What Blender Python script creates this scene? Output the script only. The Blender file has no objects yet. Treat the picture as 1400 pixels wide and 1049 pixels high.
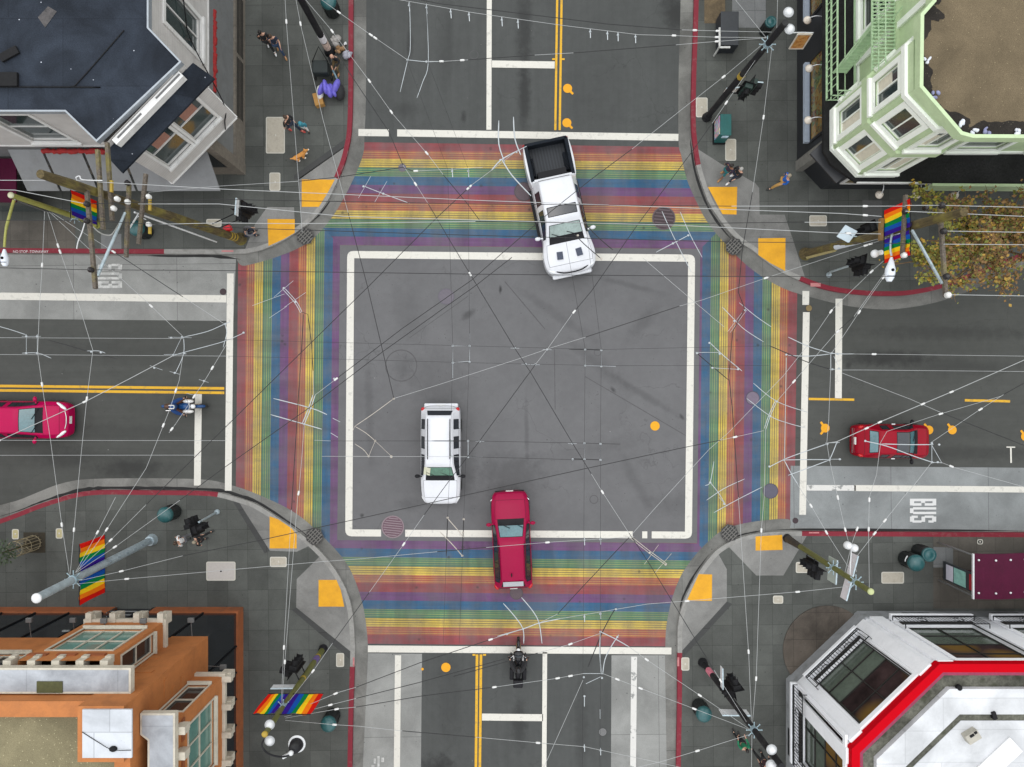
import bpy, bmesh, math, random
from mathutils import Vector, Matrix
random.seed(7)
R = math.radians
S = 28.0; H = 33.3; CX = 700.0; CY = 524.5        # photo pixels per metre on the road, height the photo was taken from
scn = bpy.context.scene
COL = scn.collection
def W(px, py, z=0.0):
    k = (H - z) / (H * S)
    return Vector(((px - CX) * k, -(py - CY) * k, z))
# ---------------------------------------------------------------- materials
def ramp(nt, stops, interp='LINEAR'):
    n = nt.nodes.new('ShaderNodeValToRGB'); cr = n.color_ramp; cr.interpolation = interp
    while len(cr.elements) < len(stops): cr.elements.new(0.5)
    for e, (p, c) in zip(cr.elements, stops):
        e.position = p; e.color = (c[0], c[1], c[2], 1) if not isinstance(c, (int, float)) else (c, c, c, 1)
    return n
def lk(nt, a, b): nt.links.new(a, b)
def noise(nt, vec, scale, detail=4, rough=.6, dist=0):
    n = nt.nodes.new('ShaderNodeTexNoise'); n.inputs['Scale'].default_value = scale
    n.inputs['Detail'].default_value = detail; n.inputs['Roughness'].default_value = rough
    n.inputs['Distortion'].default_value = dist
    lk(nt, vec, n.inputs['Vector']); return n.outputs['Fac']
def mixc(nt, fac, a, b, mode='MIX'):
    n = nt.nodes.new('ShaderNodeMix'); n.data_type = 'RGBA'; n.blend_type = mode
    for sock, val in ((n.inputs['Factor'], fac), (n.inputs[6], a), (n.inputs[7], b)):
        if isinstance(val, (int, float)): sock.default_value = val if sock.type == 'VALUE' else (val, val, val, 1)
        elif isinstance(val, (tuple, list)): sock.default_value = (*val, 1)
        else: lk(nt, val, sock)
    return n.outputs[2]
def math_(nt, op, a, b=None, c=None, clamp=False):
    n = nt.nodes.new('ShaderNodeMath'); n.operation = op; n.use_clamp = clamp
    for i, val in enumerate((a, b, c)):
        if val is None: continue
        if isinstance(val, (int, float)): n.inputs[i].default_value = val
        else: lk(nt, val, n.inputs[i])
    return n.outputs[0]
def newmat(name):
    m = bpy.data.materials.new(name); m.use_nodes = True
    nt = m.node_tree; bs = nt.nodes['Principled BSDF']
    tc = nt.nodes.new('ShaderNodeTexCoord')
    return m, nt, bs, tc.outputs['Object']
def bump(nt, bs, h, strength=.3, dist=.02):
    b = nt.nodes.new('ShaderNodeBump'); b.inputs['Strength'].default_value = strength; b.inputs['Distance'].default_value = dist
    lk(nt, h, b.inputs['Height']); lk(nt, b.outputs[0], bs.inputs['Normal'])
MATS = {}
def pm(name, col, rough=.6, var=.18, scale=6, metal=0, bmp=0, coat=0, spec=.5, dirt=0, dirtcol=(.05, .045, .035)):
    """procedural material: base colour broken by two noises, optional dirt blotches"""
    if name in MATS: return MATS[name]
    m, nt, bs, co = newmat(name)
    n1 = noise(nt, co, scale, 5); n2 = noise(nt, co, scale * 7, 3)
    f = math_(nt, 'ADD', math_(nt, 'MULTIPLY', n1, .65), math_(nt, 'MULTIPLY', n2, .35))
    r = ramp(nt, [(.3, [c * (1 - var) for c in col]), (.7, [min(1, c * (1 + var)) for c in col])])
    lk(nt, f, r.inputs[0]); out = r.outputs[0]
    if dirt:
        d = noise(nt, co, scale * .45, 6, .7, .6)
        dr = ramp(nt, [(.5, 0), (.72, dirt)]); lk(nt, d, dr.inputs[0])
        out = mixc(nt, dr.outputs[0], out, dirtcol)
    lk(nt, out, bs.inputs['Base Color'])
    rr = nt.nodes.new('ShaderNodeMapRange'); lk(nt, n1, rr.inputs[0])
    rr.inputs[3].default_value = max(.02, rough - .08); rr.inputs[4].default_value = min(1, rough + .08)
    lk(nt, rr.outputs[0], bs.inputs['Roughness'])
    bs.inputs['Metallic'].default_value = metal
    bs.inputs['Specular IOR Level'].default_value = spec
    if coat: bs.inputs['Coat Weight'].default_value = coat; bs.inputs['Coat Roughness'].default_value = .04
    if bmp: bump(nt, bs, n2, bmp)
    MATS[name] = m; return m
# ---------------------------------------------------------------- mesh builder
class MB:
    def __init__(s): s.v = []; s.f = []; s.m = []; s.s = []
    def add(s, vs, fs, mi=0, sm=False):
        o = len(s.v); s.v += [Vector(p) for p in vs]
        for f in fs: s.f.append([o + i for i in f]); s.m.append(mi); s.s.append(sm)
        return s
    def face(s, pts, mi=0): return s.add(pts, [list(range(len(pts)))], mi)
    def box(s, c, size, rz=0, mi=0, M=None):
        a, b, d = [k / 2 for k in size]
        vs = [Vector((x, y, z)) for z in (-d, d) for y in (-b, b) for x in (-a, a)]
        if M is None: M = Matrix.Rotation(rz, 3, 'Z')
        return s.add([M @ p + Vector(c) for p in vs], [(0, 2, 3, 1), (4, 5, 7, 6), (0, 1, 5, 4), (2, 6, 7, 3), (0, 4, 6, 2), (1, 3, 7, 5)], mi)
    def bar(s, p, q, w, h, up=(0, 0, 1), mi=0):
        p, q, up = Vector(p), Vector(q), Vector(up); d = (q - p)
        if d.length < 1e-6: return s
        x = d.normalized(); y = up.cross(x)
        if y.length < 1e-4: y = Vector((0, 1, 0)).cross(x)
        if y.length < 1e-4: y = Vector((1, 0, 0)).cross(x)
        y.normalize(); z = x.cross(y)
        M = Matrix((x, y, z)).transposed()
        return s.box((p + q) / 2, (d.length, w, h), M=M, mi=mi)
    def tube(s, pts, r, n=8, mi=0, cap=True):
        pts = [Vector(p) for p in pts]; rs = r if isinstance(r, (list, tuple)) else [r] * len(pts)
        rings = []; prev = None
        for i, p in enumerate(pts):
            t = (pts[min(i + 1, len(pts) - 1)] - pts[max(i - 1, 0)])
            t = t.normalized() if t.length > 1e-9 else Vector((0, 0, 1))
            if prev is None:
                a = Vector((0, 0, 1)) if abs(t.z) < .9 else Vector((1, 0, 0))
                u = t.cross(a).normalized()
            else:
                u = prev - t * prev.dot(t)
                u = u.normalized() if u.length > 1e-6 else t.orthogonal().normalized()
            prev = u; w = t.cross(u)
            rings.append([p + (u * math.cos(2 * math.pi * k / n) + w * math.sin(2 * math.pi * k / n)) * rs[i] for k in range(n)])
        vs = [p for ring in rings for p in ring]; fs = []
        for i in range(len(pts) - 1):
            for k in range(n): fs.append((i * n + k, i * n + (k + 1) % n, (i + 1) * n + (k + 1) % n, (i + 1) * n + k))
        s.add(vs, fs, mi, True)
        if cap: s.add(rings[0][::-1], [list(range(n))], mi); s.add(rings[-1], [list(range(n))], mi)
        return s
    def prism(s, poly, z0, z1, mi=0, top_mi=None):
        n = len(poly); a = sum(poly[i][0] * poly[(i + 1) % n][1] - poly[(i + 1) % n][0] * poly[i][1] for i in range(n))
        poly = poly if a > 0 else poly[::-1]
        vs = [Vector((p[0], p[1], z0)) for p in poly] + [Vector((p[0], p[1], z1)) for p in poly]
        s.add(vs, [(i, (i + 1) % n, n + (i + 1) % n, n + i) for i in range(n)] + [list(range(n))[::-1]], mi)
        s.add(vs[n:], [list(range(n))], mi if top_mi is None else top_mi); return s
    def lathe(s, prof, c=(0, 0, 0), n=16, mi=0, M=None, sm=True):
        vs = []; c = Vector(c)
        for r, z in prof:
            for k in range(n):
                p = Vector((r * math.cos(2 * math.pi * k / n), r * math.sin(2 * math.pi * k / n), z))
                vs.append((M @ p if M else p) + c)
        fs = []
        for i in range(len(prof) - 1):
            for k in range(n): fs.append((i * n + k, i * n + (k + 1) % n, (i + 1) * n + (k + 1) % n, (i + 1) * n + k))
        s.add(vs, fs, mi, sm)
        m = len(prof) - 1
        s.add(vs[:n][::-1], [list(range(n))], mi); s.add(vs[m * n:], [list(range(n))], mi); return s
    def ell(s, c, r, n=12, mi=0, M=None):
        h = n // 2; r = (r, r, r) if isinstance(r, (int, float)) else r
        vs = []; c = Vector(c)
        for i in range(h + 1):
            t = math.pi * i / h
            for k in range(n):
                a = 2 * math.pi * k / n
                p = Vector((r[0] * math.sin(t) * math.cos(a), r[1] * math.sin(t) * math.sin(a), -r[2] * math.cos(t)))
                vs.append((M @ p if M else p) + c)
        return s.add(vs, [(i * n + k, i * n + (k + 1) % n, (i + 1) * n + (k + 1) % n, (i + 1) * n + k) for i in range(h) for k in range(n)], mi, True)
    def build(s, name, mats, parent=None, bevel=0, world=True):
        mats = mats if isinstance(mats, (list, tuple)) else [mats]
        vs = s.v
        if parent is not None and world:
            inv = ROOT[parent.name].inverted(); vs = [inv @ p for p in vs]
        me = bpy.data.meshes.new(name); me.from_pydata(vs, [], s.f); 
        for m in mats: me.materials.append(m)
        me.polygons.foreach_set('material_index', s.m); me.polygons.foreach_set('use_smooth', s.s)
        me.validate(); me.update()
        o = bpy.data.objects.new(name, me); COL.objects.link(o)
        if parent is not None: o.parent = parent; ROOT[o.name] = ROOT[parent.name]
        else: ROOT[o.name] = Matrix.Identity(4)
        if bevel:
            b = o.modifiers.new('edge', 'BEVEL'); b.width = bevel; b.segments = 2; b.limit_method = 'ANGLE'
        return o
ROOT = {}
def tag(o, label=None, cat=None, group=None, kind=None):
    if label: o['label'] = label
    if cat: o['category'] = cat
    if group: o['group'] = group
    if kind: o['kind'] = kind
    return o
def thing(name, label, cat, loc=(0, 0, 0), rz=0, group=None):
    o = bpy.data.objects.new(name, None); COL.objects.link(o)
    o.location = loc; o.rotation_euler = (0, 0, rz); o.empty_display_size = .3
    ROOT[o.name] = Matrix.Translation(Vector(loc)) @ Matrix.Rotation(rz, 4, 'Z')
    return tag(o, label, cat, group)
def struct(name, mb, m, bevel=0): return tag(mb.build(name, m, bevel=bevel), kind='structure')
def evalmesh(o):
    dg = bpy.context.evaluated_depsgraph_get(); dg.update()
    return bpy.data.meshes.new_from_object(o.evaluated_get(dg))
def spline(pts, n=6, closed=False):
    pts = [Vector((p[0], p[1], p[2] if len(p) > 2 else 0)) for p in pts]; out = []
    for i in range(len(pts) - 1):
        p0 = pts[max(i - 1, 0)]; p1 = pts[i]; p2 = pts[i + 1]; p3 = pts[min(i + 2, len(pts) - 1)]
        for k in range(n):
            t = k / n
            out.append(.5 * ((2 * p1) + (p2 - p0) * t + (2 * p0 - 5 * p1 + 4 * p2 - p3) * t * t + (3 * p1 - p0 - 3 * p2 + p3) * t ** 3))
    return out + [pts[-1]]
def textmesh(txt, size=1.0, extrude=0.0):
    c = bpy.data.curves.new('t', 'FONT'); c.body = txt; c.size = size; c.align_x = 'CENTER'; c.align_y = 'CENTER'; c.extrude = extrude
    o = bpy.data.objects.new('t', c); COL.objects.link(o)
    me = evalmesh(o); bpy.data.objects.remove(o); return me
# ---------------------------------------------------------------- camera, light, world
cam = bpy.data.cameras.new('camera'); camo = bpy.data.objects.new('camera', cam); COL.objects.link(camo)
cam.sensor_width = 36; cam.lens = 36 * (H * S) / 1400.0; cam.clip_end = 500; cam.clip_start = .1
camo.location = (0, 0, H); camo.rotation_euler = (0, 0, 0); scn.camera = camo
SUN_EL, SUN_AZ = R(82), R(-30)
w = bpy.data.worlds.new('World'); scn.world = w; w.use_nodes = True
nt = w.node_tree; bg = nt.nodes['Background']
sky = nt.nodes.new('ShaderNodeTexSky'); sky.sky_type = 'NISHITA'; sky.sun_disc = False
sky.sun_elevation = SUN_EL; sky.sun_rotation = SUN_AZ; sky.dust_density = 1.5; sky.air_density = 2.5; sky.ozone_density = 1
hs = nt.nodes.new('ShaderNodeHueSaturation'); hs.inputs['Saturation'].default_value = .22      # thin grey cloud layer
lk(nt, sky.outputs[0], hs.inputs['Color']); lk(nt, hs.outputs[0], bg.inputs[0]); bg.inputs[1].default_value = .15
sl = bpy.data.lights.new('sun', 'SUN'); sl.energy = 0.9; sl.angle = R(150); sl.color = (1, .97, .93)
so = bpy.data.objects.new('sun', sl); COL.objects.link(so)
d = Vector((math.sin(SUN_AZ) * math.cos(SUN_EL), math.cos(SUN_AZ) * math.cos(SUN_EL), math.sin(SUN_EL)))
so.rotation_euler = d.to_track_quat('Z', 'Y').to_euler(); so.location = d * 60
scn.view_settings.view_transform = 'Standard'; scn.view_settings.look = 'None'; scn.view_settings.gamma = 1
scn.view_settings.exposure = 0.54
# ================================================================ ground
def px2m(pts, z=0): return [W(x, y, z) for x, y in pts]
TH = .0106                                                        # the streets are turned this much in the photo
def stain_nodes(nt, co, base, stains, ns=2.2):
    """soft-edged oil and tyre stains broken by noise; (px, py, rx_m, ry_m, strength, angle)"""
    nz = noise(nt, co, ns, 6, .7)
    acc = base
    for (px, py, rx, ry, st, an) in stains:
        p = W(px, py)
        mp = nt.nodes.new('ShaderNodeMapping'); mp.vector_type = 'TEXTURE'
        mp.inputs['Location'].default_value = (p.x, p.y, 0); mp.inputs['Rotation'].default_value = (0, 0, an); mp.inputs['Scale'].default_value = (rx, ry, 50)
        lk(nt, co, mp.inputs[0])
        ln = nt.nodes.new('ShaderNodeVectorMath'); ln.operation = 'LENGTH'; lk(nt, mp.outputs[0], ln.inputs[0])
        q = math_(nt, 'ADD', ln.outputs['Value'], math_(nt, 'MULTIPLY', math_(nt, 'SUBTRACT', nz, .5), 1.3))
        mr = nt.nodes.new('ShaderNodeMapRange'); mr.interpolation_type = 'SMOOTHSTEP'; lk(nt, q, mr.inputs[0])
        mr.inputs[1].default_value = 0.15; mr.inputs[2].default_value = 1.0; mr.inputs[3].default_value = st; mr.inputs[4].default_value = 0
        acc = mixc(nt, mr.outputs[0], acc, (.018, .018, .018))
    return acc
def road_mat(name, col, spots=.5, stains=(), rough=.85, joints=None, var=.27, spotcol=(.03, .03, .028), streak='x'):
    m, nt, bs, co = newmat(name)
    big = noise(nt, co, .22, 5, .55, .5); mid = noise(nt, co, 2.5, 5, .65); fine = noise(nt, co, 38, 3, .7)
    mp = nt.nodes.new('ShaderNodeMapping'); mp.inputs['Scale'].default_value = {'x': (.12, 2.2, 1), 'y': (2.2, .12, 1), 'n': (.7, .7, 1)}[streak]; lk(nt, co, mp.inputs[0]); stk = noise(nt, mp.outputs[0], 1.0, 5, .65, .3)
    f = math_(nt, 'ADD', math_(nt, 'ADD', math_(nt, 'MULTIPLY', big, .3), math_(nt, 'MULTIPLY', stk, .28)), math_(nt, 'ADD', math_(nt, 'MULTIPLY', mid, .22), math_(nt, 'MULTIPLY', fine, .2)))
    r = ramp(nt, [(.33, [c * (1 - var) for c in col]), (.67, [c * (1 + var) for c in col])]); lk(nt, f, r.inputs[0])
    out = r.outputs[0]
    vo = nt.nodes.new('ShaderNodeTexVoronoi'); vo.inputs['Scale'].default_value = 1.7; lk(nt, co, vo.inputs['Vector'])
    vs_ = nt.nodes.new('ShaderNodeTexVoronoi'); vs_.inputs['Scale'].default_value = 6; lk(nt, co, vs_.inputs['Vector'])
    ss = ramp(nt, [(.08, .6), (.2, 0)]); lk(nt, vs_.outputs['Distance'], ss.inputs[0])
    out = mixc(nt, math_(nt, 'MULTIPLY', ss.outputs[0], ramp_of(nt, stk, .52, .68)), out, spotcol)
    sp = ramp(nt, [(.025, spots), (.06, 0)]); lk(nt, vo.outputs['Distance'], sp.inputs[0])
    out = mixc(nt, math_(nt, 'MULTIPLY', sp.outputs[0], ramp_of(nt, noise(nt, co, .8, 2), .45, .6)), out, spotcol)
    vo2 = nt.nodes.new('ShaderNodeTexVoronoi'); vo2.inputs['Scale'].default_value = .9; lk(nt, co, vo2.inputs['Vector'])
    sp2 = ramp(nt, [(.012, .55), (.02, 0)]); lk(nt, vo2.outputs['Distance'], sp2.inputs[0])
    out = mixc(nt, sp2.outputs[0], out, (.5, .5, .48))
    # hairline cracks
    cv = nt.nodes.new('ShaderNodeTexVoronoi'); cv.feature = 'DISTANCE_TO_EDGE'; cv.inputs['Scale'].default_value = .28
    wv = nt.nodes.new('ShaderNodeVectorMath'); wv.operation = 'ADD'; lk(nt, co, wv.inputs[0])
    nn = nt.nodes.new('ShaderNodeTexNoise'); nn.inputs['Scale'].default_value = 1.1; nn.inputs['Detail'].default_value = 5; lk(nt, co, nn.inputs['Vector']); 
    sc = nt.nodes.new('ShaderNodeVectorMath'); sc.operation = 'SCALE'; sc.inputs['Scale'].default_value = 1.2; lk(nt, nn.outputs['Color'], sc.inputs[0]); lk(nt, sc.outputs[0], wv.inputs[1])
    lk(nt, wv.outputs[0], cv.inputs['Vector'])
    cr = ramp(nt, [(.0, .28), (.006, 0)]); lk(nt, cv.outputs['Distance'], cr.inputs[0])
    out = mixc(nt, math_(nt, 'MULTIPLY', cr.outputs[0], ramp_of(nt, big, .45, .6)), out, (.015, .015, .015))
    if stains: out = stain_nodes(nt, co, out, stains)
    lk(nt, out, bs.inputs['Base Color']); bs.inputs['Roughness'].default_value = rough
    bs.inputs['Specular IOR Level'].default_value = .3
    bump(nt, bs, fine, .25, .01); return m
def ramp_of(nt, v, a, b):
    r = ramp(nt, [(a, 0), (b, 1)]); lk(nt, v, r.inputs[0]); return r.outputs[0]
def slab_mat(name, col, tile, ang=-TH, var=.1, dirt=.35, dark=.25, off=(0, 0)):
    """cast pavement: square flags with thin joints, mottled"""
    m, nt, bs, co = newmat(name)
    mp = nt.nodes.new('ShaderNodeMapping'); mp.inputs['Rotation'].default_value = (0, 0, ang); mp.inputs['Location'].default_value = (off[0], off[1], 0); lk(nt, co, mp.inputs[0])
    br = nt.nodes.new('ShaderNodeTexBrick'); br.offset = 0; br.inputs['Scale'].default_value = 1
    br.inputs['Brick Width'].default_value = tile[0]; br.inputs['Row Height'].default_value = tile[1]
    br.inputs['Mortar Size'].default_value = .008; br.inputs['Mortar Smooth'].default_value = .3
    br.inputs['Color1'].default_value = (*[c * (1 - var) for c in col], 1); br.inputs['Color2'].default_value = (*[c * (1 + var) for c in col], 1)
    br.inputs['Mortar'].default_value = (*[c * dark for c in col], 1); lk(nt, mp.outputs[0], br.inputs['Vector'])
    n1 = noise(nt, co, .5, 6, .65, .4); n2 = noise(nt, co, 30, 3)
    r1 = ramp(nt, [(.35, 1 - dirt), (.65, 1.0)]); lk(nt, n1, r1.inputs[0])
    r2 = ramp(nt, [(.3, .8), (.7, 1.0)]); lk(nt, n2, r2.inputs[0])
    out = mixc(nt, 1.0, br.outputs['Color'], r1.outputs[0], 'MULTIPLY'); out = mixc(nt, 1.0, out, r2.outputs[0], 'MULTIPLY')
    vo = nt.nodes.new('ShaderNodeTexVoronoi'); vo.inputs['Scale'].default_value = 2.2; lk(nt, co, vo.inputs['Vector'])
    sp = ramp(nt, [(.035, .75), (.085, 0)]); lk(nt, vo.outputs['Distance'], sp.inputs[0])
    out = mixc(nt, math_(nt, 'MULTIPLY', sp.outputs[0], ramp_of(nt, noise(nt, co, .6, 2), .38, .58)), out, (.02, .02, .018))
    lk(nt, out, bs.inputs['Base Color']); bs.inputs['Roughness'].default_value = .8; bs.inputs['Specular IOR Level'].default_value = .3
    bump(nt, bs, n2, .2, .008); return m
def paint_mat(name, col, wear=.25, rough=.6, under=(.07, .07, .07), wscale=3.0, thr=None):
    m, nt, bs, co = newmat(name)
    n1 = noise(nt, co, wscale, 7, .72); n2 = noise(nt, co, 25, 3)
    r = ramp(nt, [(thr or .62 - wear * .35, 0), (thr + .03 if thr else .68 - wear * .3, 1)]); lk(nt, n1, r.inputs[0])
    v = ramp(nt, [(.3, [c * .84 for c in col]), (.7, col)]); lk(nt, math_(nt, 'ADD', math_(nt, 'MULTIPLY', n2, .5), math_(nt, 'MULTIPLY', n1, .5)), v.inputs[0])
    out = mixc(nt, math_(nt, 'MULTIPLY', r.outputs[0], min(1, wear * 1.2)), v.outputs[0], under)
    lk(nt, out, bs.inputs['Base Color']); bs.inputs['Roughness'].default_value = rough; bs.inputs['Specular IOR Level'].default_value = .3; return m
def sheet(name, pts, z, m):
    mb = MB(); P = px2m(pts, z)
    a = sum(P[i].x * P[(i + 1) % len(P)].y - P[(i + 1) % len(P)].x * P[i].y for i in range(len(P)))
    mb.face(P if a > 0 else P[::-1]); return struct(name, mb, m)
def rect(x0, y0, x1, y1): return [(x0, y0), (x1, y0), (x1, y1), (x0, y1)]
ASPH = road_mat('asphalt street', (.060, .062, .057), .7, [
    (717, 40, .55, 3.2, .6, 0), (717, 130, .45, 2.6, .65, 0), (925, 20, 1.0, 1.6, .7, .5), (610, 60, .5, 4, .25, 0), (560, 60, .25, 1.0, .5, 0), (830, 120, 2.2, 3, .18, 0),
    (180, 640, 2.4, .7, .6, 0), (150, 590, 6, .7, .25, 0), (120, 480, 6, 1.2, .18, 0), (90, 625, 2.5, .8, .4, 0),
    (1210, 490, 3.2, .55, .7, 0), (1300, 455, 6, .6, .35, 0), (1300, 500, 5, .6, .35, 0), (1330, 620, 5, .6, .3, 0), (1160, 500, .25, .25, .6, 0),
    (710, 990, .6, 1.8, .55, 0), (600, 1060, 1.4, 1.5, .75, 0), (795, 1000, .5, 3, .35, 0), (615, 960, .9, 3.5, .25, 0)])
ASPC = road_mat('asphalt crossing', (.118, .117, .120), .7, [
    (760, 430, 3.5, .35, .18, -.6), (820, 500, 3.0, .5, .2, -.7), (880, 540, 3.0, .25, .25, -.55), (640, 430, .6, .25, .45, .7), (550, 500, .78, .78, .2, 0), (600, 520, 2.4, 2.0, .2, 0),
    (700, 650, 2.4, 1.6, .3, 0), (780, 620, 6, .5, .12, .2), (920, 690, 1.6, .8, .2, 0), (560, 690, .9, .5, .25, 0), (684, 396, .12, .3, .8, 0), (932, 570, .12, .25, .6, .6), (838, 533, .15, .25, .6, .6), (495, 705, .15, .15, .7, 0), (880, 440, 1.6, .5, .22, .9), (560, 430, 1.1, 2.2, .16, .3), (720, 590, .16, 2.6, .25, .02), (642, 640, .5, 3.2, .16, 0), (870, 660, .4, 2.6, .2, .5), (505, 560, .3, 3.5, .22, .03), (860, 390, 2.6, .22, .22, -.25)], var=.18, streak='n')
ASPN = road_mat('asphalt main street', (.062, .065, .063), .7, [
    (717, 40, .55, 3.2, .6, 0), (717, 130, .45, 2.6, .65, 0), (925, 20, 1.0, 1.6, .7, .5), (610, 60, .5, 4, .25, 0), (560, 60, .25, 1.0, .5, 0), (830, 120, 2.2, 3, .18, 0), (555, 150, 1.0, .6, .3, 0), (634, 160, .2, .4, .6, 0),
    (710, 990, .6, 1.8, .55, 0), (600, 1060, 1.4, 1.5, .75, 0), (795, 1000, .5, 3, .35, 0), (615, 960, .9, 3.5, .25, 0)], streak='y')
far = 2600
mb = MB(); mb.face(px2m(rect(-far, far, far, -far), 0)); struct('road', mb, ASPH)
sheet('junction_asphalt', [(319, 186), (930, 194), (1098, 330), (1096, 720), (905, 886), (500, 882), (306, 668)], .004, ASPC)
sheet('road', [(484, -2000), (950, -2000), (950, 200), (484, 190)], .003, ASPN); sheet('road', [(480, 880), (930, 884), (930, 2600), (470, 2600)], .003, ASPN)
# concrete bus pads
def pad_mat(name, tile, off, dirt=.3, col=(.29, .293, .28), tint=None):
    return slab_mat(name, tint or col, tile, var=.06, dirt=dirt, dark=.2, off=off)
PADW = pad_mat('concrete pad west', (5.05, 9.0), (1.15, 3.0)); PADE = pad_mat('concrete pad east', (4.75, 9.0), (.55, 3.0), tint=(.26, .275, .275)); PADS = pad_mat('concrete pad south', (9.0, 5.2), (2, 1.6))
sheet('bus_stop_pad', [(-420, 345), (323, 345), (318, 439), (-420, 432)], .006, PADW)
sheet('bus_stop_pad', [(1081, 637), (1800, 643), (1800, 732), (1080, 729)], .006, PADE)
sheet('bus_stop_pad', [(484, 893), (577, 894), (572, 1400), (478, 1400)], .006, PADS)
sheet('bus_stop_pad', [(836, 896), (930, 896), (926, 1400), (834, 1400)], .006, PADS)
# ---------------------------------------------------------------- rainbow crosswalks
def rainbow(name, origin, axis):
    """origin: photo pixel of the outer edge; axis: unit photo vector pointing towards the centre of the crossing"""
    m, nt, bs, co = newmat(name)
    o = W(*origin); ax = Vector((axis[0], -axis[1], 0)).normalized()
    sub = nt.nodes.new('ShaderNodeVectorMath'); sub.operation = 'SUBTRACT'; lk(nt, co, sub.inputs[0]); sub.inputs[1].default_value = o
    wob = noise(nt, co, .4, 2)
    dt = nt.nodes.new('ShaderNodeVectorMath'); dt.operation = 'DOT_PRODUCT'; lk(nt, sub.outputs[0], dt.inputs[0]); dt.inputs[1].default_value = ax
    v = math_(nt, 'ADD', dt.outputs['Value'], math_(nt, 'MULTIPLY', math_(nt, 'SUBTRACT', wob, .5), .02))
    per = 6 * 11.8 / S
    t = math_(nt, 'FRACT', math_(nt, 'DIVIDE', v, per))
    red = (.25, .045, .052); ora = (.36, .088, .048); oli = (.54, .30, .08); yel = (.62, .45, .07); yg = (.10, .075, .035); gre = (.06, .18, .10); gl = (.30, .34, .10); blu = (.014, .095, .20); pur = (.13, .046, .15)
    st = [(0, red)]; b = 1 / 6
    st.append((b * .5, (.27, .05, .058))); st.append((b * .53, red))
    for k, (c1, c2, dn) in enumerate(((ora, oli, .78), (yel, yg, .72), (gre, gl, .78))):
        for q in range(4):
            st.append((b * (1 + k + q / 4), c1)); st.append((b * (1 + k + (q + dn) / 4), c2))
    st += [(b * 4, blu), (b * 5, pur)]
    r = ramp(nt, st, 'CONSTANT'); lk(nt, t, r.inputs[0])
    n1 = noise(nt, co, 1.2, 7, .7, .3); n2 = noise(nt, co, 30, 3)
    mp = nt.nodes.new('ShaderNodeMapping'); mp.inputs['Scale'].default_value = (.25, 7, 1) if abs(axis[0]) < .5 else (7, .25, 1); lk(nt, co, mp.inputs[0])
    n3 = noise(nt, mp.outputs[0], 1, 4)
    wr = ramp(nt, [(.42, .06), (.70, .68)]); lk(nt, math_(nt, 'ADD', math_(nt, 'MULTIPLY', n1, .6), math_(nt, 'MULTIPLY', n2, .4)), wr.inputs[0])
    out = mixc(nt, wr.outputs[0], r.outputs[0], (.115, .112, .112))
    s2 = ramp(nt, [(.32, .8), (.65, 1.05)]); lk(nt, n3, s2.inputs[0]); out = mixc(nt, .8, out, s2.outputs[0], 'MULTIPLY')
    mq = nt.nodes.new('ShaderNodeMapping'); mq.inputs['Scale'].default_value = (1.1, .16, 1) if abs(axis[0]) < .5 else (.16, 1.1, 1); lk(nt, co, mq.inputs[0])
    n4 = noise(nt, mq.outputs[0], 1, 5, .6, .2); tk = ramp(nt, [(.36, .64), (.6, 1.02)]); lk(nt, n4, tk.inputs[0]); out = mixc(nt, .85, out, tk.outputs[0], 'MULTIPLY')
    n5 = noise(nt, co, .35, 4, .6); gm = ramp(nt, [(.42, .03), (.68, .36)]); lk(nt, n5, gm.inputs[0]); out = mixc(nt, gm.outputs[0], out, (.13, .125, .125))
    # dark rubber spots
    vo = nt.nodes.new('ShaderNodeTexVoronoi'); vo.inputs['Scale'].default_value = 1.3; lk(nt, co, vo.inputs['Vector'])
    sp = ramp(nt, [(.05, .6), (.13, 0)]); lk(nt, vo.outputs['Distance'], sp.inputs[0])
    out = mixc(nt, math_(nt, 'MULTIPLY', sp.outputs[0], ramp_of(nt, n1, .45, .55)), out, (.03, .03, .03))
    lk(nt, out, bs.inputs['Base Color']); bs.inputs['Roughness'].default_value = .75; bs.inputs['Specular IOR Level'].default_value = .3
    bump(nt, bs, n2, .2, .008); return m
cs, sn = math.cos(TH), math.sin(TH)
TL, TR, BR_, BL = (464.8, 335.2), (957.5, 340.5), (953.0, 742.8), (461.0, 738.6)       # inner corners of the coloured ring
e = 142
sheet('crosswalk', [TL, TR, (TR[0] + e, TR[1] - e), (TL[0] - e, TL[1] - e)], .008, rainbow('rainbow north', (550, 194.3), (-sn, cs)))
sheet('crosswalk', [TR, BR_, (BR_[0] + e - 1, BR_[1] + e - 1), (TR[0] + e - 1, TR[1] - e + 1)], .008, rainbow('rainbow east', (1089.6, 420), (-cs, -sn)))
sheet('crosswalk', [BL, BR_, (BR_[0] + e, BR_[1] + e), (BL[0] - e, BL[1] + e)], .008, rainbow('rainbow south', (560, 880.6), (sn, -cs)))
sheet('crosswalk', [TL, BL, (BL[0] - e + 1, BL[1] + e - 1), (TL[0] - e + 1, TL[1] - e + 1)], .008, rainbow('rainbow west', (323.5, 500), (cs, sn)))
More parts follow.
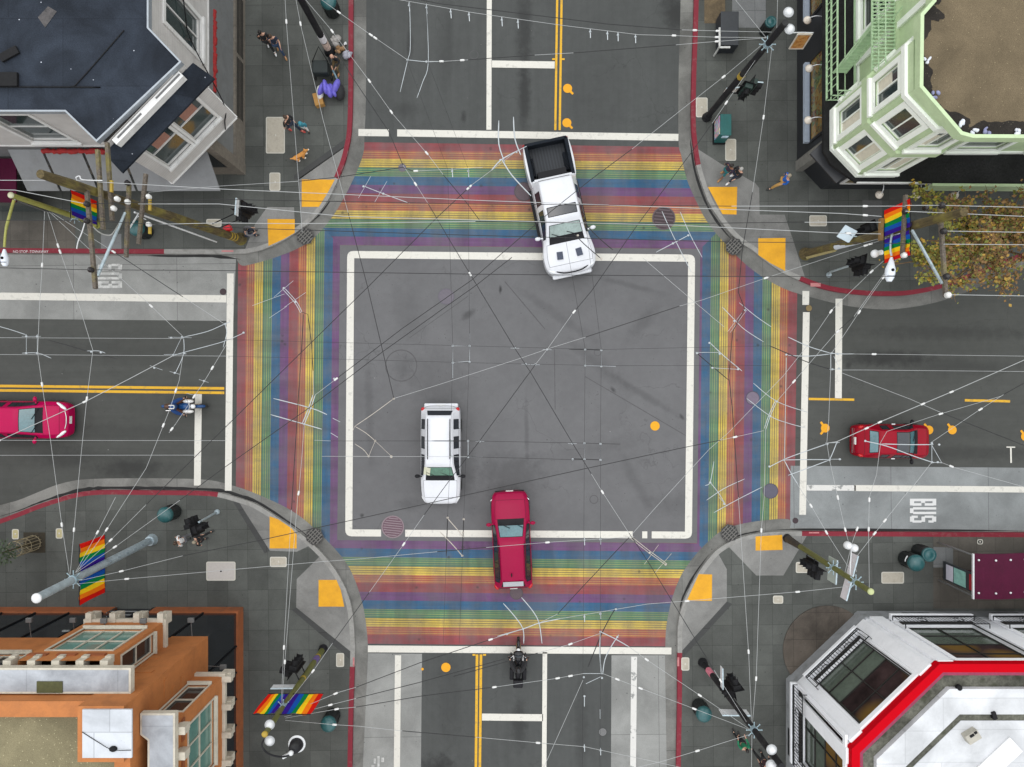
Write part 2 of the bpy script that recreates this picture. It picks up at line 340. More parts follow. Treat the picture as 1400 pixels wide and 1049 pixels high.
# strips of bare asphalt between the colours and the stop lines are cut by the outline below (trim sheets)
sheet('road_strip', [(300, 150), (1000, 150), (1000, 202.3), (300, 194.0 - .0106 * 240)], .010, ASPN)
sheet('road_strip', [(300, 878.2), (1000, 885.2), (1000, 900), (300, 893)], .010, ASPN)
sheet('road_strip', [(326, 320), (322, 700), (300, 700), (300, 320)], .010, ASPH)
sheet('road_strip', [(1091.2, 300), (1087, 640), (1130, 640), (1130, 300)], .010, ASPH)
sheet('bus_stop_pad', [(1081, 637), (1135, 637.4), (1135, 732), (1080, 729)], .0115, PADE)
sheet('bus_stop_pad', [(260, 345), (323, 346), (319, 439), (260, 438)], .0115, PADW)
sheet('bus_stop_pad', [(484, 893), (577, 894), (577, 905), (484, 905)], .0115, PADS)
sheet('bus_stop_pad', [(836, 896), (930, 896), (930, 905), (836, 905)], .0115, PADS)
# ---------------------------------------------------------------- painted lines
WHT = paint_mat('white road paint', (.64, .62, .56), .2); WHW = paint_mat('worn white road paint', (.62, .61, .58), .84, under=(.24, .245, .235), wscale=1.5, thr=.56)
YEL = paint_mat('yellow road paint', (.66, .37, .022), .25); YELD = paint_mat('yellow dot paint', (.72, .33, .01), .05)
ZL = .016
def line(name, p, q, w, m=WHT, z=ZL):
    p, q = Vector((*p, 0)), Vector((*q, 0)); t = (q - p).normalized(); n = Vector((-t.y, t.x, 0)) * w / 2
    return sheet(name, [((p + n).x, (p + n).y), ((q + n).x, (q + n).y), ((q - n).x, (q - n).y), ((p - n).x, (p - n).y)], z, m)
# white box: four sides with rounded outer corners
def boxline():
    o = [(474.6, 343.2), (950.4, 348.2), (946, 736.6), (472.0, 733.4)]; ins = 9.6
    i = [(484.3, 353.2), (940.8, 358.0), (936.4, 727.0), (481.7, 723.9)]
    cs_ = [(0, 1), (1, 2), (2, 3), (3, 0)]
    def rc(c, a, b, r=9):
        c = Vector((*c, 0)); a = (Vector((*a, 0)) - c).normalized(); b = (Vector((*b, 0)) - c).normalized()
        p = c + a * r; q = c + b * r; return [tuple((p * (1 - t) ** 2 + c * 2 * t * (1 - t) + q * t * t).xy) for t in (0, .25, .5, .75, 1)]
    R_ = [rc(o[k], o[k - 1], o[(k + 1) % 4]) for k in range(4)]
    for a, b in ((0, 1), (1, 2), (3, 0)):
        sheet('lane_line', [R_[a][2], R_[a][3], R_[a][4]] + [R_[b][0], R_[b][1], R_[b][2], i[b], i[a]], ZL, WHT)
    # the bottom side is broken at a grate and at two small covers
    def bt(x0, x1):
        f = lambda x, A, B: A[1] + (B[1] - A[1]) * (x - A[0]) / (B[0] - A[0])
        return [(x0, f(x0, i[3], i[2])), (x1, f(x1, i[3], i[2])), (x1, f(x1, o[3], o[2])), (x0, f(x0, o[3], o[2]))]
    sheet('lane_line', [R_[3][2], R_[3][1], R_[3][0]] + [bt(490, 521)[2], bt(490, 521)[1], i[3]], ZL, WHT)
    sheet('lane_line', bt(554, 865), ZL, WHT); sheet('lane_line', bt(878, 885), ZL, WHT)
    sheet('lane_line', [bt(891, 900)[0], i[2], R_[2][2], R_[2][3], R_[2][4], bt(891, 900)[3]], ZL, WHT)
boxline()
line('stop_line', (490, 181.3), (531.6, 181.8), 9.6); line('stop_line', (543, 181.9), (927.5, 188), 9.6)
line('lane_line', (670.4, -500), (668.4, 177.5), 6.8); line('stop_line', (672.5, 87.6), (758.4, 89.0), 9.6)
for dx in (0, 6): line('lane_line', (762 + dx * 1.02 + 7, -500), (759.2 + dx, 178), 3.0, YEL)
line('stop_line', (503, 887.3), (918, 890.2), 9.4); line('lane_line', (745, 892), (741, 1500), 6.2); line('stop_line', (659, 980.5), (742.4, 981.4), 9.6)
for dx in (0, 5.4): line('lane_line', (652.2 + dx, 895), (646 + dx, 1500), 3.6, YEL)
line('lane_line', (544.2, 896), (538, 1500), 8.4); line('lane_line', (867, 898), (861, 1500), 8, WHW)
line('stop_line', (315, 374), (312, 671), 9.2); line('stop_line', (271.3, 539), (269.8, 664), 9.4)
for dy in (0, 6): line('lane_line', (-500, 525.4 + dy - 3), (306.5, 531.2 + dy), 3.6, YEL)
line('lane_line', (-500, 399), (309.5, 408.8), 9.8)
line('stop_line', (1102.4, 427), (1097.3, 704), 9.2); line('stop_line', (1101.8, 398), (1101.6, 417), 9.2); line('lane_line', (1147, 408.5), (1146.2, 545), 9.4)
line('lane_line', (1105.7, 545.6), (1168, 546.6), 3.2, YEL); line('lane_line', (1319, 547.4), (1381, 548.8), 3.4, YEL)
line('lane_line', (1103, 667), (1170, 667.4), 7.6, WHW); line('lane_line', (1168, 667.4), (1900, 674), 8.2); line('lane_line', (1382, 612), (1382.4, 633), 2.2, WHT); line('lane_line', (1376, 611.4), (1388, 611.6), 1.6, WHT)
def dot(px, py, r=6.2, tails=()):
    mb = MB(); c = W(px, py, ZL + .003)
    mb.face([c + Vector((math.cos(a), math.sin(a), 0)) * (r / S) for a in [k * math.pi / 12 for k in range(24)]])
    for an in tails:
        d = Vector((math.cos(an), math.sin(an), 0)); n = Vector((-d.y, d.x, 0)); a = r / S
        mb.face([c + d * a * .7 - n * .06 - Vector((0, 0, .002)), c + d * a * 1.75 - n * .05 - Vector((0, 0, .002)), c + d * a * 1.75 + n * .05 - Vector((0, 0, .002)), c + d * a * .7 + n * .06 - Vector((0, 0, .002))])
    return struct('road_marking', mb, YELD)
for a in ((776, 121, 6.2, (-.8,)), (775, 168, 6.2, (-.8,)), (895.5, 582.5, 6.4), (609.6, 912.6, 6.4), (1128.3, 585.5, 6, (2.2, -2.2)), (1270, 588, 6, (2.2,)), (1302, 588, 6, (2.2,)), (1402, 597, 6, (2.2,)), (577.5, 915, 1.8)): dot(*a)
for x, y in ((757, 81), (770, 81), (648, 895.5), (662.5, 895.5)): sheet('road_marking', rect(x - 2, y - 1.2, x + 2, y + 1.2), ZL + .006, YEL)
def stencil(txt, px, py, wpx, hpx, ang, m, z):
    me = textmesh(txt); xs = [v.co.x for v in me.vertices]; ys = [v.co.y for v in me.vertices]
    w_, h_ = max(xs) - min(xs), max(ys) - min(ys); cx, cy = (max(xs) + min(xs)) / 2, (max(ys) + min(ys)) / 2
    k = (H - z) / (H * S); c = W(px, py, z); M = Matrix.Rotation(ang, 3, 'Z')
    mb = MB(); mb.add([M @ Vector(((v.co.x - cx) / w_ * wpx * k, (v.co.y - cy) / h_ * hpx * k, 0)) + c for v in me.vertices], [list(p.vertices) for p in me.polygons])
    bpy.data.meshes.remove(me); return struct('road_marking', mb, m)
STW = paint_mat('stencil white', (.64, .64, .63), .12); STF = paint_mat('faded stencil white', (.55, .55, .53), .5, under=(.25, .25, .24))
def fatstencil(letters, m):
    """block letters of the bus stop, built of bars: list of (px rect)"""
    mb = MB()
    for k, (x0, y0, x1, y1) in enumerate(letters): z = ZL + .0006 * k; mb.face([W(x0, y1, z), W(x1, y1, z), W(x1, y0, z), W(x0, y0, z)])
    return struct('road_marking', mb, m)
# lettering BUS read from the kerb side, east pad (tops to the right) and west pad (tops to the left)
def bus(x0, x1, y0, y1, flip, m):
    L = x1 - x0; s = (y1 - y0) / 32.0; t = 4.2 * s
    def B(y): return [(0, y, 1, y + t * .8), (0, y, .16, y + 9 * s), (.42, y + t * .8, .58, y + 5.6 * s), (.86, y, 1, y + 9 * s), (.1, y + 6 * s, .44, y + 9.4 * s), (.56, y + 6 * s, .9, y + 9.4 * s)]
    def U(y): return [(.12, y, 1, y + 3.2 * s), (.12, y + 6.2 * s, 1, y + 9.4 * s), (0, y + 1.5 * s, .14, y + 8 * s)]
    def Sx(y): return [(.56, y, .9, y + 3 * s), (0, y + 1.2 * s, .16, y + 8.2 * s), (.1, y + 6.4 * s, .44, y + 9.4 * s), (.44, y + 1.2 * s, .58, y + 8.4 * s), (.84, y + 1.2 * s, 1, y + 8.2 * s), (.06, y, .3, y + 3 * s), (.7, y + 6.4 * s, .9, y + 9.4 * s)]
    out = []
    for k, f in enumerate((B, U, Sx)):
        for (u0, v0, u1, v1) in f(k * 11.4 * s):
            if not flip: out.append((x0 + u0 * L, y0 + v0, x0 + u1 * L, y0 + v1))
            else: out.append((x1 - u1 * L, y1 - v1, x1 - u0 * L, y1 - v0))
    return fatstencil(out, m)
for a_ in ((511, 1037, 514, 1044), (516, 1034, 519, 1049), (521, 1036, 525, 1042), (508, 1046, 512, 1056), (518, 1050, 526, 1060)): sheet('road_marking', rect(*a_), ZL, STF)
bus(1244, 1280, 682, 714.5, False, STW); bus(134, 167, 361, 394, True, STF)
# ---------------------------------------------------------------- kerbs, gutters, pavements
PAVE = slab_mat('pavement flags', (.098, .103, .094), (.98, .98), var=.15, dirt=.32, dark=.42, off=(.2, .1))
RAMPC = slab_mat('ramp concrete', (.25, .247, .235), (7, 7), dirt=.4, dark=.6); RAMPD = slab_mat('dark concrete band', (.06, .061, .06), (6, 6), dirt=.2)
GUT = slab_mat('gutter concrete', (.21, .207, .192), (4.1, 9), dirt=.5, dark=.3); KSHADE = road_mat('wet kerb gap shade', (.02, .02, .02), .2)
BROWN = slab_mat('brown pavement flags', (.125, .112, .095), (.9, 1.2), dirt=.4, dark=.5); LIGHTP = slab_mat('pale pavement patch', (.21, .215, .215), (3, 3), dirt=.3)
KRED = paint_mat('red kerb paint', (.20, .014, .028), .22, under=(.2, .12, .11)); KCON = pm('kerb concrete', (.25, .245, .23), .85, .2, 4, dirt=.4)
TACT = paint_mat('yellow tactile paving', (.95, .46, .012), .07, under=(.35, .3, .2))
def tact_mat():
    m, nt, bs, co = newmat('yellow tactile pad')
    n1 = noise(nt, co, 1.6, 6, .7); n2 = noise(nt, co, 20, 3)
    r = ramp(nt, [(.3, (.56, .26, .006)), (.6, (.70, .34, .006))]); lk(nt, n1, r.inputs[0])
    vo = nt.nodes.new('ShaderNodeTexVoronoi'); vo.inputs['Scale'].default_value = 16; vo.inputs['Randomness'].default_value = 0; lk(nt, co, vo.inputs['Vector'])
    h = ramp(nt, [(.2, 1), (.34, 0)]); lk(nt, vo.outputs['Distance'], h.inputs[0]); bump(nt, bs, h.outputs[0], .6, .006)
    lk(nt, mixc(nt, math_(nt, 'MULTIPLY', n2, .12), r.outputs[0], (.2, .12, .02)), bs.inputs['Base Color']); bs.inputs['Roughness'].default_value = .7; return m
TACT = tact_mat()
ZP = .15
def offset(pl, d):
    out = []
    for i, p in enumerate(pl):
        a = pl[max(i - 1, 0)]; b = pl[min(i + 1, len(pl) - 1)]; t = (b - a).normalized(); out.append(p + Vector((-t.y, t.x, 0)) * d)
    return out
def corner(kerb, gut, side, red, outer, gw=None):
    """kerb: photo polyline of the kerb's road edge; side: +1 when the pavement is left of it (photo y down); red: list of (i0,i1) fractions painted"""
    kl = spline([(W(x, y).x, W(x, y).y, 0) for x, y in kerb], 5)
    inn = offset(kl, .22 * side)
    gl = spline([(W(x, y).x, W(x, y).y, 0) for x, y in gut], 5)
    # pavement
    mb = MB(); poly = [p.xy for p in offset(kl, .20 * side)] + [W(x, y).xy for x, y in outer]
    mb.prism([Vector((p[0], p[1], 0)) for p in poly], -.05, ZP); struct('pavement', mb, PAVE)
    # gutter (flush sheet)
    mb = MB(); P = [Vector((p.x, p.y, .0125)) for p in gl] + [Vector((p.x, p.y, .0125)) for p in offset(kl, .05 * side)[::-1]]
    a = sum(P[i].x * P[(i + 1) % len(P)].y - P[(i + 1) % len(P)].x * P[i].y for i in range(len(P)))
    mb.face(P if a > 0 else P[::-1]); struct('gutter', mb, GUT)
    # kerb stones, red-painted runs apart from bare ones
    n = len(kl)
    flag = [any(a <= i / (n - 1) < b for a, b in red) for i in range(n - 1)]
    i = 0
    while i < n - 1:
        j = i
        while j < n - 1 and flag[j] == flag[i]: j += 1
        mb = MB(); A = kl[i:j + 1]; B = inn[i:j + 1]; z0, z1 = -.02, ZP + .006
        for k in range(len(A) - 1):
            a, b, c, d_ = A[k], A[k + 1], B[k + 1], B[k]
            up = lambda p, z: Vector((p.x, p.y, z))
            mb.face([up(a, z1), up(b, z1), up(c, z1), up(d_, z1)][::(1 if side > 0 else -1)])
            mb.face([up(a, z0), up(b, z0), up(b, z1), up(a, z1)][::(1 if side > 0 else -1)])
            mb.face([up(d_, z0), up(c, z0), up(c, z1), up(d_, z1)][::(-1 if side > 0 else 1)])
        struct('kerb', mb, KRED if flag[i] else KCON); i = j
    return kl
FX = 700
K_NW = [(484, -500), (484, -100), (483.6, 40), (483.2, 130), (481.5, 180), (477, 206), (470, 230), (451, 272), (429, 301), (403, 321), (372, 338), (345, 346), (318, 348), (200, 347.6), (60, 346.6), (-200, 345), (-600, 342)]
G_NW = [(501, -500), (501, -100), (500.8, 40), (500.4, 130), (498.5, 185), (496, 213), (480, 252), (457, 293), (431, 324), (408, 339.5), (377, 352), (346, 361), (330, 363), (322, 352)]
corner(K_NW, G_NW, -1, [(0, .40), (.80, 1)], [(-600, -500)])
K_NE = [(949.5, -500), (949, -100), (947.5, 20), (944.5, 110), (944, 170), (947, 204), (952.4, 234), (966, 274), (981, 299), (997, 319), (1012, 333), (1028, 343.5), (1044, 356.5), (1063, 370), (1084, 381), (1127, 396.6), (1175, 403.7), (1223, 405), (1259, 401), (1294, 392), (1342, 374), (1400, 352), (1470, 338), (1600, 336), (2000, 338)]
G_NE = [(932, -500), (931, -100), (930, 20), (927.6, 110), (927.6, 193), (931, 212), (938.8, 245), (949.5, 270.6), (962.5, 296.5), (976, 316), (992, 334), (1009.6, 352.6), (1027, 368), (1046, 381), (1069, 393.5), (1094, 402.5), (1151, 417), (1199, 423), (1235, 421.6), (1282, 413), (1330, 396), (1400, 366), (1470, 352), (1600, 349), (2000, 352)]
corner(K_NE, G_NE, 1, [(0, .235), (.585, 1)], [(2000, -500)])
K_SE = [(919, 1600), (923, 1100), (925, 960), (925.4, 891), (926.5, 849), (935.6, 817), (951.5, 785.5), (972.6, 757.4), (986, 746), (1001, 738), (1018, 732), (1040, 728), (1068, 726), (1120, 726), (1400, 727.6), (2000, 731)]
G_SE = [(909, 894), (909.6, 880), (911, 856), (918, 821), (930, 789), (946, 764.5), (965.6, 743), (986.7, 725.7), (1011, 717), (1043, 711.7), (1078, 710), (1080, 722)]
corner(K_SE, G_SE, -1, [(0, .195), (.85, 1)], [(2000, 1600)])
K_SW = [(-600, 760), (-200, 744), (-60, 730), (0, 710), (25, 701), (50, 691), (75, 682.5), (100, 675), (122, 671), (150, 669.5), (200, 670), (250, 670.4), (275, 670.8), (300, 673), (325, 679.5), (352, 689), (384, 709), (412.6, 729), (441, 755), (462, 782), (476, 810), (483, 838), (486, 877), (486, 896), (483, 1000), (480, 1200), (472, 1600)]
G_SW = [(-600, 740), (-200, 726), (-60, 710), (0, 691), (25, 684), (50, 674), (75, 664), (100, 657.5), (125, 655), (175, 654), (250, 654.5), (290, 657), (322, 665), (350, 675), (391.5, 694), (419.6, 713.4), (448, 740), (472.4, 768), (486.5, 796), (497, 831), (502, 866.5), (503.4, 893)]
kl = corner(K_SW, G_SW, -1, [(0, .50), (.885, 1)], [(-600, 1600)])
# black strips painting the deep shade along the wet kerb foot
def kerb_shade(pts, w_px, z=.0145):
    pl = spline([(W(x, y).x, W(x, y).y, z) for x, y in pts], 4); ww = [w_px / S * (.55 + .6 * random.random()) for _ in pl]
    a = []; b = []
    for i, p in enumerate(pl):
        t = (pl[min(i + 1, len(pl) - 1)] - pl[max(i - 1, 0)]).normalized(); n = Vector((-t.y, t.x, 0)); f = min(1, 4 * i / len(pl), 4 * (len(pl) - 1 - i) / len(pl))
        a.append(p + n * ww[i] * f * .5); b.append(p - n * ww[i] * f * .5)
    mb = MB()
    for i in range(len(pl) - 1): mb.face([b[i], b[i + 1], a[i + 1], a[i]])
    struct('kerb_gap_shade', mb, KSHADE)
kerb_shade([(-10, 709), (25, 698.5), (50, 688.5), (75, 680), (100, 672.5), (122, 668.5), (150, 667), (200, 667.4), (250, 668), (300, 670.4), (325, 677), (352, 686.5), (384, 706.5), (412.6, 726.5), (430, 742)], 5)
kerb_shade([(944, 190), (945, 204), (950.5, 236), (963.8, 275), (978.6, 301), (994, 321), (1006, 333)], 3.2); kerb_shade([(452, 274), (440, 290), (424, 306)], 3)
kerb_shade([(930, 835), (933, 818), (949, 786), (970, 757)], 3); kerb_shade([(1060, 724), (1120, 724), (1260, 725), (1400, 725.6)], 3.4); kerb_shade([(1000, 736), (1018, 730), (1045, 725)], 2.4)
kerb_shade([(200, 349.8), (240, 350.4), (290, 350.4), (330, 355)], 5)
# curb ramps: pale concrete, dark border bands, yellow tactile pads
def k_(pts): return pts
ZR = ZP + .004
def psheet(name, pts, m, z=ZR): return sheet(name, pts, z, m)
psheet('pavement_ramp', [(409, 244), (472, 200), (476, 207), (469, 229.5), (450, 271), (428, 300), (412, 312)], RAMPC)
psheet('pavement_ramp', [(365.6, 283), (402, 283.6), (403.5, 319), (372, 336.4), (345, 344.6), (333.5, 345), (349, 306)], RAMPC)
psheet('pavement_band', [(402, 246), (402, 240), (472, 190), (475, 199), (410, 245)], RAMPD)
psheet('pavement_ramp', [(954, 204), (986.8, 224.8), (1032.5, 250.5), (1038, 257), (1038.6, 293.5), (1072.6, 293.5), (1086, 333.5), (1101, 381), (1085, 379), (1065, 368.6), (1046, 355), (1029.5, 342), (1013.6, 331.5), (999, 317.6), (983, 297.5), (968, 273), (955, 234)], RAMPC)
psheet('pavement_ramp', [(995.5, 747), (1003, 739.6), (1019, 733.6), (1041, 729.6), (1069, 727.6), (1106, 727.8), (1071, 787), (1034, 787)], RAMPC)
psheet('pavement_ramp', [(981, 755.6), (993.7, 778.5), (993.7, 822.5), (929, 893.6), (929, 850), (938, 818), (953.6, 787), (974, 759.6)], RAMPC)
psheet('pavement_band', [(929, 894), (994, 822.5), (1001, 826), (934, 899)], RAMPD)
psheet('pavement_ramp', [(323, 680.8), (352, 691), (383, 711), (411, 731), (421.4, 747), (405.6, 754.6), (368.6, 753)], RAMPC)
psheet('pavement_ramp', [(439, 759), (405.6, 792), (405, 830.6), (484, 894.6), (483, 877), (480, 839), (473.5, 811), (459.6, 783.4)], RAMPC)
psheet('pavement_band', [(405, 831), (484, 895), (480, 903), (399, 834)], RAMPD); psheet('pavement_band', [(323, 681), (316, 682), (362, 757), (369, 753)], RAMPD)
for p in ([(412.5, 245.6), (457.8, 245.6), (449, 262), (436, 283), (412.5, 283)], [(365.6, 299.7), (403, 299.7), (403, 318.4), (388, 327), (367, 336.5)],
          [(967.7, 255.7), (1008, 255.7), (1007, 293.5), (987.7, 293)], [(1036.7, 326), (1074, 325.5), (1073.5, 370.7), (1053.5, 360), (1036.7, 348.8)],
          [(1033, 733.6), (1069.4, 731.4), (1070, 752), (1033, 753)], [(955.4, 785), (973.6, 785.6), (973.3, 821.6), (939, 821.6)],
          [(368.6, 706), (380, 710), (398, 722), (405.6, 731), (405.6, 750), (368.6, 750)], [(435.5, 793), (460, 793), (466, 807), (470.7, 829.6), (435.5, 829.6)]):
    psheet('tactile_paving', p, TACT, ZP + .009)
psheet('pavement_patch', [(-300, 301), (103, 301), (103, 341), (-300, 340)], BROWN, ZP + .003); psheet('pavement_patch', [(138, 320), (166, 320), (166, 341), (138, 341)], LIGHTP, ZP + .0045)
psheet('pavement_patch', [(1276, 733), (1700, 735), (1700, 832), (1276, 832)], BROWN, ZP + .003); psheet('pavement_patch', [(1276, 748), (1303, 749), (1303, 776), (1276, 776)], LIGHTP, ZP + .0065)
psheet('pavement_patch', rect(1001, -40, 1047, 38), LIGHTP, ZP + .003); psheet('pavement_patch', rect(1179, 274, 1206, 302), pm('dark slab', (.1, .1, .098), .8), ZP + .003)
# stencil on the red kerb
for txt, px, py, wp, m_ in (('NO STOP -TOWAWAY', 42, 344.2, 48, STW), ('NO STOP -TOWAWAY', -190, 343, 48, STW)): 
    o = stencil(txt, px, py, wp, 3.6, -.003, m_, ZP + .010)
KT = paint_mat('faded kerb stencil', (.5, .2, .2), .4, under=(.24, .03, .04))
for x0, y0, x1, y1 in ((303, 342.4, 319, 344.6), (1106, 727.6, 1120, 729.4), (1108, 387, 1122, 392), (926, 899, 928.6, 911), (482.4, 899, 484.6, 911)): psheet('kerb_stencil', rect(x0, y0, x1, y1), KT, ZP + .010)

# old trench scars in the crossing
SCAR = pm('asphalt scar', (.075, .073, .075), .9, .3, 6)
def ringsheet(name, cx, cy, r, w_, m, z=.0065):
    mb = MB(); c = W(cx, cy, z); A = [(c.x + math.cos(k * math.pi / 18) * (r - w_) / S, c.y + math.sin(k * math.pi / 18) * (r - w_) / S) for k in range(36)]; B = [(c.x + math.cos(k * math.pi / 18) * r / S, c.y + math.sin(k * math.pi / 18) * r / S) for k in range(36)]
    ringmesh_(mb, B, A, z); return struct(name, mb, m)
def ringmesh_(mb, A, B, z):
    n = len(A)
    for i in range(n):
        j = (i + 1) % n; mb.face([Vector((*A[i], z)), Vector((*A[j], z)), Vector((*B[j], z)), Vector((*B[i], z))])
ringsheet('road_scar', 548.5, 500, 22, 1.4, SCAR); ringsheet('road_scar', 812, 683, 6, 1, SCAR); ringsheet('road_scar', 817, 482, 5, .8, SCAR); ringsheet('road_scar', 648, 75, 6, .7, SCAR, .0045)
for p, q, w_ in (((758, 478), (759, 560), 1.0), ((560, 462), (640, 405), .8), ((690, 385), (745, 450), 1.2), ((800, 515), (945, 600), 1.0)): line('road_scar', p, q, w_, SCAR, .0065)
# ================================================================ buildings
def Wx(px, z): return (px - CX) * (H - z) / (H * S)
def Wy(py, z): return -(py - CY) * (H - z) / (H * S)
class Wall:
    """vertical wall from p to q (building outline walked counter-clockwise, so outside is on the right)"""
    def __init__(s, p, q, z0, z1):
        s.p = Vector((p[0], p[1], 0)); s.q = Vector((q[0], q[1], 0)); s.z0, s.z1 = z0, z1
        s.L = (s.q - s.p).length; s.t = (s.q - s.p).normalized(); s.n = Vector((s.t.y, -s.t.x, 0)); s.holes = []
    def at(s, u, z, d=0): return s.p + s.t * u + s.n * d + Vector((0, 0, z))
    def hole(s, u0, u1, z0, z1): s.holes.append((u0, u1, z0, z1)); return s
    def mesh(s, mb, depth=.14, mi=0):
        us = sorted({0, s.L} | {h[0] for h in s.holes} | {h[1] for h in s.holes}); zs = sorted({s.z0, s.z1} | {h[2] for h in s.holes} | {h[3] for h in s.holes})
        us = [u for u in us if 0 <= u <= s.L]; zs = [z for z in zs if s.z0 <= z <= s.z1]
        for a, b in zip(us, us[1:]):
            for c, d in zip(zs, zs[1:]):
                mu, mz = (a + b) / 2, (c + d) / 2
                if any(h[0] < mu < h[1] and h[2] < mz < h[3] for h in s.holes): continue
                mb.face([s.at(a, c), s.at(b, c), s.at(b, d), s.at(a, d)], mi)
        for (a, b, c, d) in s.holes:
            for P in (((a, c), (b, c)), ((b, c), (b, d)), ((b, d), (a, d)), ((a, d), (a, c))):
                (u, z), (v, y) = P
                mb.face([s.at(u, z), s.at(u, z, -depth), s.at(v, y, -depth), s.at(v, y)], mi)
        return mb
    def box(s, mb, u0, u1, z0, z1, d0, d1, mi=0):
        vs = [s.at(u, z, d) for z in (z0, z1) for d in (d0, d1) for u in (u0, u1)]
        return mb.add(vs, [(0, 1, 3, 2), (4, 6, 7, 5), (0, 4, 5, 1), (2, 3, 7, 6), (0, 2, 6, 4), (1, 5, 7, 3)], mi)
GLASS = pm('window glass', (.035, .05, .05), .06, .3, 1.2, spec=.8, coat=.3); GLTEAL = pm('greenish window glass', (.10, .22, .19), .12, .25, .9, spec=.8)
GLDK = pm('dark shop glass', (.012, .014, .018), .08, .4, 1.0, spec=.7)
CURT = pm('pale curtain', (.45, .43, .38), .9, .2, 9)
def window(w, u0, u1, z0, z1, parent, fm, gm, fw=.1, cols=1, rows=1, proud=.05, depth=.12, curtain=None, mw=.05, name='window', sill=True, cut=True):
    if cut: w.hole(u0, u1, z0, z1)
    mb = MB(); t = .02
    w.box(mb, u0 - fw, u0, z0 - fw, z1 + fw, -t, proud); w.box(mb, u1, u1 + fw, z0 - fw, z1 + fw, -t, proud)
    w.box(mb, u0, u1, z1, z1 + fw, -t, proud - .003); w.box(mb, u0, u1, z0 - fw, z0, -t, proud - .003)
    if sill: w.box(mb, u0 - fw * 1.2, u1 + fw * 1.2, z0 - fw * 1.5, z0 - fw * .8, .0, proud + .09)
    for k in range(1, cols):
        u = u0 + (u1 - u0) * k / cols; w.box(mb, u - mw / 2, u + mw / 2, z0 + .002, z1 - .002, -depth + .02, -depth + .07)
    for k in range(1, rows):
        z = z0 + (z1 - z0) * k / rows; w.box(mb, u0 + .002, u1 - .002, z - mw / 2, z + mw / 2, -depth + .02, -depth + .068)
    for (a, b, c, d) in ((u0, u0 + .04, z0, z1), (u1 - .04, u1, z0, z1), (u0 + .04, u1 - .04, z0, z0 + .05), (u0 + .04, u1 - .04, z1 - .05, z1)): w.box(mb, a, b, c, d, -depth + .015, -depth + .06)
    f = mb.build(name, fm, parent)
    g = MB(); g.face([w.at(u0, z0, -depth + .01), w.at(u1, z0, -depth + .01), w.at(u1, z1, -depth + .01), w.at(u0, z1, -depth + .01)])
    g.build('pane', gm, f)
    if curtain:
        c0, c1, d0, d1, cm = curtain; mb = MB()
        w.box(mb, u0 + (u1 - u0) * c0, u0 + (u1 - u0) * c1, z0 + (z1 - z0) * d0, z0 + (z1 - z0) * d1, -depth + .012, -depth + .018); mb.build('blind', cm, f)
    return f
def outline(pts, z): return [(Wx(x, z), Wy(y, z)) for x, y in pts]
def inset(poly, d):
    """offset a closed counter-clockwise polygon inwards"""
    out = []; n = len(poly)
    for i in range(n):
        a, b, c = Vector((*poly[i - 1], 0)), Vector((*poly[i], 0)), Vector((*poly[(i + 1) % n], 0))
        t1 = (b - a).normalized(); t2 = (c - b).normalized(); n1 = Vector((-t1.y, t1.x, 0)); n2 = Vector((-t2.y, t2.x, 0))
        k = 1 + n1.dot(n2); m = (n1 + n2) / max(k, .2); out.append(((b + m * d).x, (b + m * d).y))
    return out
def ringmesh(mb, A, B, za, zb, mi=0):
    n = len(A)
    for i in range(n):
        j = (i + 1) % n
        mb.face([Vector((*A[i], za)), Vector((*A[j], za)), Vector((*B[j], zb)), Vector((*B[i], zb))], mi)
    return mb
def roofmat(name, col, spk=.5, scale=30, seam=None, pond=.3, spc=(.6, .55, .45), spscale=9, thr=.1, con=1.0):
    m, nt, bs, co = newmat(name)
    n1 = noise(nt, co, .6, 5, .6, .4); n2 = noise(nt, co, scale, 4, .7)
    r = ramp(nt, [(.3, [c * (1 - .38 * con) for c in col]), (.7, [min(1, c * (1 + .35 * con)) for c in col])]); lk(nt, n2, r.inputs[0])
    r1 = ramp(nt, [(.35, 1 - pond), (.65, 1.1)]); lk(nt, n1, r1.inputs[0]); out = mixc(nt, 1, r.outputs[0], r1.outputs[0], 'MULTIPLY')
    vo = nt.nodes.new('ShaderNodeTexVoronoi'); vo.inputs['Scale'].default_value = spscale; lk(nt, co, vo.inputs['Vector'])
    sp = ramp(nt, [(thr * .5, spk), (thr, 0)]); lk(nt, vo.outputs['Distance'], sp.inputs[0]); out = mixc(nt, sp.outputs[0], out, spc)
    if seam:
        br = nt.nodes.new('ShaderNodeTexBrick'); br.offset = .3; br.inputs['Scale'].default_value = 1; br.inputs['Brick Width'].default_value = seam[0]; br.inputs['Row Height'].default_value = seam[1]
        br.inputs['Mortar Size'].default_value = .02; br.inputs['Color1'].default_value = (.9, .9, .9, 1); br.inputs['Color2'].default_value = (1.1, 1.1, 1.1, 1); br.inputs['Mortar'].default_value = (seam[2],) * 3 + (1,)
        lk(nt, co, br.inputs['Vector']); out = mixc(nt, .8, out, br.outputs['Color'], 'MULTIPLY')
    lk(nt, out, bs.inputs['Base Color']); bs.inputs['Roughness'].default_value = .85; bs.inputs['Specular IOR Level'].default_value = .15; bump(nt, bs, n2, .35, .015); return m
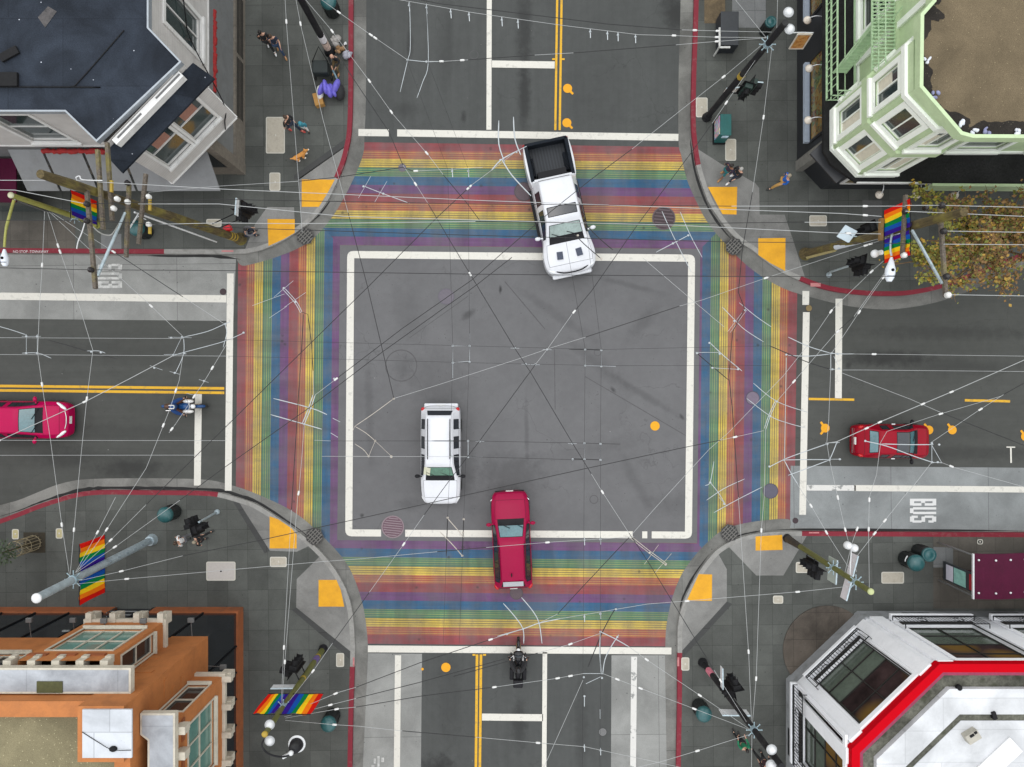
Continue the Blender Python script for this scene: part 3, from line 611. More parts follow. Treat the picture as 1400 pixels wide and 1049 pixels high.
def sidingmat(name, col, pitch=.13):
    m, nt, bs, co = newmat(name)
    sep = nt.nodes.new('ShaderNodeSeparateXYZ'); lk(nt, co, sep.inputs[0])
    f = math_(nt, 'FRACT', math_(nt, 'DIVIDE', sep.outputs['Z'], pitch)); r = ramp(nt, [(0, .45), (.08, .9), (1, 1)]); lk(nt, f, r.inputs[0])
    n1 = noise(nt, co, 1.3, 5); v = ramp(nt, [(.3, [c * .8 for c in col]), (.7, col)]); lk(nt, n1, v.inputs[0])
    lk(nt, mixc(nt, 1, v.outputs[0], r.outputs[0], 'MULTIPLY'), bs.inputs['Base Color']); bs.inputs['Roughness'].default_value = .7
    bump(nt, bs, f, .5, .012); return m
TRIM = pm('white painted trim', (.66, .655, .64), .5, .08, 3, dirt=.25); BLK = pm('black metal', (.012, .012, .013), .6, .3, 8, spec=.12)
# ---------------------------------------------------------------- grey corner house (upper left)
def nw_house():
    zb, zt = 4.0, 8.85
    b = thing('corner_house', 'grey clapboard corner house with flat blue-black roof and diagonal bay', 'building', (-16, 13, .15))
    GW = sidingmat('grey clapboard', (.60, .58, .56)); GS = pm('grey shopfront board', (.165, .17, .172), .6, .12, 2.5, dirt=.3); WOOD = pm('weathered timber', (.16, .14, .115), .8, .35, 7, dirt=.4)
    P = outline([(-420, 198), (185, 199.5), (236, 251), (323.7, 161), (284.4, 121), (284.4, -420), (-420, -420)], zb)
    ws = [Wall(P[i], P[(i + 1) % 7], zb, zt) for i in range(7)]
    RW = pm('reddish blind', (.30, .15, .11), .9, .2, 8)
    # south wall windows
    for u in (-20.15, -24.5, -29): window(ws[0], u - P[0][0], u - P[0][0] + 1.75, 4.6, 7.4, b, TRIM, GLASS, .16, 1, 2)
    L = ws[2].L
    for k, u in enumerate((.55, L / 2 + .12)): window(ws[2], u, u + L / 2 - .68, 5.05, 7.4, b, TRIM, GLASS, .11, 1, 2, curtain=(.25, .8, .45, .75, RW))
    e = ws[4]
    for y in (15.2, 19.5, 24): window(e, 0 + (y - 1.56) - P[4][1], y - P[4][1], 4.8, 7.65, b, TRIM, GLASS, .17, 2, 1)
    mb = MB()
    for w_ in ws: w_.mesh(mb)
    mb.face([Vector((*p, zb)) for p in P[::-1]]); mb.build('wall', GW, b)
    # ground floor: square corner, timber base, shopfront boards
    x0, y0 = Wx(284.4, zb), Wy(198, zb)
    mb = MB(); G = [(-45, y0), (x0, y0), (x0, 45), (-45, 45)]
    mb.prism(G, .15, zb - .002); mb.build('shopfront', GS, b)
    mb = MB(); mb.prism([(x0, y0 + .4), (x0 + .10, y0 + .4), (x0 + .10, 40), (x0, 40)], .15, 1.35); mb.prism([(-45, y0 - .10), (x0 - .3, y0 - .10), (x0 - .3, y0), (-45, y0)], .15, 1.2)
    mb.prism([(x0 - .3, y0 - .12), (x0 + .12, y0 - .12), (x0 + .12, y0 + .4), (x0 - .3, y0 + .4)], .15, 3.95); mb.build('timber_base', WOOD, b, .015)
    for y in (12.6, 15.6):
        mb = MB()
        for k in range(5): mb.box((x0 + .105, y + 1.4, .5 + k * .16), (.02, 2.8, .07))
        mb.build('vent_grille', BLK, b)
    mb = MB(); mb.box((x0 - .8, y0 - .05, 1.9), (1.0, .06, 2.6)); mb.build('shop_door', GLDK, b)
    # awning over the south pavement: four panels
    seams = [20, 68, 121, 173.5, 291]; za, zo = 3.5, 2.6; AW = pm('grey awning cloth', (.20, .205, .21), .75, .1, 1.5, dirt=.25)
    yo = Wy(261, zo)
    for k in range(4):
        xa, xb = Wx(seams[k], 3) + .06, Wx(seams[k + 1], 3) - .06
        if k == 3: xb = Wx(289, 3)
        mb = MB(); mb.add([(xa, y0 - .03, za), (xb, y0 - .03, za), (xb + .22, yo, zo), (xa + .22, yo, zo), (xa, y0 - .03, za - .05), (xb, y0 - .03, za - .05), (xb + .22, yo, zo - .05), (xa + .22, yo, zo - .05), ], [(0, 3, 2, 1), (4, 5, 6, 7), (3, 7, 6, 2), (0, 4, 7, 3), (1, 2, 6, 5), (0, 1, 5, 4)])
        a = mb.build('awning', AW, b)
    # roof, hood over the bay windows
    RF = roofmat('blue black roofing felt', (.026, .033, .046), .8, 20, (6.5, 2.4, .75), .5, (.6, .63, .7), 1.9, .05, .6)
    Q = outline([(-420, 152), (90, 152), (132.5, 193), (247, 85), (202.5, 38.6), (202.5, -420), (-420, -420)], 9.0)
    mb = MB(); mb.prism(Q, 8.86, 9.0); mb.build('roof', RF, b)
    mb = MB(); ringmesh(mb, inset(Q, -.03), inset(Q, .03), 9.03, 9.035); A = inset(Q, -.03); ringmesh(mb, A, A, 8.8, 9.03); mb.build('roof_edge', pm('grey metal edge', (.30, .33, .36), .4, .15, 5, .3), b)
    w_ = ws[2]
    mb = MB(); d0, d1 = .02, .62; u0, u1 = .02, L - .02
    mb.add([w_.at(u0 - .35, 8.55, d0), w_.at(u1 + .35, 8.55, d0), w_.at(u1 + .5, 8.0, d1), w_.at(u0 - .5, 8.0, d1), w_.at(u0 - .35, 8.45, d0), w_.at(u1 + .35, 8.45, d0), w_.at(u1 + .5, 7.9, d1), w_.at(u0 - .5, 7.9, d1)], [(0, 3, 2, 1), (4, 5, 6, 7), (3, 7, 6, 2), (0, 4, 7, 3), (1, 2, 6, 5), (0, 1, 5, 4)]); mb.build('window_hood', RF, b)
    mb = MB(); w_.box(mb, .25, L - .25, 8.50, 8.80, .03, .27); mb.build('fascia', TRIM, b)
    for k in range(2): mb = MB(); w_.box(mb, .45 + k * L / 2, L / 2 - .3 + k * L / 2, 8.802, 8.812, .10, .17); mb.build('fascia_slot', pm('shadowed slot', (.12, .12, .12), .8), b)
    mb = MB(); w_.box(mb, 0, L, 4.0, 4.06, .002, .05); ws[1].box(mb, 0, ws[1].L, 4.0, 4.06, .002, .05); ws[3].box(mb, 0, ws[3].L, 4.0, 4.06, .002, .05); e.box(mb, 0, e.L, 4.0, 4.06, .002, .05); ws[0].box(mb, 0, ws[0].L, 4.0, 4.06, .002, .05); mb.build('trim_band', TRIM, b)
    mb = MB(); e.box(mb, 16.0 - P[4][1], 17.3 - P[4][1], 6.2, 7.8, .0, .45); mb.build('vent_box', pm('pale vent box', (.42, .4, .37), .7, .2), b, .02)
    mb = MB(); mb.face([Vector((Wx(x, 9), Wy(y, 9), 9.012)) for x, y in ((52, 24), (66, 9), (78, 16), (62, 38))]); mb.build('roof_patch', pm('worn felt patch', (.06, .055, .055), .8, .6, 5), b)
    mb = MB(); mb.tube(spline([(-40, Wy(119.5, 9), 9.02), (Wx(60, 9), Wy(119.5, 9), 9.02), (Wx(97, 9), Wy(119, 9), 9.02), (Wx(112, 9), Wy(108, 9), 9.02), (Wx(170, 9), Wy(42, 9), 9.02)], 5), .02, 5); mb.build('roof_seam', BLK, b)
    mb = MB(); mb.box((Wx(9, 9), Wy(110, 9), 9.06), (.9, .5, .12)); mb.box((Wx(14, 9), Wy(75, 9), 9.05), (.7, .3, .1), .5); mb.build('roof_hatch', BLK, b, .02)
    mb = MB(); mb.tube(spline([e.at(11, 8.2, .05), e.at(6, 7.2, .06), e.at(2.2, 6.2, .05), e.at(1.2, 5.6, .05), ws[3].at(.3, 5, .06), w_.at(L - .5, 4.5, .06), w_.at(L - .7, 4.1, .06)], 5), .025, 5); mb.build('cable', BLK, b)
    return b
nw_house()
RED = pm('red cloth', (.28, .012, .012), .8, .35, 6)
for nm, pts, lab in (('bunting', [(Wx(x, 3.55), Wy(207 + (x % 3) * .6, 3.55), 3.62) for x in range(59, 197, 7)], 'long blurry red swag of cloth hung along the top of the grey awning'), ('bunting', [(Wx(292 + (y % 3) * .7, 3.4), Wy(y, 3.4), 3.4) for y in range(14, 132, 7)], 'red swag of cloth hung along the grey shopfront facing the two walkers')):
    mb = MB(); random.seed(3)
    mb.tube(spline(pts, 3), [random.uniform(.07, .14) for _ in range((len(pts) - 1) * 3 + 1)], 7); tag(mb.build(nm, RED), lab, 'bunting', 'red swags on the grey house')
# ---------------------------------------------------------------- green corner house (upper right)
def ne_house():
    zb, zt = 4.2, 10.2
    b = thing('corner_house', 'pale green bay-windowed corner house with brown gravel roof and fire escape', 'building', (18, 13, .15))
    GR = pm('pale green stucco', (.44, .55, .33), .75, .12, 1.5, dirt=.2, dirtcol=(.2, .26, .16)); WT = pm('cream window trim', (.82, .85, .78), .5, .06, 3); TAR = roofmat('black tar roofing', (.022, .022, .022), .5, 12, None, .4, (.3, .28, .2), 5, .05)
    GRD = pm('dark green paint', (.02, .14, .09), .5, .2)
    P = outline([(1800, -420), (1171.7, -420), (1171.7, 118), (1136, 152), (1136, 205), (1170, 241), (1222, 241), (1255, 209), (1800, 209)], zb)
    ws = [Wall(P[i], P[(i + 1) % 9], zb, zt) for i in range(9)]
    CW = pm('cream blind', (.62, .58, .47), .8, .15)
    for i, c0 in ((2, .2), (3, .0), (4, .1), (5, .0)):
        w_ = ws[i]; m_ = .34 if i != 2 else .5
        window(w_, m_, w_.L - m_, 4.95, 6.75, b, WT, GLASS, .22, 2, 1, .07, curtain=(.45, 1, 0, 1, CW))
        window(w_, m_, w_.L - m_, 7.75, 9.35, b, WT, GLASS, .2, 2, 1, .07, curtain=(0, .5, 0, .6, CW) if i % 2 else None)
    w_ = ws[7]
    for u in (1.2, 4.6, 8.2, 12): window(w_, u, u + 1.8, 7.2, 9.3, b, WT, GLASS, .2, 1, 2, .07, curtain=(0, 1, 0, .5, CW)); window(w_, u, u + 1.8, 4.7, 6.4, b, WT, GLASS, .2, 1, 2, .07)
    w_ = ws[1]
    for u in (13.4, 9.5): window(w_, u, u + 1.3, 4.7, 6.7, b, WT, GLDK, .22, 1, 2, .05); window(w_, u + .2, u + 1.3, 7.6, 9.4, b, WT, GLDK, .2, 1, 2, .05)
    mb = MB()
    for w_ in ws: w_.mesh(mb)
    mb.face([Vector((*p, zb)) for p in P[::-1]]); mb.build('wall', GR, b)
    # belt courses
    for (z0, z1, d1, mt) in ((4.2, 4.42, .06, WT), (6.98, 7.42, .12, GR), (9.62, 9.86, .1, WT)):
        A = inset(P, -.002); B = inset(P, -d1); mb = MB(); ringmesh(mb, A, B, z1, z1 - .02); n = len(A)
        for i in range(n):
            j = (i + 1) % n; mb.face([Vector((*B[i], z0)), Vector((*B[j], z0)), Vector((*B[j], z1 - .02)), Vector((*B[i], z1 - .02))])
        mb.build('belt_course', mt, b)
    Q = outline([(1800, -420), (1275, -420), (1275.4, 0), (1258.7, 19), (1257.5, 119), (1313.5, 184), (1330, 188.5), (1800, 191)], 10.5)
    mb = MB(); mb.prism(Q, 10.1, 10.25); mb.build('eave', GR, b)
    GV = roofmat('brown roof gravel', (.135, .105, .065), .8, 45, None, .25, (.30, .25, .15), 7, .12)
    I = inset(Q, .22); mb = MB(); mb.face([Vector((*p, 10.3)) for p in I]); mb.build('roof', GV, b)
    mb = MB(); ringmesh(mb, Q, inset(Q, .12), 10.5, 10.5); n = len(Q)
    for i in range(n):
        j = (i + 1) % n; mb.face([Vector((*Q[i], 10.25)), Vector((*Q[j], 10.25)), Vector((*Q[j], 10.5)), Vector((*Q[i], 10.5))]); J = inset(Q, .12); mb.face([Vector((*J[j], 10.3)), Vector((*J[i], 10.3)), Vector((*J[i], 10.5)), Vector((*J[j], 10.5))])
    mb.build('parapet', GR, b)
    # black silt that has washed to the roof edge
    mb = MB(); random.seed(11); J = inset(Q, .13)
    for i in (1, 2, 3, 4, 5, 6):
        a, c = Vector((*J[i], 10.304)), Vector((*J[i + 1], 10.304)); n_ = max(8, int((c - a).length / .12)); t = (c - a).normalized(); nn = Vector((-t.y, t.x, 0)); rs = [.34 + .2 * math.sin(q * .21 + i) + .1 * math.sin(q * .57) + random.uniform(-.05, .05) for q in range(n_ + 1)]; a = a + Vector((0, 0, .002 * i)); c = c + Vector((0, 0, .002 * i))
        for k in range(n_):
            p, q = a + (c - a) * k / n_, a + (c - a) * (k + 1) / n_; mb.face([p, q, q + nn * rs[k + 1], p + nn * rs[k]])
    mb.build('roof_silt', roofmat('black roof silt', (.03, .026, .022), .6, 25, None, .4, (.25, .22, .15), 8, .12), b)
    # ground floor: ledge and shopfronts
    LP = outline([(1800, -420), (1126.5, -420), (1126.5, 206), (1136, 224), (1160, 241), (1172, 249), (1800, 251)], zb)
    mb = MB(); mb.prism(LP, 4.0, 4.17); mb.build('shop_ledge', TAR, b)
    mb = MB(); mb.bar(Vector((Wx(1172, 4.2), Wy(249.6, 4.2), 4.16)), Vector((Wx(1257, 4.2), Wy(250, 4.2), 4.16)), .06, .08); mb.build('ledge_trim', TRIM, b)
    mb = MB(); mb.bar(Vector((Wx(1272, 4), Wy(254, 4), 3.8)), Vector((Wx(1700, 4), Wy(257, 4), 3.8)), .12, .7); mb.build('fascia_board', GR, b)
    SHOP = pm('black shopfront paint', (.018, .019, .022), .4, .3, 3)
    Gp = [(45, Wy(256, .15)), (45, 45), (13.78, 45), (13.78, Wy(247, .15) + 1.1), (13.9 + .9, Wy(256, .15))]
    Gp = [(13.85, 45), (13.85, 10.7), (15.0, 9.45), (45, 9.45), (45, 45)]
    mb = MB(); mb.prism(Gp, .15, 4.0); mb.build('shopfront', SHOP, b)
    DISP = None
    m, nt, bs, co = newmat('shop display'); vo = nt.nodes.new('ShaderNodeTexVoronoi'); vo.inputs['Scale'].default_value = 2.6; lk(nt, co, vo.inputs['Vector'])
    r = ramp(nt, [(0, (.05, .03, .02)), (.2, (.32, .16, .03)), (.4, (.07, .05, .02)), (.55, (.03, .12, .05)), (.7, (.35, .24, .06)), (.85, (.12, .04, .03))]); sepc = nt.nodes.new('ShaderNodeSeparateColor'); lk(nt, vo.outputs['Color'], sepc.inputs[0]); lk(nt, sepc.outputs[0], r.inputs[0]); lk(nt, mixc(nt, .5, r.outputs[0], noise_col(nt, co)), bs.inputs['Base Color']); bs.inputs['Roughness'].default_value = .15; DISP = m
    gw = Wall((13.85, 40), (13.85, 10.9), .15, 4.0); sl = pm('blue grey sill', (.33, .38, .45), .5, .1)
    for (ya, yb) in ((14.9, 11.2), (18.4, 16.9)):
        f = window(gw, 40 - ya, 40 - yb, 1.75, 3.85, b, SHOP, DISP, .06, 1, 1, .06, -.02, None, .04, 'shop_window', False, False)
        mb = MB(); gw.box(mb, 40 - ya, 40 - yb, 1.45, 1.68, .02, .26); mb.build('sill', sl, f)
    gs = Wall((15.0, 9.45), (45, 9.45), .15, 4.0)
    f = window(gs, .5, 5.0, 1.2, 3.6, b, TRIM, DISP, .05, 2, 1, .06, -.02, None, .04, 'shop_window', False, False)
    mb = MB(); mb.bar((13.9, 15.2, 3.55), (13.9, 13.9, 2.9), .12, .3); mb.bar((13.95, 18.0, 3.6), (13.95, 17.2, 2.8), .1, .24); mb.build('window_poster', pm('turquoise board', (.01, .22, .33), .5, .2), b)
    mb = MB(); mb.add([(13.75, 10.75, 3.7), (14.95, 9.4, 3.7), (14.25, 8.8, 3.35), (13.1, 10.1, 3.35), (13.75, 10.75, 3.6), (14.95, 9.4, 3.6), (14.25, 8.8, 3.25), (13.1, 10.1, 3.25)], [(0, 3, 2, 1), (4, 5, 6, 7), (3, 7, 6, 2), (0, 4, 7, 3), (1, 2, 6, 5)]); mb.build('entrance_canopy', SHOP, b)
    mb = MB(); mb.box((13.95, 10.55, 2.05), (.35, .5, 3.8)); mb.build('corner_post', pm('worn corner post', (.16, .155, .14), .7, .3, 6), b, .02)
    # fire escape on the wall facing the main street
    FE = pm('green fire escape paint', (.42, .58, .36), .5, .15, 5); fe = ws[1]
    def U(py, z): return P[1][1] - Wy(py, z)
    def rail(mb, a, c, h=.95, n=10, r=.016):
        a, c = Vector(a), Vector(c); up = Vector((0, 0, h))
        for z in (0, .5, 1): mb.bar(a + up * z, c + up * z, .035, .035)
        for k in range(n + 1):
            p = a + (c - a) * k / n; mb.bar(p, p + up, .025, .025)
    for z, d1, ua, ub in ((4.3, 1.35, U(-60, 4.3), U(137, 4.3)), (7.3, 1.0, U(-90, 7.3), U(108, 7.3))):
        mb = MB(); n_ = int((ub - ua) / .14)
        if z > 5:
            for k in range(n_): fe.box(mb, ua + k * .14, ua + k * .14 + .06, z, z + .03, .12, d1)
        else:
            for k in range(3): fe.box(mb, ua, ub, z, z + .03, .55 + k * .3, .59 + k * .3)
        fe.box(mb, ua, ub, z - .08, z, .1, .16); fe.box(mb, ua, ub, z - .08, z, d1 - .06, d1); mb.build('fire_escape_platform', FE, b)
        mb = MB(); rail(mb, fe.at(ua, z, d1), fe.at(ub, z, d1), n=int((ub - ua) / .3)); rail(mb, fe.at(ub, z, d1), fe.at(ub, z, .15), n=5); mb.build('railing', FE, b)
    mb = MB(); a, c = fe.at(U(100, 4.3), 4.35, .8), fe.at(U(25, 7.3), 7.3, .55)
    for s_ in (-.26, .26): mb.bar(a + fe.n * s_, c + fe.n * s_, .05, .12); mb.bar(a + fe.n * s_ + Vector((0, 0, .8)), c + fe.n * s_ + Vector((0, 0, .8)), .035, .035)
    for k in range(15):
        p = a + (c - a) * (k + .5) / 15; mb.bar(p - fe.n * .26, p + fe.n * .26, .16, .025)
    mb.build('fire_escape_stair', FE, b)
    for py in (-40, 60, 112): mb = MB(); fe.box(mb, U(py, 6) - .12, U(py, 6) + .12, 4.3, 9.9, .003, .1); mb.build('pilaster', WT, b)
    return b
def noise_col(nt, co):
    n = nt.nodes.new('ShaderNodeTexNoise'); n.inputs['Scale'].default_value = 6; lk(nt, co, n.inputs['Vector']); r = ramp(nt, [(.35, (.02, .015, .01)), (.5, (.2, .12, .03)), (.65, (.05, .16, .1))]); lk(nt, n.outputs['Fac'], r.inputs[0]); return r.outputs[0]
ne_house()
# ---------------------------------------------------------------- orange stucco building (lower left)
def sw_house():
    b = thing('stucco_building', 'orange stucco corner building with white brackets, silver ledges and gravel roof', 'building', (-17, -15, .15))
    OR = pm('orange stucco', (.40, .142, .038), .8, .16, 2.2, dirt=.35, dirtcol=(.14, .055, .02)); OD = pm('dark orange plinth', (.26, .075, .022), .8, .2, 3, dirt=.4)
    CR = pm('cream bracket paint', (.50, .46, .38), .6, .12, 6, dirt=.3); SV = roofmat('silver roof coating', (.40, .42, .45), .3, 14, (3.2, 3, .75), .42, (.15, .17, .1), 2, .05, .12); GV = roofmat('grey green roof gravel', (.20, .175, .105), .8, 45, None, .25, (.5, .45, .28), 8, .16)
    x0, y0, zt = -13.12, -10.92, 9.85
    A = Wall((x0, y0), (-45, y0), 4.0, zt); E = Wall((x0, -45), (x0, y0), 4.0, zt)
    for u in (6.4, 10.2, 14): window(A, u, u + 1.9, 5.8, 8.3, b, CR, GLDK, .08, 2, 2, .05)
    mb = MB(); A.mesh(mb); E.mesh(mb); mb.prism([(x0 - .002, y0 - .002), (-45, y0 - .002), (-45, y0 - .55), (x0 - .55, y0 - .55), (x0 - .55, -45), (x0 - .002, -45)], 9.4, zt + .003)
    mb.build('wall', OR, b)
    mb = MB(); mb.face([(x0 - .3, y0 - .3, 9.5), (-45, y0 - .3, 9.5), (-45, -45, 9.5), (x0 - .3, -45, 9.5)]); mb.build('roof', GV, b)
    # ground floor
    mb = MB(); mb.prism([(x0 - .03, y0 - .03), (-45, y0 - .03), (-45, -45), (x0 - .03, -45)], .15, 4.0); mb.build('shopfront', GLDK, b)
    mb = MB(); mb.prism([(x0 + .06, y0 + .06), (-17.3, y0 + .06), (-17.3, y0 - .2), (x0 - .2, y0 - .2), (x0 - .2, -45), (x0 + .06, -45)], .15, .8); mb.prism([(-19.2, y0 + .06), (-45, y0 + .06), (-45, y0 - .2), (-19.2, y0 - .2)], .15, .8); mb.build('plinth', OD, b)
    mb = MB(); mb.bar((-19.2, y0 + .05, .75), (-17.3, y0 + .05, .75), .04, .06); mb.bar((-19.2, y0 + .05, .15), (-19.2, y0 + .05, 1.0), .04, .04); mb.bar((-17.4, y0 + .05, .15), (-17.4, y0 + .05, 1.0), .04, .04); mb.build('door_rail', pm('steel rail', (.4, .4, .4), .3, .1, metal=1), b)
    for k in range(12):
        mb = MB(); mb.box((x0 + .0, y0 - 1.6 - k * 1.25, 2.3), (.05, .06, 3.3)); mb.build('shop_mullion', BLK, b)
        mb = MB(); mb.box((x0 - 1.6 - k * 1.6, y0, 2.3), (.06, .05, 3.3)); mb.build('shop_mullion', BLK, b)
    mb = MB(); mb.box((x0 - 3.4, y0 + .05, 3.9), (.9, .1, .06)); mb.box((x0 - 6.5, y0 + .04, 3.3), (.3, .05, .1)); mb.build('door_frame', pm('grey door frame', (.25, .27, .27), .6), b)
    # bays
    def bay(p, q, n_, depth, z0, z1, nm, win_u, side_u0, cols, nbr):
        p, q, n_ = Vector((*p, 0)), Vector((*q, 0)), Vector((*n_, 0)); t = (q - p).normalized(); L = (q - p).length
        a, c, d_, e_ = p + n_ * depth, q + n_ * depth, q, p
        F = Wall(a, c, z0, z1); Rr = Wall(c, d_, z0, z1); Ll = Wall(e_, a, z0, z1)
        bw = MB(); f1 = window(F, win_u[0], win_u[1], z0 + .85, z1 - .95, b, CR, GLTEAL, .07, cols, 2, .04, .12)
        for w_ in (Ll, Rr): window(w_, .18, w_.L - .18, z0 + .85, z1 - .9, b, CR, GLDK, .06, 1, 2, .04, .12)
        for w_ in (F, Rr, Ll): w_.mesh(bw)
        bw.face([v + Vector((0, 0, z0)) for v in (a, e_, d_, c)]); bw.build('bay', OR, b)
        mb = MB(); F.box(mb, -.12, L + .12, z0 - .12, z0 + .06, -.3, .12); Ll.box(mb, 0, Ll.L - .3, z0 - .12, z0 + .06, .003, .12); Rr.box(mb, .3, Rr.L, z0 - .12, z0 + .06, .003, .12); mb.build('bay_sill', CR, b)
        for k in range(nbr):
            u = .1 + (L - .2) * k / (nbr - 1); mb = MB(); F.box(mb, u - .16, u + .16, z0 - .55, z0 - .13, -.15, .28); F.box(mb, u - .12, u + .12, z0 - .13, z0 + .1, -.1, .38); mb.build('bracket', CR, b)
        mb = MB()
        for k in range(3): F.box(mb, .35 + k * L / 3, .35 + k * L / 3 + L / 4.5, z1 - .62, z1 - .42, .0, .05)
        mb.build('panel_moulding', OD, b)
    bay((-14.35, y0), (-17.5, y0), (0, 1), 1.1, 5.2, 9.15, 'bay', (.35, 2.75), 0, 3, 4)
    bay((x0, -15.7), (x0, -12.05), (1, 0), 1.2, 5.2, 9.15, 'bay', (.5, 3.1), 0, 3, 4)
    # silver-topped ledges on brackets
    for (poly, brk) in (([(-13.35, y0 + .96), (-45, y0 + .96), (-45, y0 + .06), (-13.35, y0 + .06)], [(-13.35 - 1.1 - k * .86, y0 + .98, 0) for k in range(12)]), ([(x0 + 1.32, -11.55), (x0 + .1, -11.55), (x0 + .1, -12.3), (x0 + .36, -12.5), (x0 + .36, -45), (x0 + 1.32, -45)], [(x0 + 1.36, -12.3 - k * .9, 1) for k in range(10)])):
        mb = MB(); mb.prism(poly, 9.18, 9.42); mb.build('ledge', CR, b); a = sum(poly[i][0] * poly[(i + 1) % len(poly)][1] - poly[(i + 1) % len(poly)][0] * poly[i][1] for i in range(len(poly)))
        I = inset(poly if a > 0 else poly[::-1], .07); mb = MB(); mb.face([Vector((*p, 9.426)) for p in I]); mb.build('ledge_roof', SV, b)
        for (x, y, o) in brk:
            mb = MB(); mb.box((x, y - .05 if not o else y, 8.98), ((.28, .36, .36) if not o else (.36, .28, .36))); mb.box((x, y + .05 if not o else y, 8.8) if not o else (x + .02, y, 8.8), ((.22, .26, .2) if not o else (.26, .22, .2))); mb.build('bracket', CR, b)
    # corner tower with silver cap
    mb = MB(); mb.prism([(x0 + .06, y0 + .06), (-14.62, y0 + .06), (-14.62, -12.74), (x0 + .06, -12.74)], 4.0, 10.35); t = mb.build('tower', OR, b)
    mb = MB(); T = [(Wx(180.5, 10.4), Wy(1036, 10.4)), (Wx(180.5, 10.4), Wy(970, 10.4)), (Wx(113, 10.4), Wy(970, 10.4)), (Wx(113, 10.4), Wy(1036, 10.4))]; mb.prism(T, 10.352, 10.42); mb.build('tower_cap', roofmat('white roof sheet', (.46, .48, .51), .4, 14, (1.75, 1.1, .7), .2, (.3, .3, .3), 2, .05, .08), b)
    mb = MB(); mb.ell((Wx(156, 10.4), Wy(1023, 10.4), 10.45), (.14, .1, .09), 10); mb.build('roof_vent', BLK, b)
    mb = MB(); mb.tube(spline([(Wx(113, 10.4), Wy(1000, 10.4), 10.44), (Wx(135, 10.4), Wy(1014, 10.4), 10.44), (Wx(156, 10.4), Wy(1023, 10.4), 10.5), (Wx(180, 10.4), Wy(1025, 10.4), 10.44)], 5), .012, 5); mb.build('cable', BLK, b)
    mb = MB(); A.box(mb, 2.6, 3.5, 9.43, 9.46, .1, .5); mb.build('moss', pm('moss patch', (.06, .06, .02), .9, .4), b)
    # recessed relief marks on the tower sides
    for k, (u, z) in enumerate(((-.55, 7.6), (-1.1, 7.0), (-1.0, 6.3))):
        mb = MB(); mb.box((x0 + .07, y0 + u, z), (.04, .7, .22)); mb.build('relief_panel', OR, b); mb = MB(); mb.box((x0 + u - .2, y0 + .07, z), (.7, .04, .22)); mb.build('relief_panel', OR, b)
    return b
sw_house()
SPOT = pm('grey floodlight metal', (.12, .12, .12), .5, .2)
for (px, py, z, bx, by, lab) in ((40, 848, 4.1, 0, -1.0, 'small grey floodlight on an arm, leftmost over the black shopfront'), (100, 848, 4.1, 0, -1.0, 'small grey floodlight on an arm, second from left over the black shopfront'), (261, 848, 4.1, 0, -1.0, 'small grey floodlight on an arm right of the orange bay'), (305, 912, 4.1, -1.0, 0, 'small grey floodlight on an arm over the side shopfront of the orange building'), (142, 849, 5.6, 0, -.5, 'left grey floodlight mounted above the orange bay window'), (196, 849, 5.6, 0, -.5, 'right grey floodlight mounted above the orange bay window')):
    p = W(px, py, z); t = thing('floodlight', lab, 'floodlight', p, 0, 'floodlights on the orange building')
    mb = MB(); mb.box(p, (.26, .2, .12)); mb.build('lamp_housing', SPOT, t, .02); mb = MB(); mb.tube([p, p + Vector((bx, by, -.15))], .018, 6); mb.build('bracket_arm', SPOT, t)
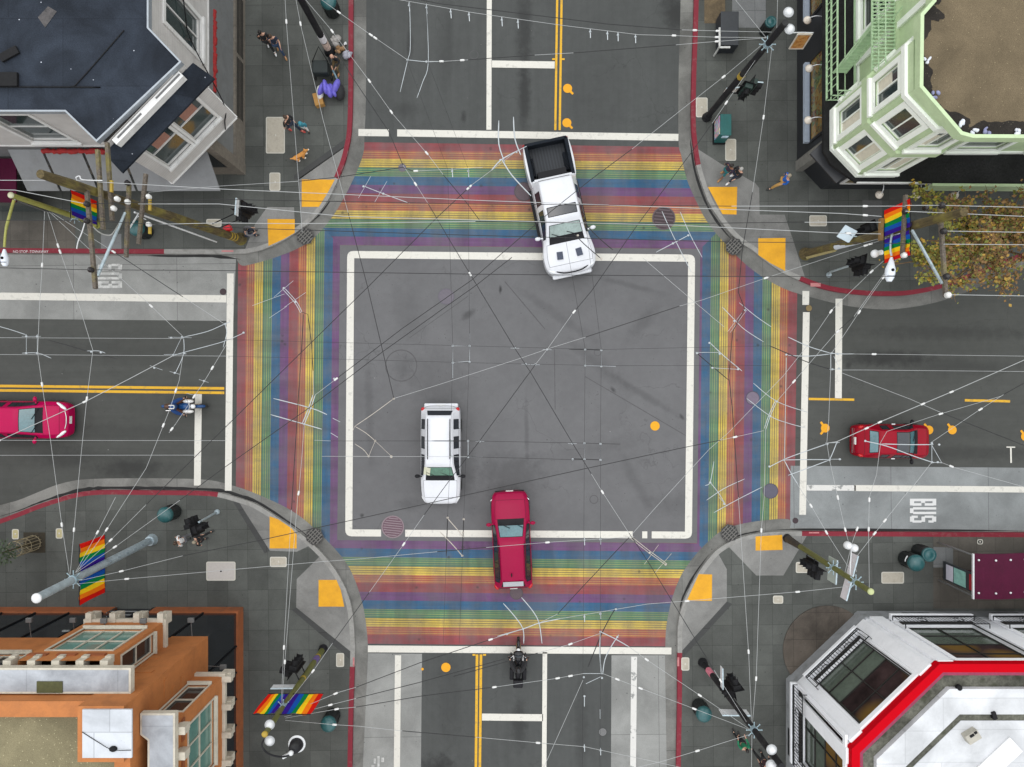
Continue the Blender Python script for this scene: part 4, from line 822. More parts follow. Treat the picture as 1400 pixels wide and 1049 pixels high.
# ---------------------------------------------------------------- white bank building (lower right)
def se_bank():
    zb, zt = 1.0, 6.4
    b = thing('bank_building', 'white corner building with red cornice, tall windows and iron balconettes', 'building', (17, -15, .15))
    WH = pm('white rendered wall', (.84, .85, .88), .7, .06, 1.2, dirt=.18, dirtcol=(.35, .36, .37)); GY = pm('grey stone plinth', (.26, .27, .28), .75, .18, 3, dirt=.4); RD = pm('bright red cornice paint', (.44, .0, .006), .75, .06, 3, spec=.06); PU = pm('shaded cornice red', (.22, .01, .05), .5, .3, 8)
    P = outline([(1900, 846), (1185, 846), (1086.7, 939.6), (1086.7, 1700), (1900, 1700)], zb)
    N, D, Wl = [Wall(P[i], P[i + 1], zb, zt) for i in range(3)]
    IRON = pm('black wrought iron', (.015, .016, .018), .5, .2); DKF = pm('dark window frame', (.03, .028, .026), .5, .2, spec=.2); BRN = pm('brown blind', (.16, .085, .03), .8, .3, 4)
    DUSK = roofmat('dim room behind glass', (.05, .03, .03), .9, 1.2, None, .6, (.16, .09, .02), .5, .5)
    GLG = pm('grey green glass', (.10, .125, .10), .1, .3, .8, spec=.8)
    def bigwin(w, u0, u1):
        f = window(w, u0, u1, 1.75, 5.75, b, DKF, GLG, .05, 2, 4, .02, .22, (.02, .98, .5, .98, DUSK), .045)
        mb = MB(); fw = .28
        w.box(mb, u0 - fw, u0 - .08, 1.3, 5.85, .0, .09); w.box(mb, u1 + .08, u1 + fw, 1.3, 5.85, .0, .09); w.box(mb, u0 - fw, u1 + fw, 5.85, 6.1, .0, .1); w.box(mb, u0 - fw, u1 + fw, 1.22, 1.42, .0, .34); mb.build('surround', WH, b, .02)
        # wrought-iron balconette
        mb = MB(); d = .30; z0, z1 = 1.5, 2.55; L = u1 - u0 + .5; ua = u0 - .25
        for z in (z0, z0 + .12, z1): mb.bar(w.at(ua, z, d), w.at(ua + L, z, d), .035, .035)
        n_ = int(L / .15)
        for k in range(n_ + 1): u = ua + L * k / n_; mb.bar(w.at(u, z0, d), w.at(u, z1, d), .022, .022)
        for s_ in (ua, ua + L): mb.bar(w.at(s_, z1, d), w.at(s_, z1, 0), .03, .03); mb.bar(w.at(s_, z0, d), w.at(s_, z0, 0), .03, .03)
        for c_ in (.28, .72):
            c = w.at(ua + L * c_, (z0 + z1) / 2, d + .01); mb.tube([c + w.t * math.cos(a) * .2 + Vector((0, 0, math.sin(a) * .2)) for a in [k * math.pi / 6 for k in range(13)]], .016, 5)
        mb.build('balconette', IRON, b)
    bigwin(D, D.L * .20, D.L * .80)
    for xw in (21.3, 26.0, 31): bigwin(N, P[0][0] - xw, P[0][0] - xw + 3.3)
    for yw in (-14.3, -18.9): bigwin(Wl, P[2][1] - yw, P[2][1] - yw + 3.2)
    mb = MB()
    for w_ in (N, D, Wl): w_.mesh(mb, .24)
    mb.build('wall', WH, b)
    Pp = inset([P[0], P[1], P[2], P[3], P[4]], -.08); mb = MB(); mb.prism(Pp, .15, 1.0); mb.build('plinth', GY, b)
    mb = MB()
    for w_, us in ((N, [P[0][0] - 20.1, P[0][0] - 24.4]), (Wl, [P[2][1] * -0 + 2.2])):
        for u in us: w_.box(mb, u, u + 1.3, .4, .75, .082, .09)
    mb.build('basement_vent', BLK, b)
    for w_ in (N, D, Wl):
        for ua, ub in ((.12, .75), (w_.L - .75, w_.L - .12)):
            if 0 < ua < 60 and (w_ is not N or ua > 1) and (w_ is not Wl or ua < 1): mb = MB(); w_.box(mb, ua, ub, 1.0, 6.2, 0, .12); mb.build('pilaster', WH, b, .02)
    # cornice, valley gutter, parapet and roof
    Q = outline([(1900, 908), (1284.6, 908), (1164.4, 1024.6), (1164.4, 1700), (1900, 1700)], 6.45)
    def ring(nm, d0, d1, z, mt, zin=None, z_out=None):
        A, B = inset(Q, d0), inset(Q, d1); mb = MB(); ringmesh(mb, A, B, z, z)
        if zin is not None: ringmesh(mb, B, B, z, zin) if False else [mb.face([Vector((*B[(i + 1) % 5], zin)), Vector((*B[i], zin)), Vector((*B[i], z)), Vector((*B[(i + 1) % 5], z))]) for i in range(5)]
        if z_out is not None: [mb.face([Vector((*A[i], z_out)), Vector((*A[(i + 1) % 5], z_out)), Vector((*A[(i + 1) % 5], z)), Vector((*A[i], z))]) for i in range(5)]
        return mb.build(nm, mt, b)
    ring('cornice', 0, .33, 6.45, RD, None, 6.1); ring('cornice_lip', .333, .45, 6.44, PU, 6.2)  # the lip's wine red paints the shade on the cornice's inner face
    MOSS = roofmat('mossy gutter lining', (.13, .13, .105), .5, 7, None, .6, (.02, .025, .008), 1.6, .3)
    RW = roofmat('white roof membrane', (.56, .57, .585), .25, 14, (5, 1.3, .8), .22, (.35, .35, .33), 1.5, .05, .08)
    ring('valley_gutter', .45, 1.0, 6.2, MOSS); ring('parapet', 1.0, 2.0, 6.42, RW, 6.3, 6.2); ring('moss_strip', 2.0, 2.28, 6.31, MOSS)
    I = inset(Q, 2.3); mb = MB(); mb.face([Vector((*p, 6.3)) for p in I]); mb.build('roof', RW, b)
    mb = MB(); mb.ell((Wx(1312, 6.4), Wy(941, 6.4), 6.35), .13, 10); mb.tube([W(1312, 941, 6.3), W(1300, 951, 6.25)], .05, 6); mb.build('drain_pipe', BLK, b)
    mb = MB(); mb.box(W(1328, 1006, 6.44), (.55, .38, .3), .55); mb.build('roof_unit', pm('beige roof unit', (.36, .34, .29), .6), b, .02)
    mb = MB(); mb.box(W(1329, 1006, 6.60), (.18, .1, .02), .55); mb.box(W(1334, 1002, 6.60), (.12, .1, .02), .55); mb.build('unit_vent', BLK, b)
    mb = MB(); mb.box(W(1358, 977.5, 6.4), (.16, .3, .2), .3); mb.build('roof_box', BLK, b, .01)
    mb = MB(); mb.box(W(1365, 1040, 6.33), (1.9, .75, .05), .75); mb.build('roof_sheet', pm('bright white sheet', (.70, .70, .71), .5, .04), b)
    # corner step
    m_ = slab_mat('brown corner paving', (.12, .10, .082), (1.1, 1.3), dirt=.6, dark=.35)
    mb = MB(); c = (W(1086, 932) + W(1172, 842)) / 2; r = (W(1086, 932) - W(1172, 842)).length / 2 * .97
    a0 = math.atan2((W(1172, 842) - W(1086, 932)).y, (W(1172, 842) - W(1086, 932)).x)
    pts = [c + Vector((math.cos(a0 + math.pi * k / 24), math.sin(a0 + math.pi * k / 24) , 0)) * r * (1 if True else 1) for k in range(25)]
    mb.prism(pts, .10, .20); mb.build('corner_step', m_, b)
    return b
se_bank()
# ================================================================ vehicles
def paint(name, col, metal=.0, rough=.28, coat=.6):
    return pm(name, col, rough, .05, 2.0, metal, 0, coat, .14)
P_WHITE = paint('white car paint', (.60, .61, .64)); P_WINE = paint('crimson car paint', (.27, .002, .04), 0, .3, .04); P_PINK = paint('raspberry car paint', (.40, .001, .065), 0, .3, .04); P_RED = paint('cherry car paint', (.25, .001, .012), 0, .3, .04)
TYRE = pm('tyre rubber', (.018, .018, .018), .85, .3, 12); RIM = pm('alloy rim', (.35, .36, .37), .3, .1, 6, .9); CHROME = pm('chrome', (.6, .6, .6), .15, .05, 5, 1); TRIMB = pm('black plastic trim', (.013, .013, .015), .55, .2, 6, spec=.15)
WSH = pm('teal windscreen', (.055, .14, .16), .06, .35, 1.6, spec=.9, coat=.3); WSG = pm('green windscreen', (.05, .15, .10), .06, .6, 1.4, spec=.9); WSP = pm('pale windscreen', (.22, .29, .27), .06, .4, 1.6, spec=.9, coat=.3); CARGL = pm('dark car glass', (.016, .02, .026), .06, .3, 1.5, spec=.8)
HEADL = pm('headlight lens', (.75, .77, .78), .1, .1, 9); TAILL = pm('tail light lens', (.45, .01, .012), .15, .1, 9); PLATE = pm('number plate', (.75, .75, .72), .5, .08, 9)
def loft_car(root, st, mats, roofbits=None, levels=2):
    """st rows: x, half width, belt z, roof-edge half width, roof-edge z, centre z, top tag, side tag, door"""
    def ring(r):
        x, w_, zb, wt, zt, zc = r[:6]; lo = .20
        b = (w_ * .985, zb); e = (wt, zt)
        L = lambda k: (b[0] + (e[0] - b[0]) * k, b[1] + (e[1] - b[1]) * k)
        c = [(w_ * .94, lo), (w_, lo + .16), (w_ * 1.005, (lo + .16 + zb) / 2), b, L(.03), L(.94), e, (wt * .9, zt + (zc - zt) * .45), (wt * .5, zt + (zc - zt) * .85), (0, zc)]
        return [Vector((x, y, z)) for y, z in c] + [Vector((x, -y, z)) for y, z in c[-2::-1]]
    rows = [ring(r) for r in st]; n = 19; vs = [p for r in rows for p in r]
    names = ['body']; fs = []; mi = []
    def pid(nm):
        if nm not in names: names.append(nm)
        return names.index(nm)
    for i in range(len(st) - 1):
        top, side, door = st[i][6], st[i][7], st[i][8]
        for k in range(18):
            j = k if k < 9 else 17 - k; sd = 'left' if k < 9 else 'right'
            nm = 'body'
            if j >= 7 and top == 'w': nm = 'windscreen'
            elif j >= 7 and top == 'g': nm = 'rear_window'
            elif j >= 7 and top == 'o': nm = 'sunroof'
            elif j >= 6 and top == 'h': nm = 'bonnet'
            elif j >= 7 and top == 'p': nm = 'cowl'
            elif j >= 6 and top == 'b': continue
            elif j >= 6 and top == 't': nm = 'tailgate'
            elif j == 4 and side == 's': nm = 'side_window|%s%d' % (sd, i)
            elif j == 4 and side == 'B': nm = 'side_window|%s%d' % (sd, i)
            elif j in (1, 2, 3) and door: nm = 'door|%s%d' % (sd, door)
            a = i * n + k
            fs.append((a, a + 1, a + n + 1, a + n)); mi.append(pid(nm))
    for r, rev in ((0, 0), (len(st) - 1, 1)):
        for j in range(9):
            f = (r * n + j, r * n + j + 1, r * n + 17 - j, r * n + 18 - j) if j < 8 else (r * n + 8, r * n + 9, r * n + 10)
            fs.append(f if rev else f[::-1]); mi.append(0)
    me = bpy.data.meshes.new('cage'); me.from_pydata(vs, [], fs)
    for k in range(len(names)): me.materials.append(TYRE)
    for p, k in zip(me.polygons, mi): p.material_index = k
    me.update(); o = bpy.data.objects.new('cage', me); COL.objects.link(o)
    md = o.modifiers.new('s', 'SUBSURF'); md.levels = levels; md.render_levels = levels
    ev = evalmesh(o); bpy.data.objects.remove(o)
    co = [v.co.copy() for v in ev.vertices]; out = {}
    order = {}
    for p in ev.polygons: order.setdefault(p.material_index, []).append(list(p.vertices))
    # make the winding outward
    for k, nm in enumerate(names):
        if k not in order: continue
        base = nm.split('|')[0]; use = sorted({v for f in order[k] for v in f}); mp = {v: q for q, v in enumerate(use)}
        mb = MB(); mb.add([co[v] for v in use], [[mp[v] for v in f][::-1] for f in order[k]], 0, True)
        m = {'windscreen': mats['ws'], 'rear_window': mats.get('rw', CARGL), 'sunroof': CARGL, 'side_window': CARGL, 'cowl': TRIMB}.get(base, mats['paint'])
        out[nm] = mb.build(base, m, root, world=False)
    # shut lines and window seals follow the borders between parts
    owner = {}
    for p in ev.polygons:
        for a, b in p.edge_keys: owner.setdefault((a, b), []).append(p.material_index)
    lines = {0: [], 1: []}
    for (a, b), ms in owner.items():
        if len(ms) == 2 and ms[0] != ms[1]:
            nn = {names[m].split('|')[0] for m in ms}; lines[1 if nn & {'windscreen', 'rear_window', 'side_window', 'sunroof'} else 0].append((a, b))
    for q, es in lines.items():
        grp = {}
        def find(v):
            while grp.setdefault(v, v) != v: v = grp[v]
            return v
        for a, b in es: grp[find(a)] = find(b)
        isl = {}
        for a, b in es: isl.setdefault(find(a), []).append((a, b))
        for k in isl.values():
            mb = MB()
            for a, b in k: mb.tube([co[a], co[b]], .014 if q else .007, 4, cap=False)
            mb.build('window_seal' if q else 'panel_gap', TRIMB, root, world=False)
    return out, co
def wheel(root, x, y, r=.34, w_=.23):
    s_ = 1 if y > 0 else -1; Mx = Matrix.Rotation(R(90), 3, 'X')
    mb = MB(); mb.lathe([(r * .62, -w_ / 2), (r * .94, -w_ / 2), (r, -w_ * .32), (r, w_ * .32), (r * .94, w_ / 2), (r * .62, w_ / 2)], (x, y, r), 24, M=Mx); wl = mb.build('wheel', TYRE, root, world=False)
    mb = MB(); mb.lathe([(.05, -w_ * .47), (r * .6, -w_ * .5), (r * .62, 0), (r * .6, w_ * .5), (.05, w_ * .47)], (x, y, r), 20, M=Mx)
    rm = mb.build('rim', RIM, root, world=False); rm.parent = wl
def car_bits(root, mats, L, w_, hl, tl, mir, plate_f=True, plate_r=True, rails=None, wheels=(1.42, -1.38), r=.34, wip=None, hz=.72, tz=.95):
    for x in wheels:
        for s_ in (-1, 1): wheel(root, x, s_ * (w_ - .10), r)
    mb = MB(); mb.box((0, 0, .42), (L * .9, w_ * 1.7, .36)); mb.box((-L * .05, 0, .85), (L * .45, w_ * 1.2, .6)); mb.build('underbody', TRIMB, root, world=False)
    for s_ in (-1, 1):
        x, y, a, lx, ly = hl; M = Matrix.Rotation(-a * s_, 3, 'Z')
        mb = MB(); mb.ell((x, y * s_, hz), (lx, ly, .085), 12, M=M); h = mb.build('headlight', TRIMB if mats.get('darkhl') else HEADL, root, world=False)
        if mats.get('darkhl'):
            mb = MB(); p = Vector((x + .03, (y + .035) * s_, hz + .065)); q = p + M @ Vector((-lx * .8, s_ * .0, 0)); mb.tube([p + M @ Vector((lx * .55, 0, 0)), q], .02, 6); mb.build('light_strip', HEADL, root, world=False).parent = h
        x, y, a, lx, ly = tl; M = Matrix.Rotation(a * s_, 3, 'Z')
        mb = MB(); mb.ell((x, y * s_, tz), (lx, ly, .11), 12, M=M); mb.build('tail_light', TAILL, root, world=False)
        x, y, z = mir; mb = MB(); mb.ell((x, y * s_, z), (.09, .13, .085), 12); mb.bar((x + .02, (y - .22) * s_, z - .06), (x, (y - .05) * s_, z - .02), .06, .05); mb.build('mirror', mats.get('mirror', mats['paint']), root, world=False)
    if plate_f: mb = MB(); mb.box((L / 2 + .0, 0, .52), (.03, .36, .16)); mb.build('number_plate', PLATE, root, .005, False)
    if plate_r: mb = MB(); mb.box((-L / 2 - .0, 0, .72), (.03, .36, .17)); mb.build('number_plate', PLATE, root, .005, False)
    if wip:
        for y0 in (.55, -.1):
            mb = MB(); mb.bar((wip[0], y0, wip[1]), (wip[0] - .22, y0 - .5, wip[1] + .155), .022, .02, mi=0); mb.build('wiper', TRIMB, root, world=False)
    if rails:
        for s_ in (-1, 1):
            mb = MB(); y, z, xa, xb = rails; mb.tube(spline([(xa, y * s_, z - .05), (xa - .12, y * s_, z), ((xa + xb) / 2, y * s_, z + .02), (xb + .12, y * s_, z - .01), (xb, y * s_, z - .07)], 4), .022, 6); mb.build('roof_rail', mats.get('rail', TRIMB), root, world=False)
def place_car(name, label, px, py, dx, dy, cat='car', z=.8):
    p = W(px, py, z); return thing(name, label, cat, (p.x, p.y, .018), math.atan2(-dy, dx))
# --- white estate SUV in the middle of the crossing
SUV = [(2.36, .62, .58, .50, .66, .68, 'n', '', 0), (2.30, .80, .68, .68, .78, .81, 'n', '', 0), (2.05, .90, .78, .77, .90, .94, 'h', '', 0), (1.55, .945, .85, .80, .98, 1.02, 'h', '', 0),
       (1.12, .95, .90, .80, 1.03, 1.08, 'p', '', 0), (1.02, .95, .905, .785, 1.08, 1.13, 'w', 's', 1), (.42, .95, .93, .64, 1.52, 1.58, 'q', 's', 1), (.32, .95, .93, .625, 1.58, 1.64, 'r', 's', 1),
       (-.10, .95, .94, .615, 1.62, 1.69, 'r', '|', 1), (-.26, .95, .94, .615, 1.63, 1.70, 'r', 's', 2), (-1.00, .95, .95, .61, 1.63, 1.70, 'r', '|', 2), (-1.20, .95, .96, .605, 1.62, 1.69, 'r', 's', 0), (-1.80, .935, .97, .60, 1.58, 1.64, 'R', '', 0),
       (-1.90, .93, .975, .61, 1.53, 1.58, 'g', '', 0), (-2.14, .915, .985, .70, 1.13, 1.16, 'e', '', 0), (-2.20, .905, .96, .735, 1.03, 1.05, 't', '', 0), (-2.36, .80, .70, .70, .74, .76, 'n', '', 0)]
c = place_car('parked_car', 'white estate car with black roof rails driving through the middle of the crossing', 602.6, 622, .0, 1.0); c.name = 'car'; ROOT['car'] = ROOT['parked_car']
MS = dict(paint=P_WHITE, ws=WSG); loft_car(c, SUV, MS); car_bits(c, dict(MS, mirror=TRIMB), 4.74, .95, (2.12, .74, .75, .24, .1), (-2.18, .82, .6, .1, .1), (.98, 1.08, 1.06), rails=(.52, 1.72, .1, -1.75), wip=(1.0, 1.145), plate_f=False)
mb = MB(); mb.box((2.2, 0, .40), (.34, 1.5, .12)); mb.build('bumper', P_WHITE, c, .04, False); mb = MB(); mb.box((-2.33, 0, .55), (.24, 1.62, .24)); mb.build('bumper', P_WHITE, c, .06, False); mb = MB(); mb.bar((.9, -.62, 1.19), (.52, -.55, 1.49), .3, .012); mb.build('sun_visor', pm('cream dash cover', (.55, .55, .42), .8), c, world=False)
# --- crimson crossover heading up the picture
XO = [(2.30, .60, .58, .48, .70, .72, 'n', '', 0), (2.24, .78, .70, .64, .84, .87, 'n', '', 0), (2.0, .88, .82, .70, .96, 1.0, 'h', '', 0), (1.5, .915, .90, .73, 1.04, 1.09, 'h', '', 0), (1.02, .92, .94, .735, 1.09, 1.14, 'p', '', 0), (.90, .92, .945, .72, 1.15, 1.20, 'w', 's', 1),
      (.22, .92, .96, .60, 1.54, 1.60, 'q', 's', 1), (.12, .92, .96, .59, 1.59, 1.65, 'r', 's', 1), (-.18, .92, .97, .585, 1.61, 1.68, 'r', 's', 1), (-.28, .92, .97, .585, 1.61, 1.68, 'r', 's', 2), (-1.02, .92, .98, .57, 1.60, 1.67, 'r', 's', 2), (-1.12, .92, .99, .565, 1.59, 1.66, 'r', 's', 0), (-1.70, .91, 1.0, .55, 1.55, 1.61, 'R', 's', 0), (-1.80, .91, 1.0, .56, 1.50, 1.55, 'g', '', 0), (-2.12, .89, 1.0, .66, 1.16, 1.19, 'e', '', 0), (-2.18, .88, .98, .68, 1.06, 1.08, 't', '', 0), (-2.30, .78, .72, .66, .76, .78, 'n', '', 0)]
c = place_car('car', 'crimson crossover car over the lower white box line driving towards the centre', 699.4, 738.6, -.045, -1.0)
MX = dict(paint=P_WINE, ws=WSH, darkhl=True); loft_car(c, XO, MX); car_bits(c, MX, 4.62, .92, (2.02, .74, .75, .26, .1), (-2.14, .80, .5, .16, .1), (.84, 1.04, 1.10), rails=(.60, 1.66, .0, -1.65), wip=(.92, 1.21))
mb = MB(); mb.box((-1.86, 0, 1.60), (.22, .95, .04)); mb.build('spoiler', pm('grey spoiler', (.30, .31, .33), .4, .1), c, .015, False); mb = MB(); mb.ell((-1.42, .06, 1.70), (.1, .03, .05), 10); mb.build('antenna', TRIMB, c, world=False); mb = MB(); mb.box((2.2, 0, .42), (.22, 1.4, .14)); mb.build('bumper', TRIMB, c, .04, False)
# --- raspberry hatchback entering from the left
HB = [(2.26, .58, .55, .46, .62, .64, 'n', '', 0), (2.20, .76, .64, .62, .72, .75, 'n', '', 0), (1.98, .86, .74, .70, .86, .91, 'h', '', 0), (1.6, .885, .82, .71, .95, 1.01, 'h', '', 0), (1.25, .89, .87, .71, 1.02, 1.08, 'p', '', 0), (1.10, .89, .875, .70, 1.07, 1.13, 'w', 's', 1),
      (.26, .89, .90, .59, 1.40, 1.46, 'q', 's', 1), (.16, .89, .90, .585, 1.43, 1.49, 'r', 's', 1), (-.25, .89, .91, .58, 1.45, 1.51, 'r', '|', 1), (-.36, .89, .92, .58, 1.45, 1.51, 'r', 's', 2), (-1.05, .89, .94, .56, 1.42, 1.48, 'r', '|', 0), (-1.5, .88, .95, .55, 1.36, 1.41, 'R', '', 0), (-1.6, .88, .95, .55, 1.33, 1.38, 'g', '', 0), (-2.05, .86, .96, .64, 1.10, 1.13, 'e', '', 0), (-2.12, .85, .94, .66, 1.02, 1.04, 't', '', 0), (-2.26, .76, .7, .62, .72, .74, 'n', '', 0)]
c = place_car('car', 'raspberry red hatchback with big teal windscreen entering from the left edge', 27, 574, 1.0, .01)
MP_ = dict(paint=P_PINK, ws=WSH); loft_car(c, HB, MP_); car_bits(c, MP_, 4.52, .89, (1.98, .67, .62, .30, .085), (-2.1, .74, .5, .14, .1), (.88, 1.0, 1.02), wip=(1.12, 1.14), r=.32, hz=.78)
mb = MB(); mb.tube(spline([(2.10, -.52, .75), (2.20, -.2, .77), (2.215, 0, .78), (2.20, .2, .77), (2.10, .52, .75)], 4), .022, 6); mb.build('grille_bar', CHROME, c, world=False)
# --- small cherry hatchback leaving to the right
SH = [(1.88, .58, .55, .46, .64, .66, 'n', '', 0), (1.82, .72, .66, .60, .78, .81, 'n', '', 0), (1.62, .80, .78, .66, .92, .97, 'h', '', 0), (1.3, .83, .86, .68, 1.0, 1.06, 'h', '', 0), (1.02, .835, .9, .68, 1.05, 1.11, 'p', '', 0), (.90, .835, .905, .66, 1.1, 1.16, 'w', 's', 1),
      (.42, .835, .92, .58, 1.42, 1.48, 'o', 's', 1), (.33, .835, .92, .575, 1.45, 1.51, 'o', 's', 1), (-.30, .835, .93, .57, 1.47, 1.53, 'r', '|', 1), (-.40, .835, .93, .57, 1.47, 1.53, 'r', 's', 0), (-.90, .83, .95, .56, 1.42, 1.47, 'R', '', 0), (-.98, .83, .95, .57, 1.38, 1.43, 'g', '', 0), (-1.42, .81, .96, .65, 1.10, 1.14, 'e', '', 0), (-1.50, .80, .95, .67, 1.02, 1.05, 't', '', 0), (-1.78, .76, .76, .66, .80, .82, 't', '', 0), (-1.86, .68, .6, .58, .62, .64, 'n', '', 0)]
c = place_car('car', 'small cherry red car with dark glass roof stopped beside yellow dots on the right', 1220.5, 603.5, 1.0, .012)
c.scale = (.95, .97, 1); MR = dict(paint=P_RED, ws=WSH, rw=WSH); loft_car(c, SH, MR); car_bits(c, dict(MR, mirror=TRIMB), 3.72, .835, (1.66, .60, .6, .2, .1), (-1.66, .70, .3, .14, .09), (.80, .97, 1.04), wheels=(1.2, -1.15), r=.30, wip=(.92, 1.17), tz=.88)
mb = MB(); mb.bar((-1.88, -.62, .5), (-1.88, .62, .5), .05, .05); mb.build('bumper_trim', CHROME, c, world=False); 
for s_ in (-1, 1): mb = MB(); mb.bar((-.12, .85 * s_, .86), (.06, .85 * s_, .86), .04, .035); mb.build('door_handle', CHROME, c, world=False)
# --- white pick-up turning out of the upper crosswalk
PT = [(2.94, .58, .66, .48, .84, .86, 'n', '', 0), (2.84, .95, .88, .80, .98, 1.0, 'n', '', 0), (2.55, 1.12, 1.0, .98, 1.10, 1.13, 'h', '', 0), (2.05, 1.15, 1.04, .98, 1.15, 1.20, 'h', '', 0), (1.52, 1.03, 1.08, .88, 1.20, 1.25, 'p', '', 0), (1.40, 1.0, 1.085, .86, 1.26, 1.31, 'w', 's', 1),
      (.78, .99, 1.10, .74, 1.72, 1.78, 'q', 's', 1), (.68, .99, 1.10, .73, 1.77, 1.83, 'r', 's', 1), (.62, .99, 1.10, .725, 1.79, 1.86, 'o', 's', 1), (.05, .99, 1.10, .72, 1.81, 1.88, 'r', '|', 1), (.0, .99, 1.10, .72, 1.81, 1.88, 'r', 's', 2), (-.78, .99, 1.10, .71, 1.79, 1.86, 'r', '|', 2), (-1.02, .99, 1.10, .70, 1.75, 1.81, 'R', '', 0), (-1.10, .99, 1.10, .72, 1.66, 1.70, 'g', '', 0), (-1.20, 1.0, 1.10, .80, 1.25, 1.27, 'e', '', 0),
      (-1.24, 1.02, 1.12, .90, 1.16, 1.17, 'b', '', 0), (-1.32, 1.04, 1.14, .95, 1.18, 1.18, 'b', '', 0), (-1.9, 1.08, 1.16, .96, 1.20, 1.20, 'b', '', 0), (-2.5, 1.05, 1.16, .95, 1.20, 1.20, 'b', '', 0), (-2.82, 1.0, 1.15, .92, 1.19, 1.19, 'b', '', 0), (-2.92, .97, 1.13, .90, 1.17, 1.17, 'n', '', 0)]
c = place_car('pickup_truck', 'white pickup truck with empty black bed turning across the upper rainbow crosswalk', 764.2, 283.5, 37.0, 172.0, 'pickup truck', 1.0)
MT = dict(paint=P_WHITE, ws=WSP); loft_car(c, PT, MT); c.scale = (1.085, 1.10, 1.03)
car_bits(c, MT, 5.86, 1.03, (2.66, .86, .9, .2, .1), (-2.88, .93, .2, .08, .07), (1.22, 1.2, 1.26), wheels=(1.95, -1.95), r=.42, wip=(1.42, 1.33), plate_f=False, plate_r=True, hz=.96, tz=1.0)
BED = pm('black bed liner', (.010, .013, .018), .8, .3, 5, spec=.15)
def bedm():
    m, nt, bs, co = newmat('ribbed bed floor'); s_ = nt.nodes.new('ShaderNodeSeparateXYZ'); lk(nt, co, s_.inputs[0]); f = math_(nt, 'FRACT', math_(nt, 'DIVIDE', s_.outputs['Y'], .13)); r = ramp(nt, [(.4, (.008, .011, .015)), (.5, (.018, .022, .028))]); lk(nt, f, r.inputs[0]); lk(nt, r.outputs[0], bs.inputs['Base Color']); bs.inputs['Roughness'].default_value = .6; bump(nt, bs, f, .6, .02); return m
xa, xb, yw = -1.30, -2.82, .80
mb = MB(); mb.box((-2.06, 0, .62), (1.56, 1.72, .04)); mb.build('bed_floor', bedm(), c, world=False)
mb = MB()
for s_ in (-1, 1): mb.box((-2.06, s_ * .83, .9), (1.6, .05, .6)); mb.box((-2.06, s_ * .885, 1.195), (1.62, .15, .05)); mb.box((-1.95, s_ * .74, .75), (.8, .16, .26))
mb.box((-1.27, 0, .9), (.05, 1.7, .6)); mb.box((-2.845, 0, .9), (.05, 1.7, .6)); mb.box((-2.86, 0, 1.19), (.13, 1.82, .06)); mb.build('bed_liner', BED, c, .015, False)
mb = MB(); mb.box((-1.255, 0, 1.19), (.12, 1.8, .05)); mb.build('bed_rail', P_WHITE, c, .015, False)
for s_ in (-1, 1):
    mb = MB(); mb.box((2.12, s_ * .42, 1.205), (.34, .26, .02), rz=s_ * .08); mb.build('bonnet_vent', pm('blue black mesh vent', (.03, .04, .07), .5, .3, 20), c, .006, False)
    mb = MB(); mb.tube(spline([(-1.5, s_ * .77, 1.1), (-1.75, s_ * .70, .95), (-2.1, s_ * .72, .9), (-2.4, s_ * .76, 1.08)], 5), .012, 5); mb.build('bed_strap', TRIMB, c, world=False)
    mb = MB(); mb.box((0, s_ * 1.03, .42), (2.2, .16, .06)); mb.build('running_board', TRIMB, c, .02, False)
mb = MB(); mb.tube(spline([(2.72, -.72, 1.0), (2.86, -.4, 1.02), (2.895, 0, 1.03), (2.86, .4, 1.02), (2.72, .72, 1.0)], 4), .03, 6); mb.build('grille_edge', TRIMB, c, world=False)
mb = MB(); mb.box((2.88, 0, .55), (.26, 1.75, .22)); mb.build('bumper', P_WHITE, c, .06, False)
# ================================================================ people, dog, motorcycles
SKINM = {}
def cloth(name, col): return pm('cloth ' + name, col, .85, .3, 14)
SKL = pm('light skin', (.52, .30, .21), .6, .08, 9); SKD = pm('brown skin', (.22, .105, .06), .6, .1, 9)
BULK = 1.0
def skinmesh(name, nodes, edges, root, mat, parent, sub=2, smooth=True):
    keys = list(nodes); me = bpy.data.meshes.new(name); me.from_pydata([nodes[k][0] for k in keys], [(keys.index(a), keys.index(b)) for a, b in edges], []); me.update()
    o = bpy.data.objects.new(name, me); COL.objects.link(o)
    md = o.modifiers.new('skin', 'SKIN'); md.use_smooth_shade = True; md.branch_smoothing = .6
    lay = me.skin_vertices[0].data
    for i, k in enumerate(keys):
        r = nodes[k][1]; lay[i].radius = (r, r) if isinstance(r, (int, float)) else r; lay[i].use_root = (k == root)
    s = o.modifiers.new('sub', 'SUBSURF'); s.levels = sub; s.render_levels = sub
    ev = evalmesh(o); bpy.data.objects.remove(o)
    mb = MB(); mb.add([v.co for v in ev.vertices], [list(p.vertices) for p in ev.polygons], 0, True); bpy.data.meshes.remove(ev)
    return mb.build(name, mat, parent, world=False)
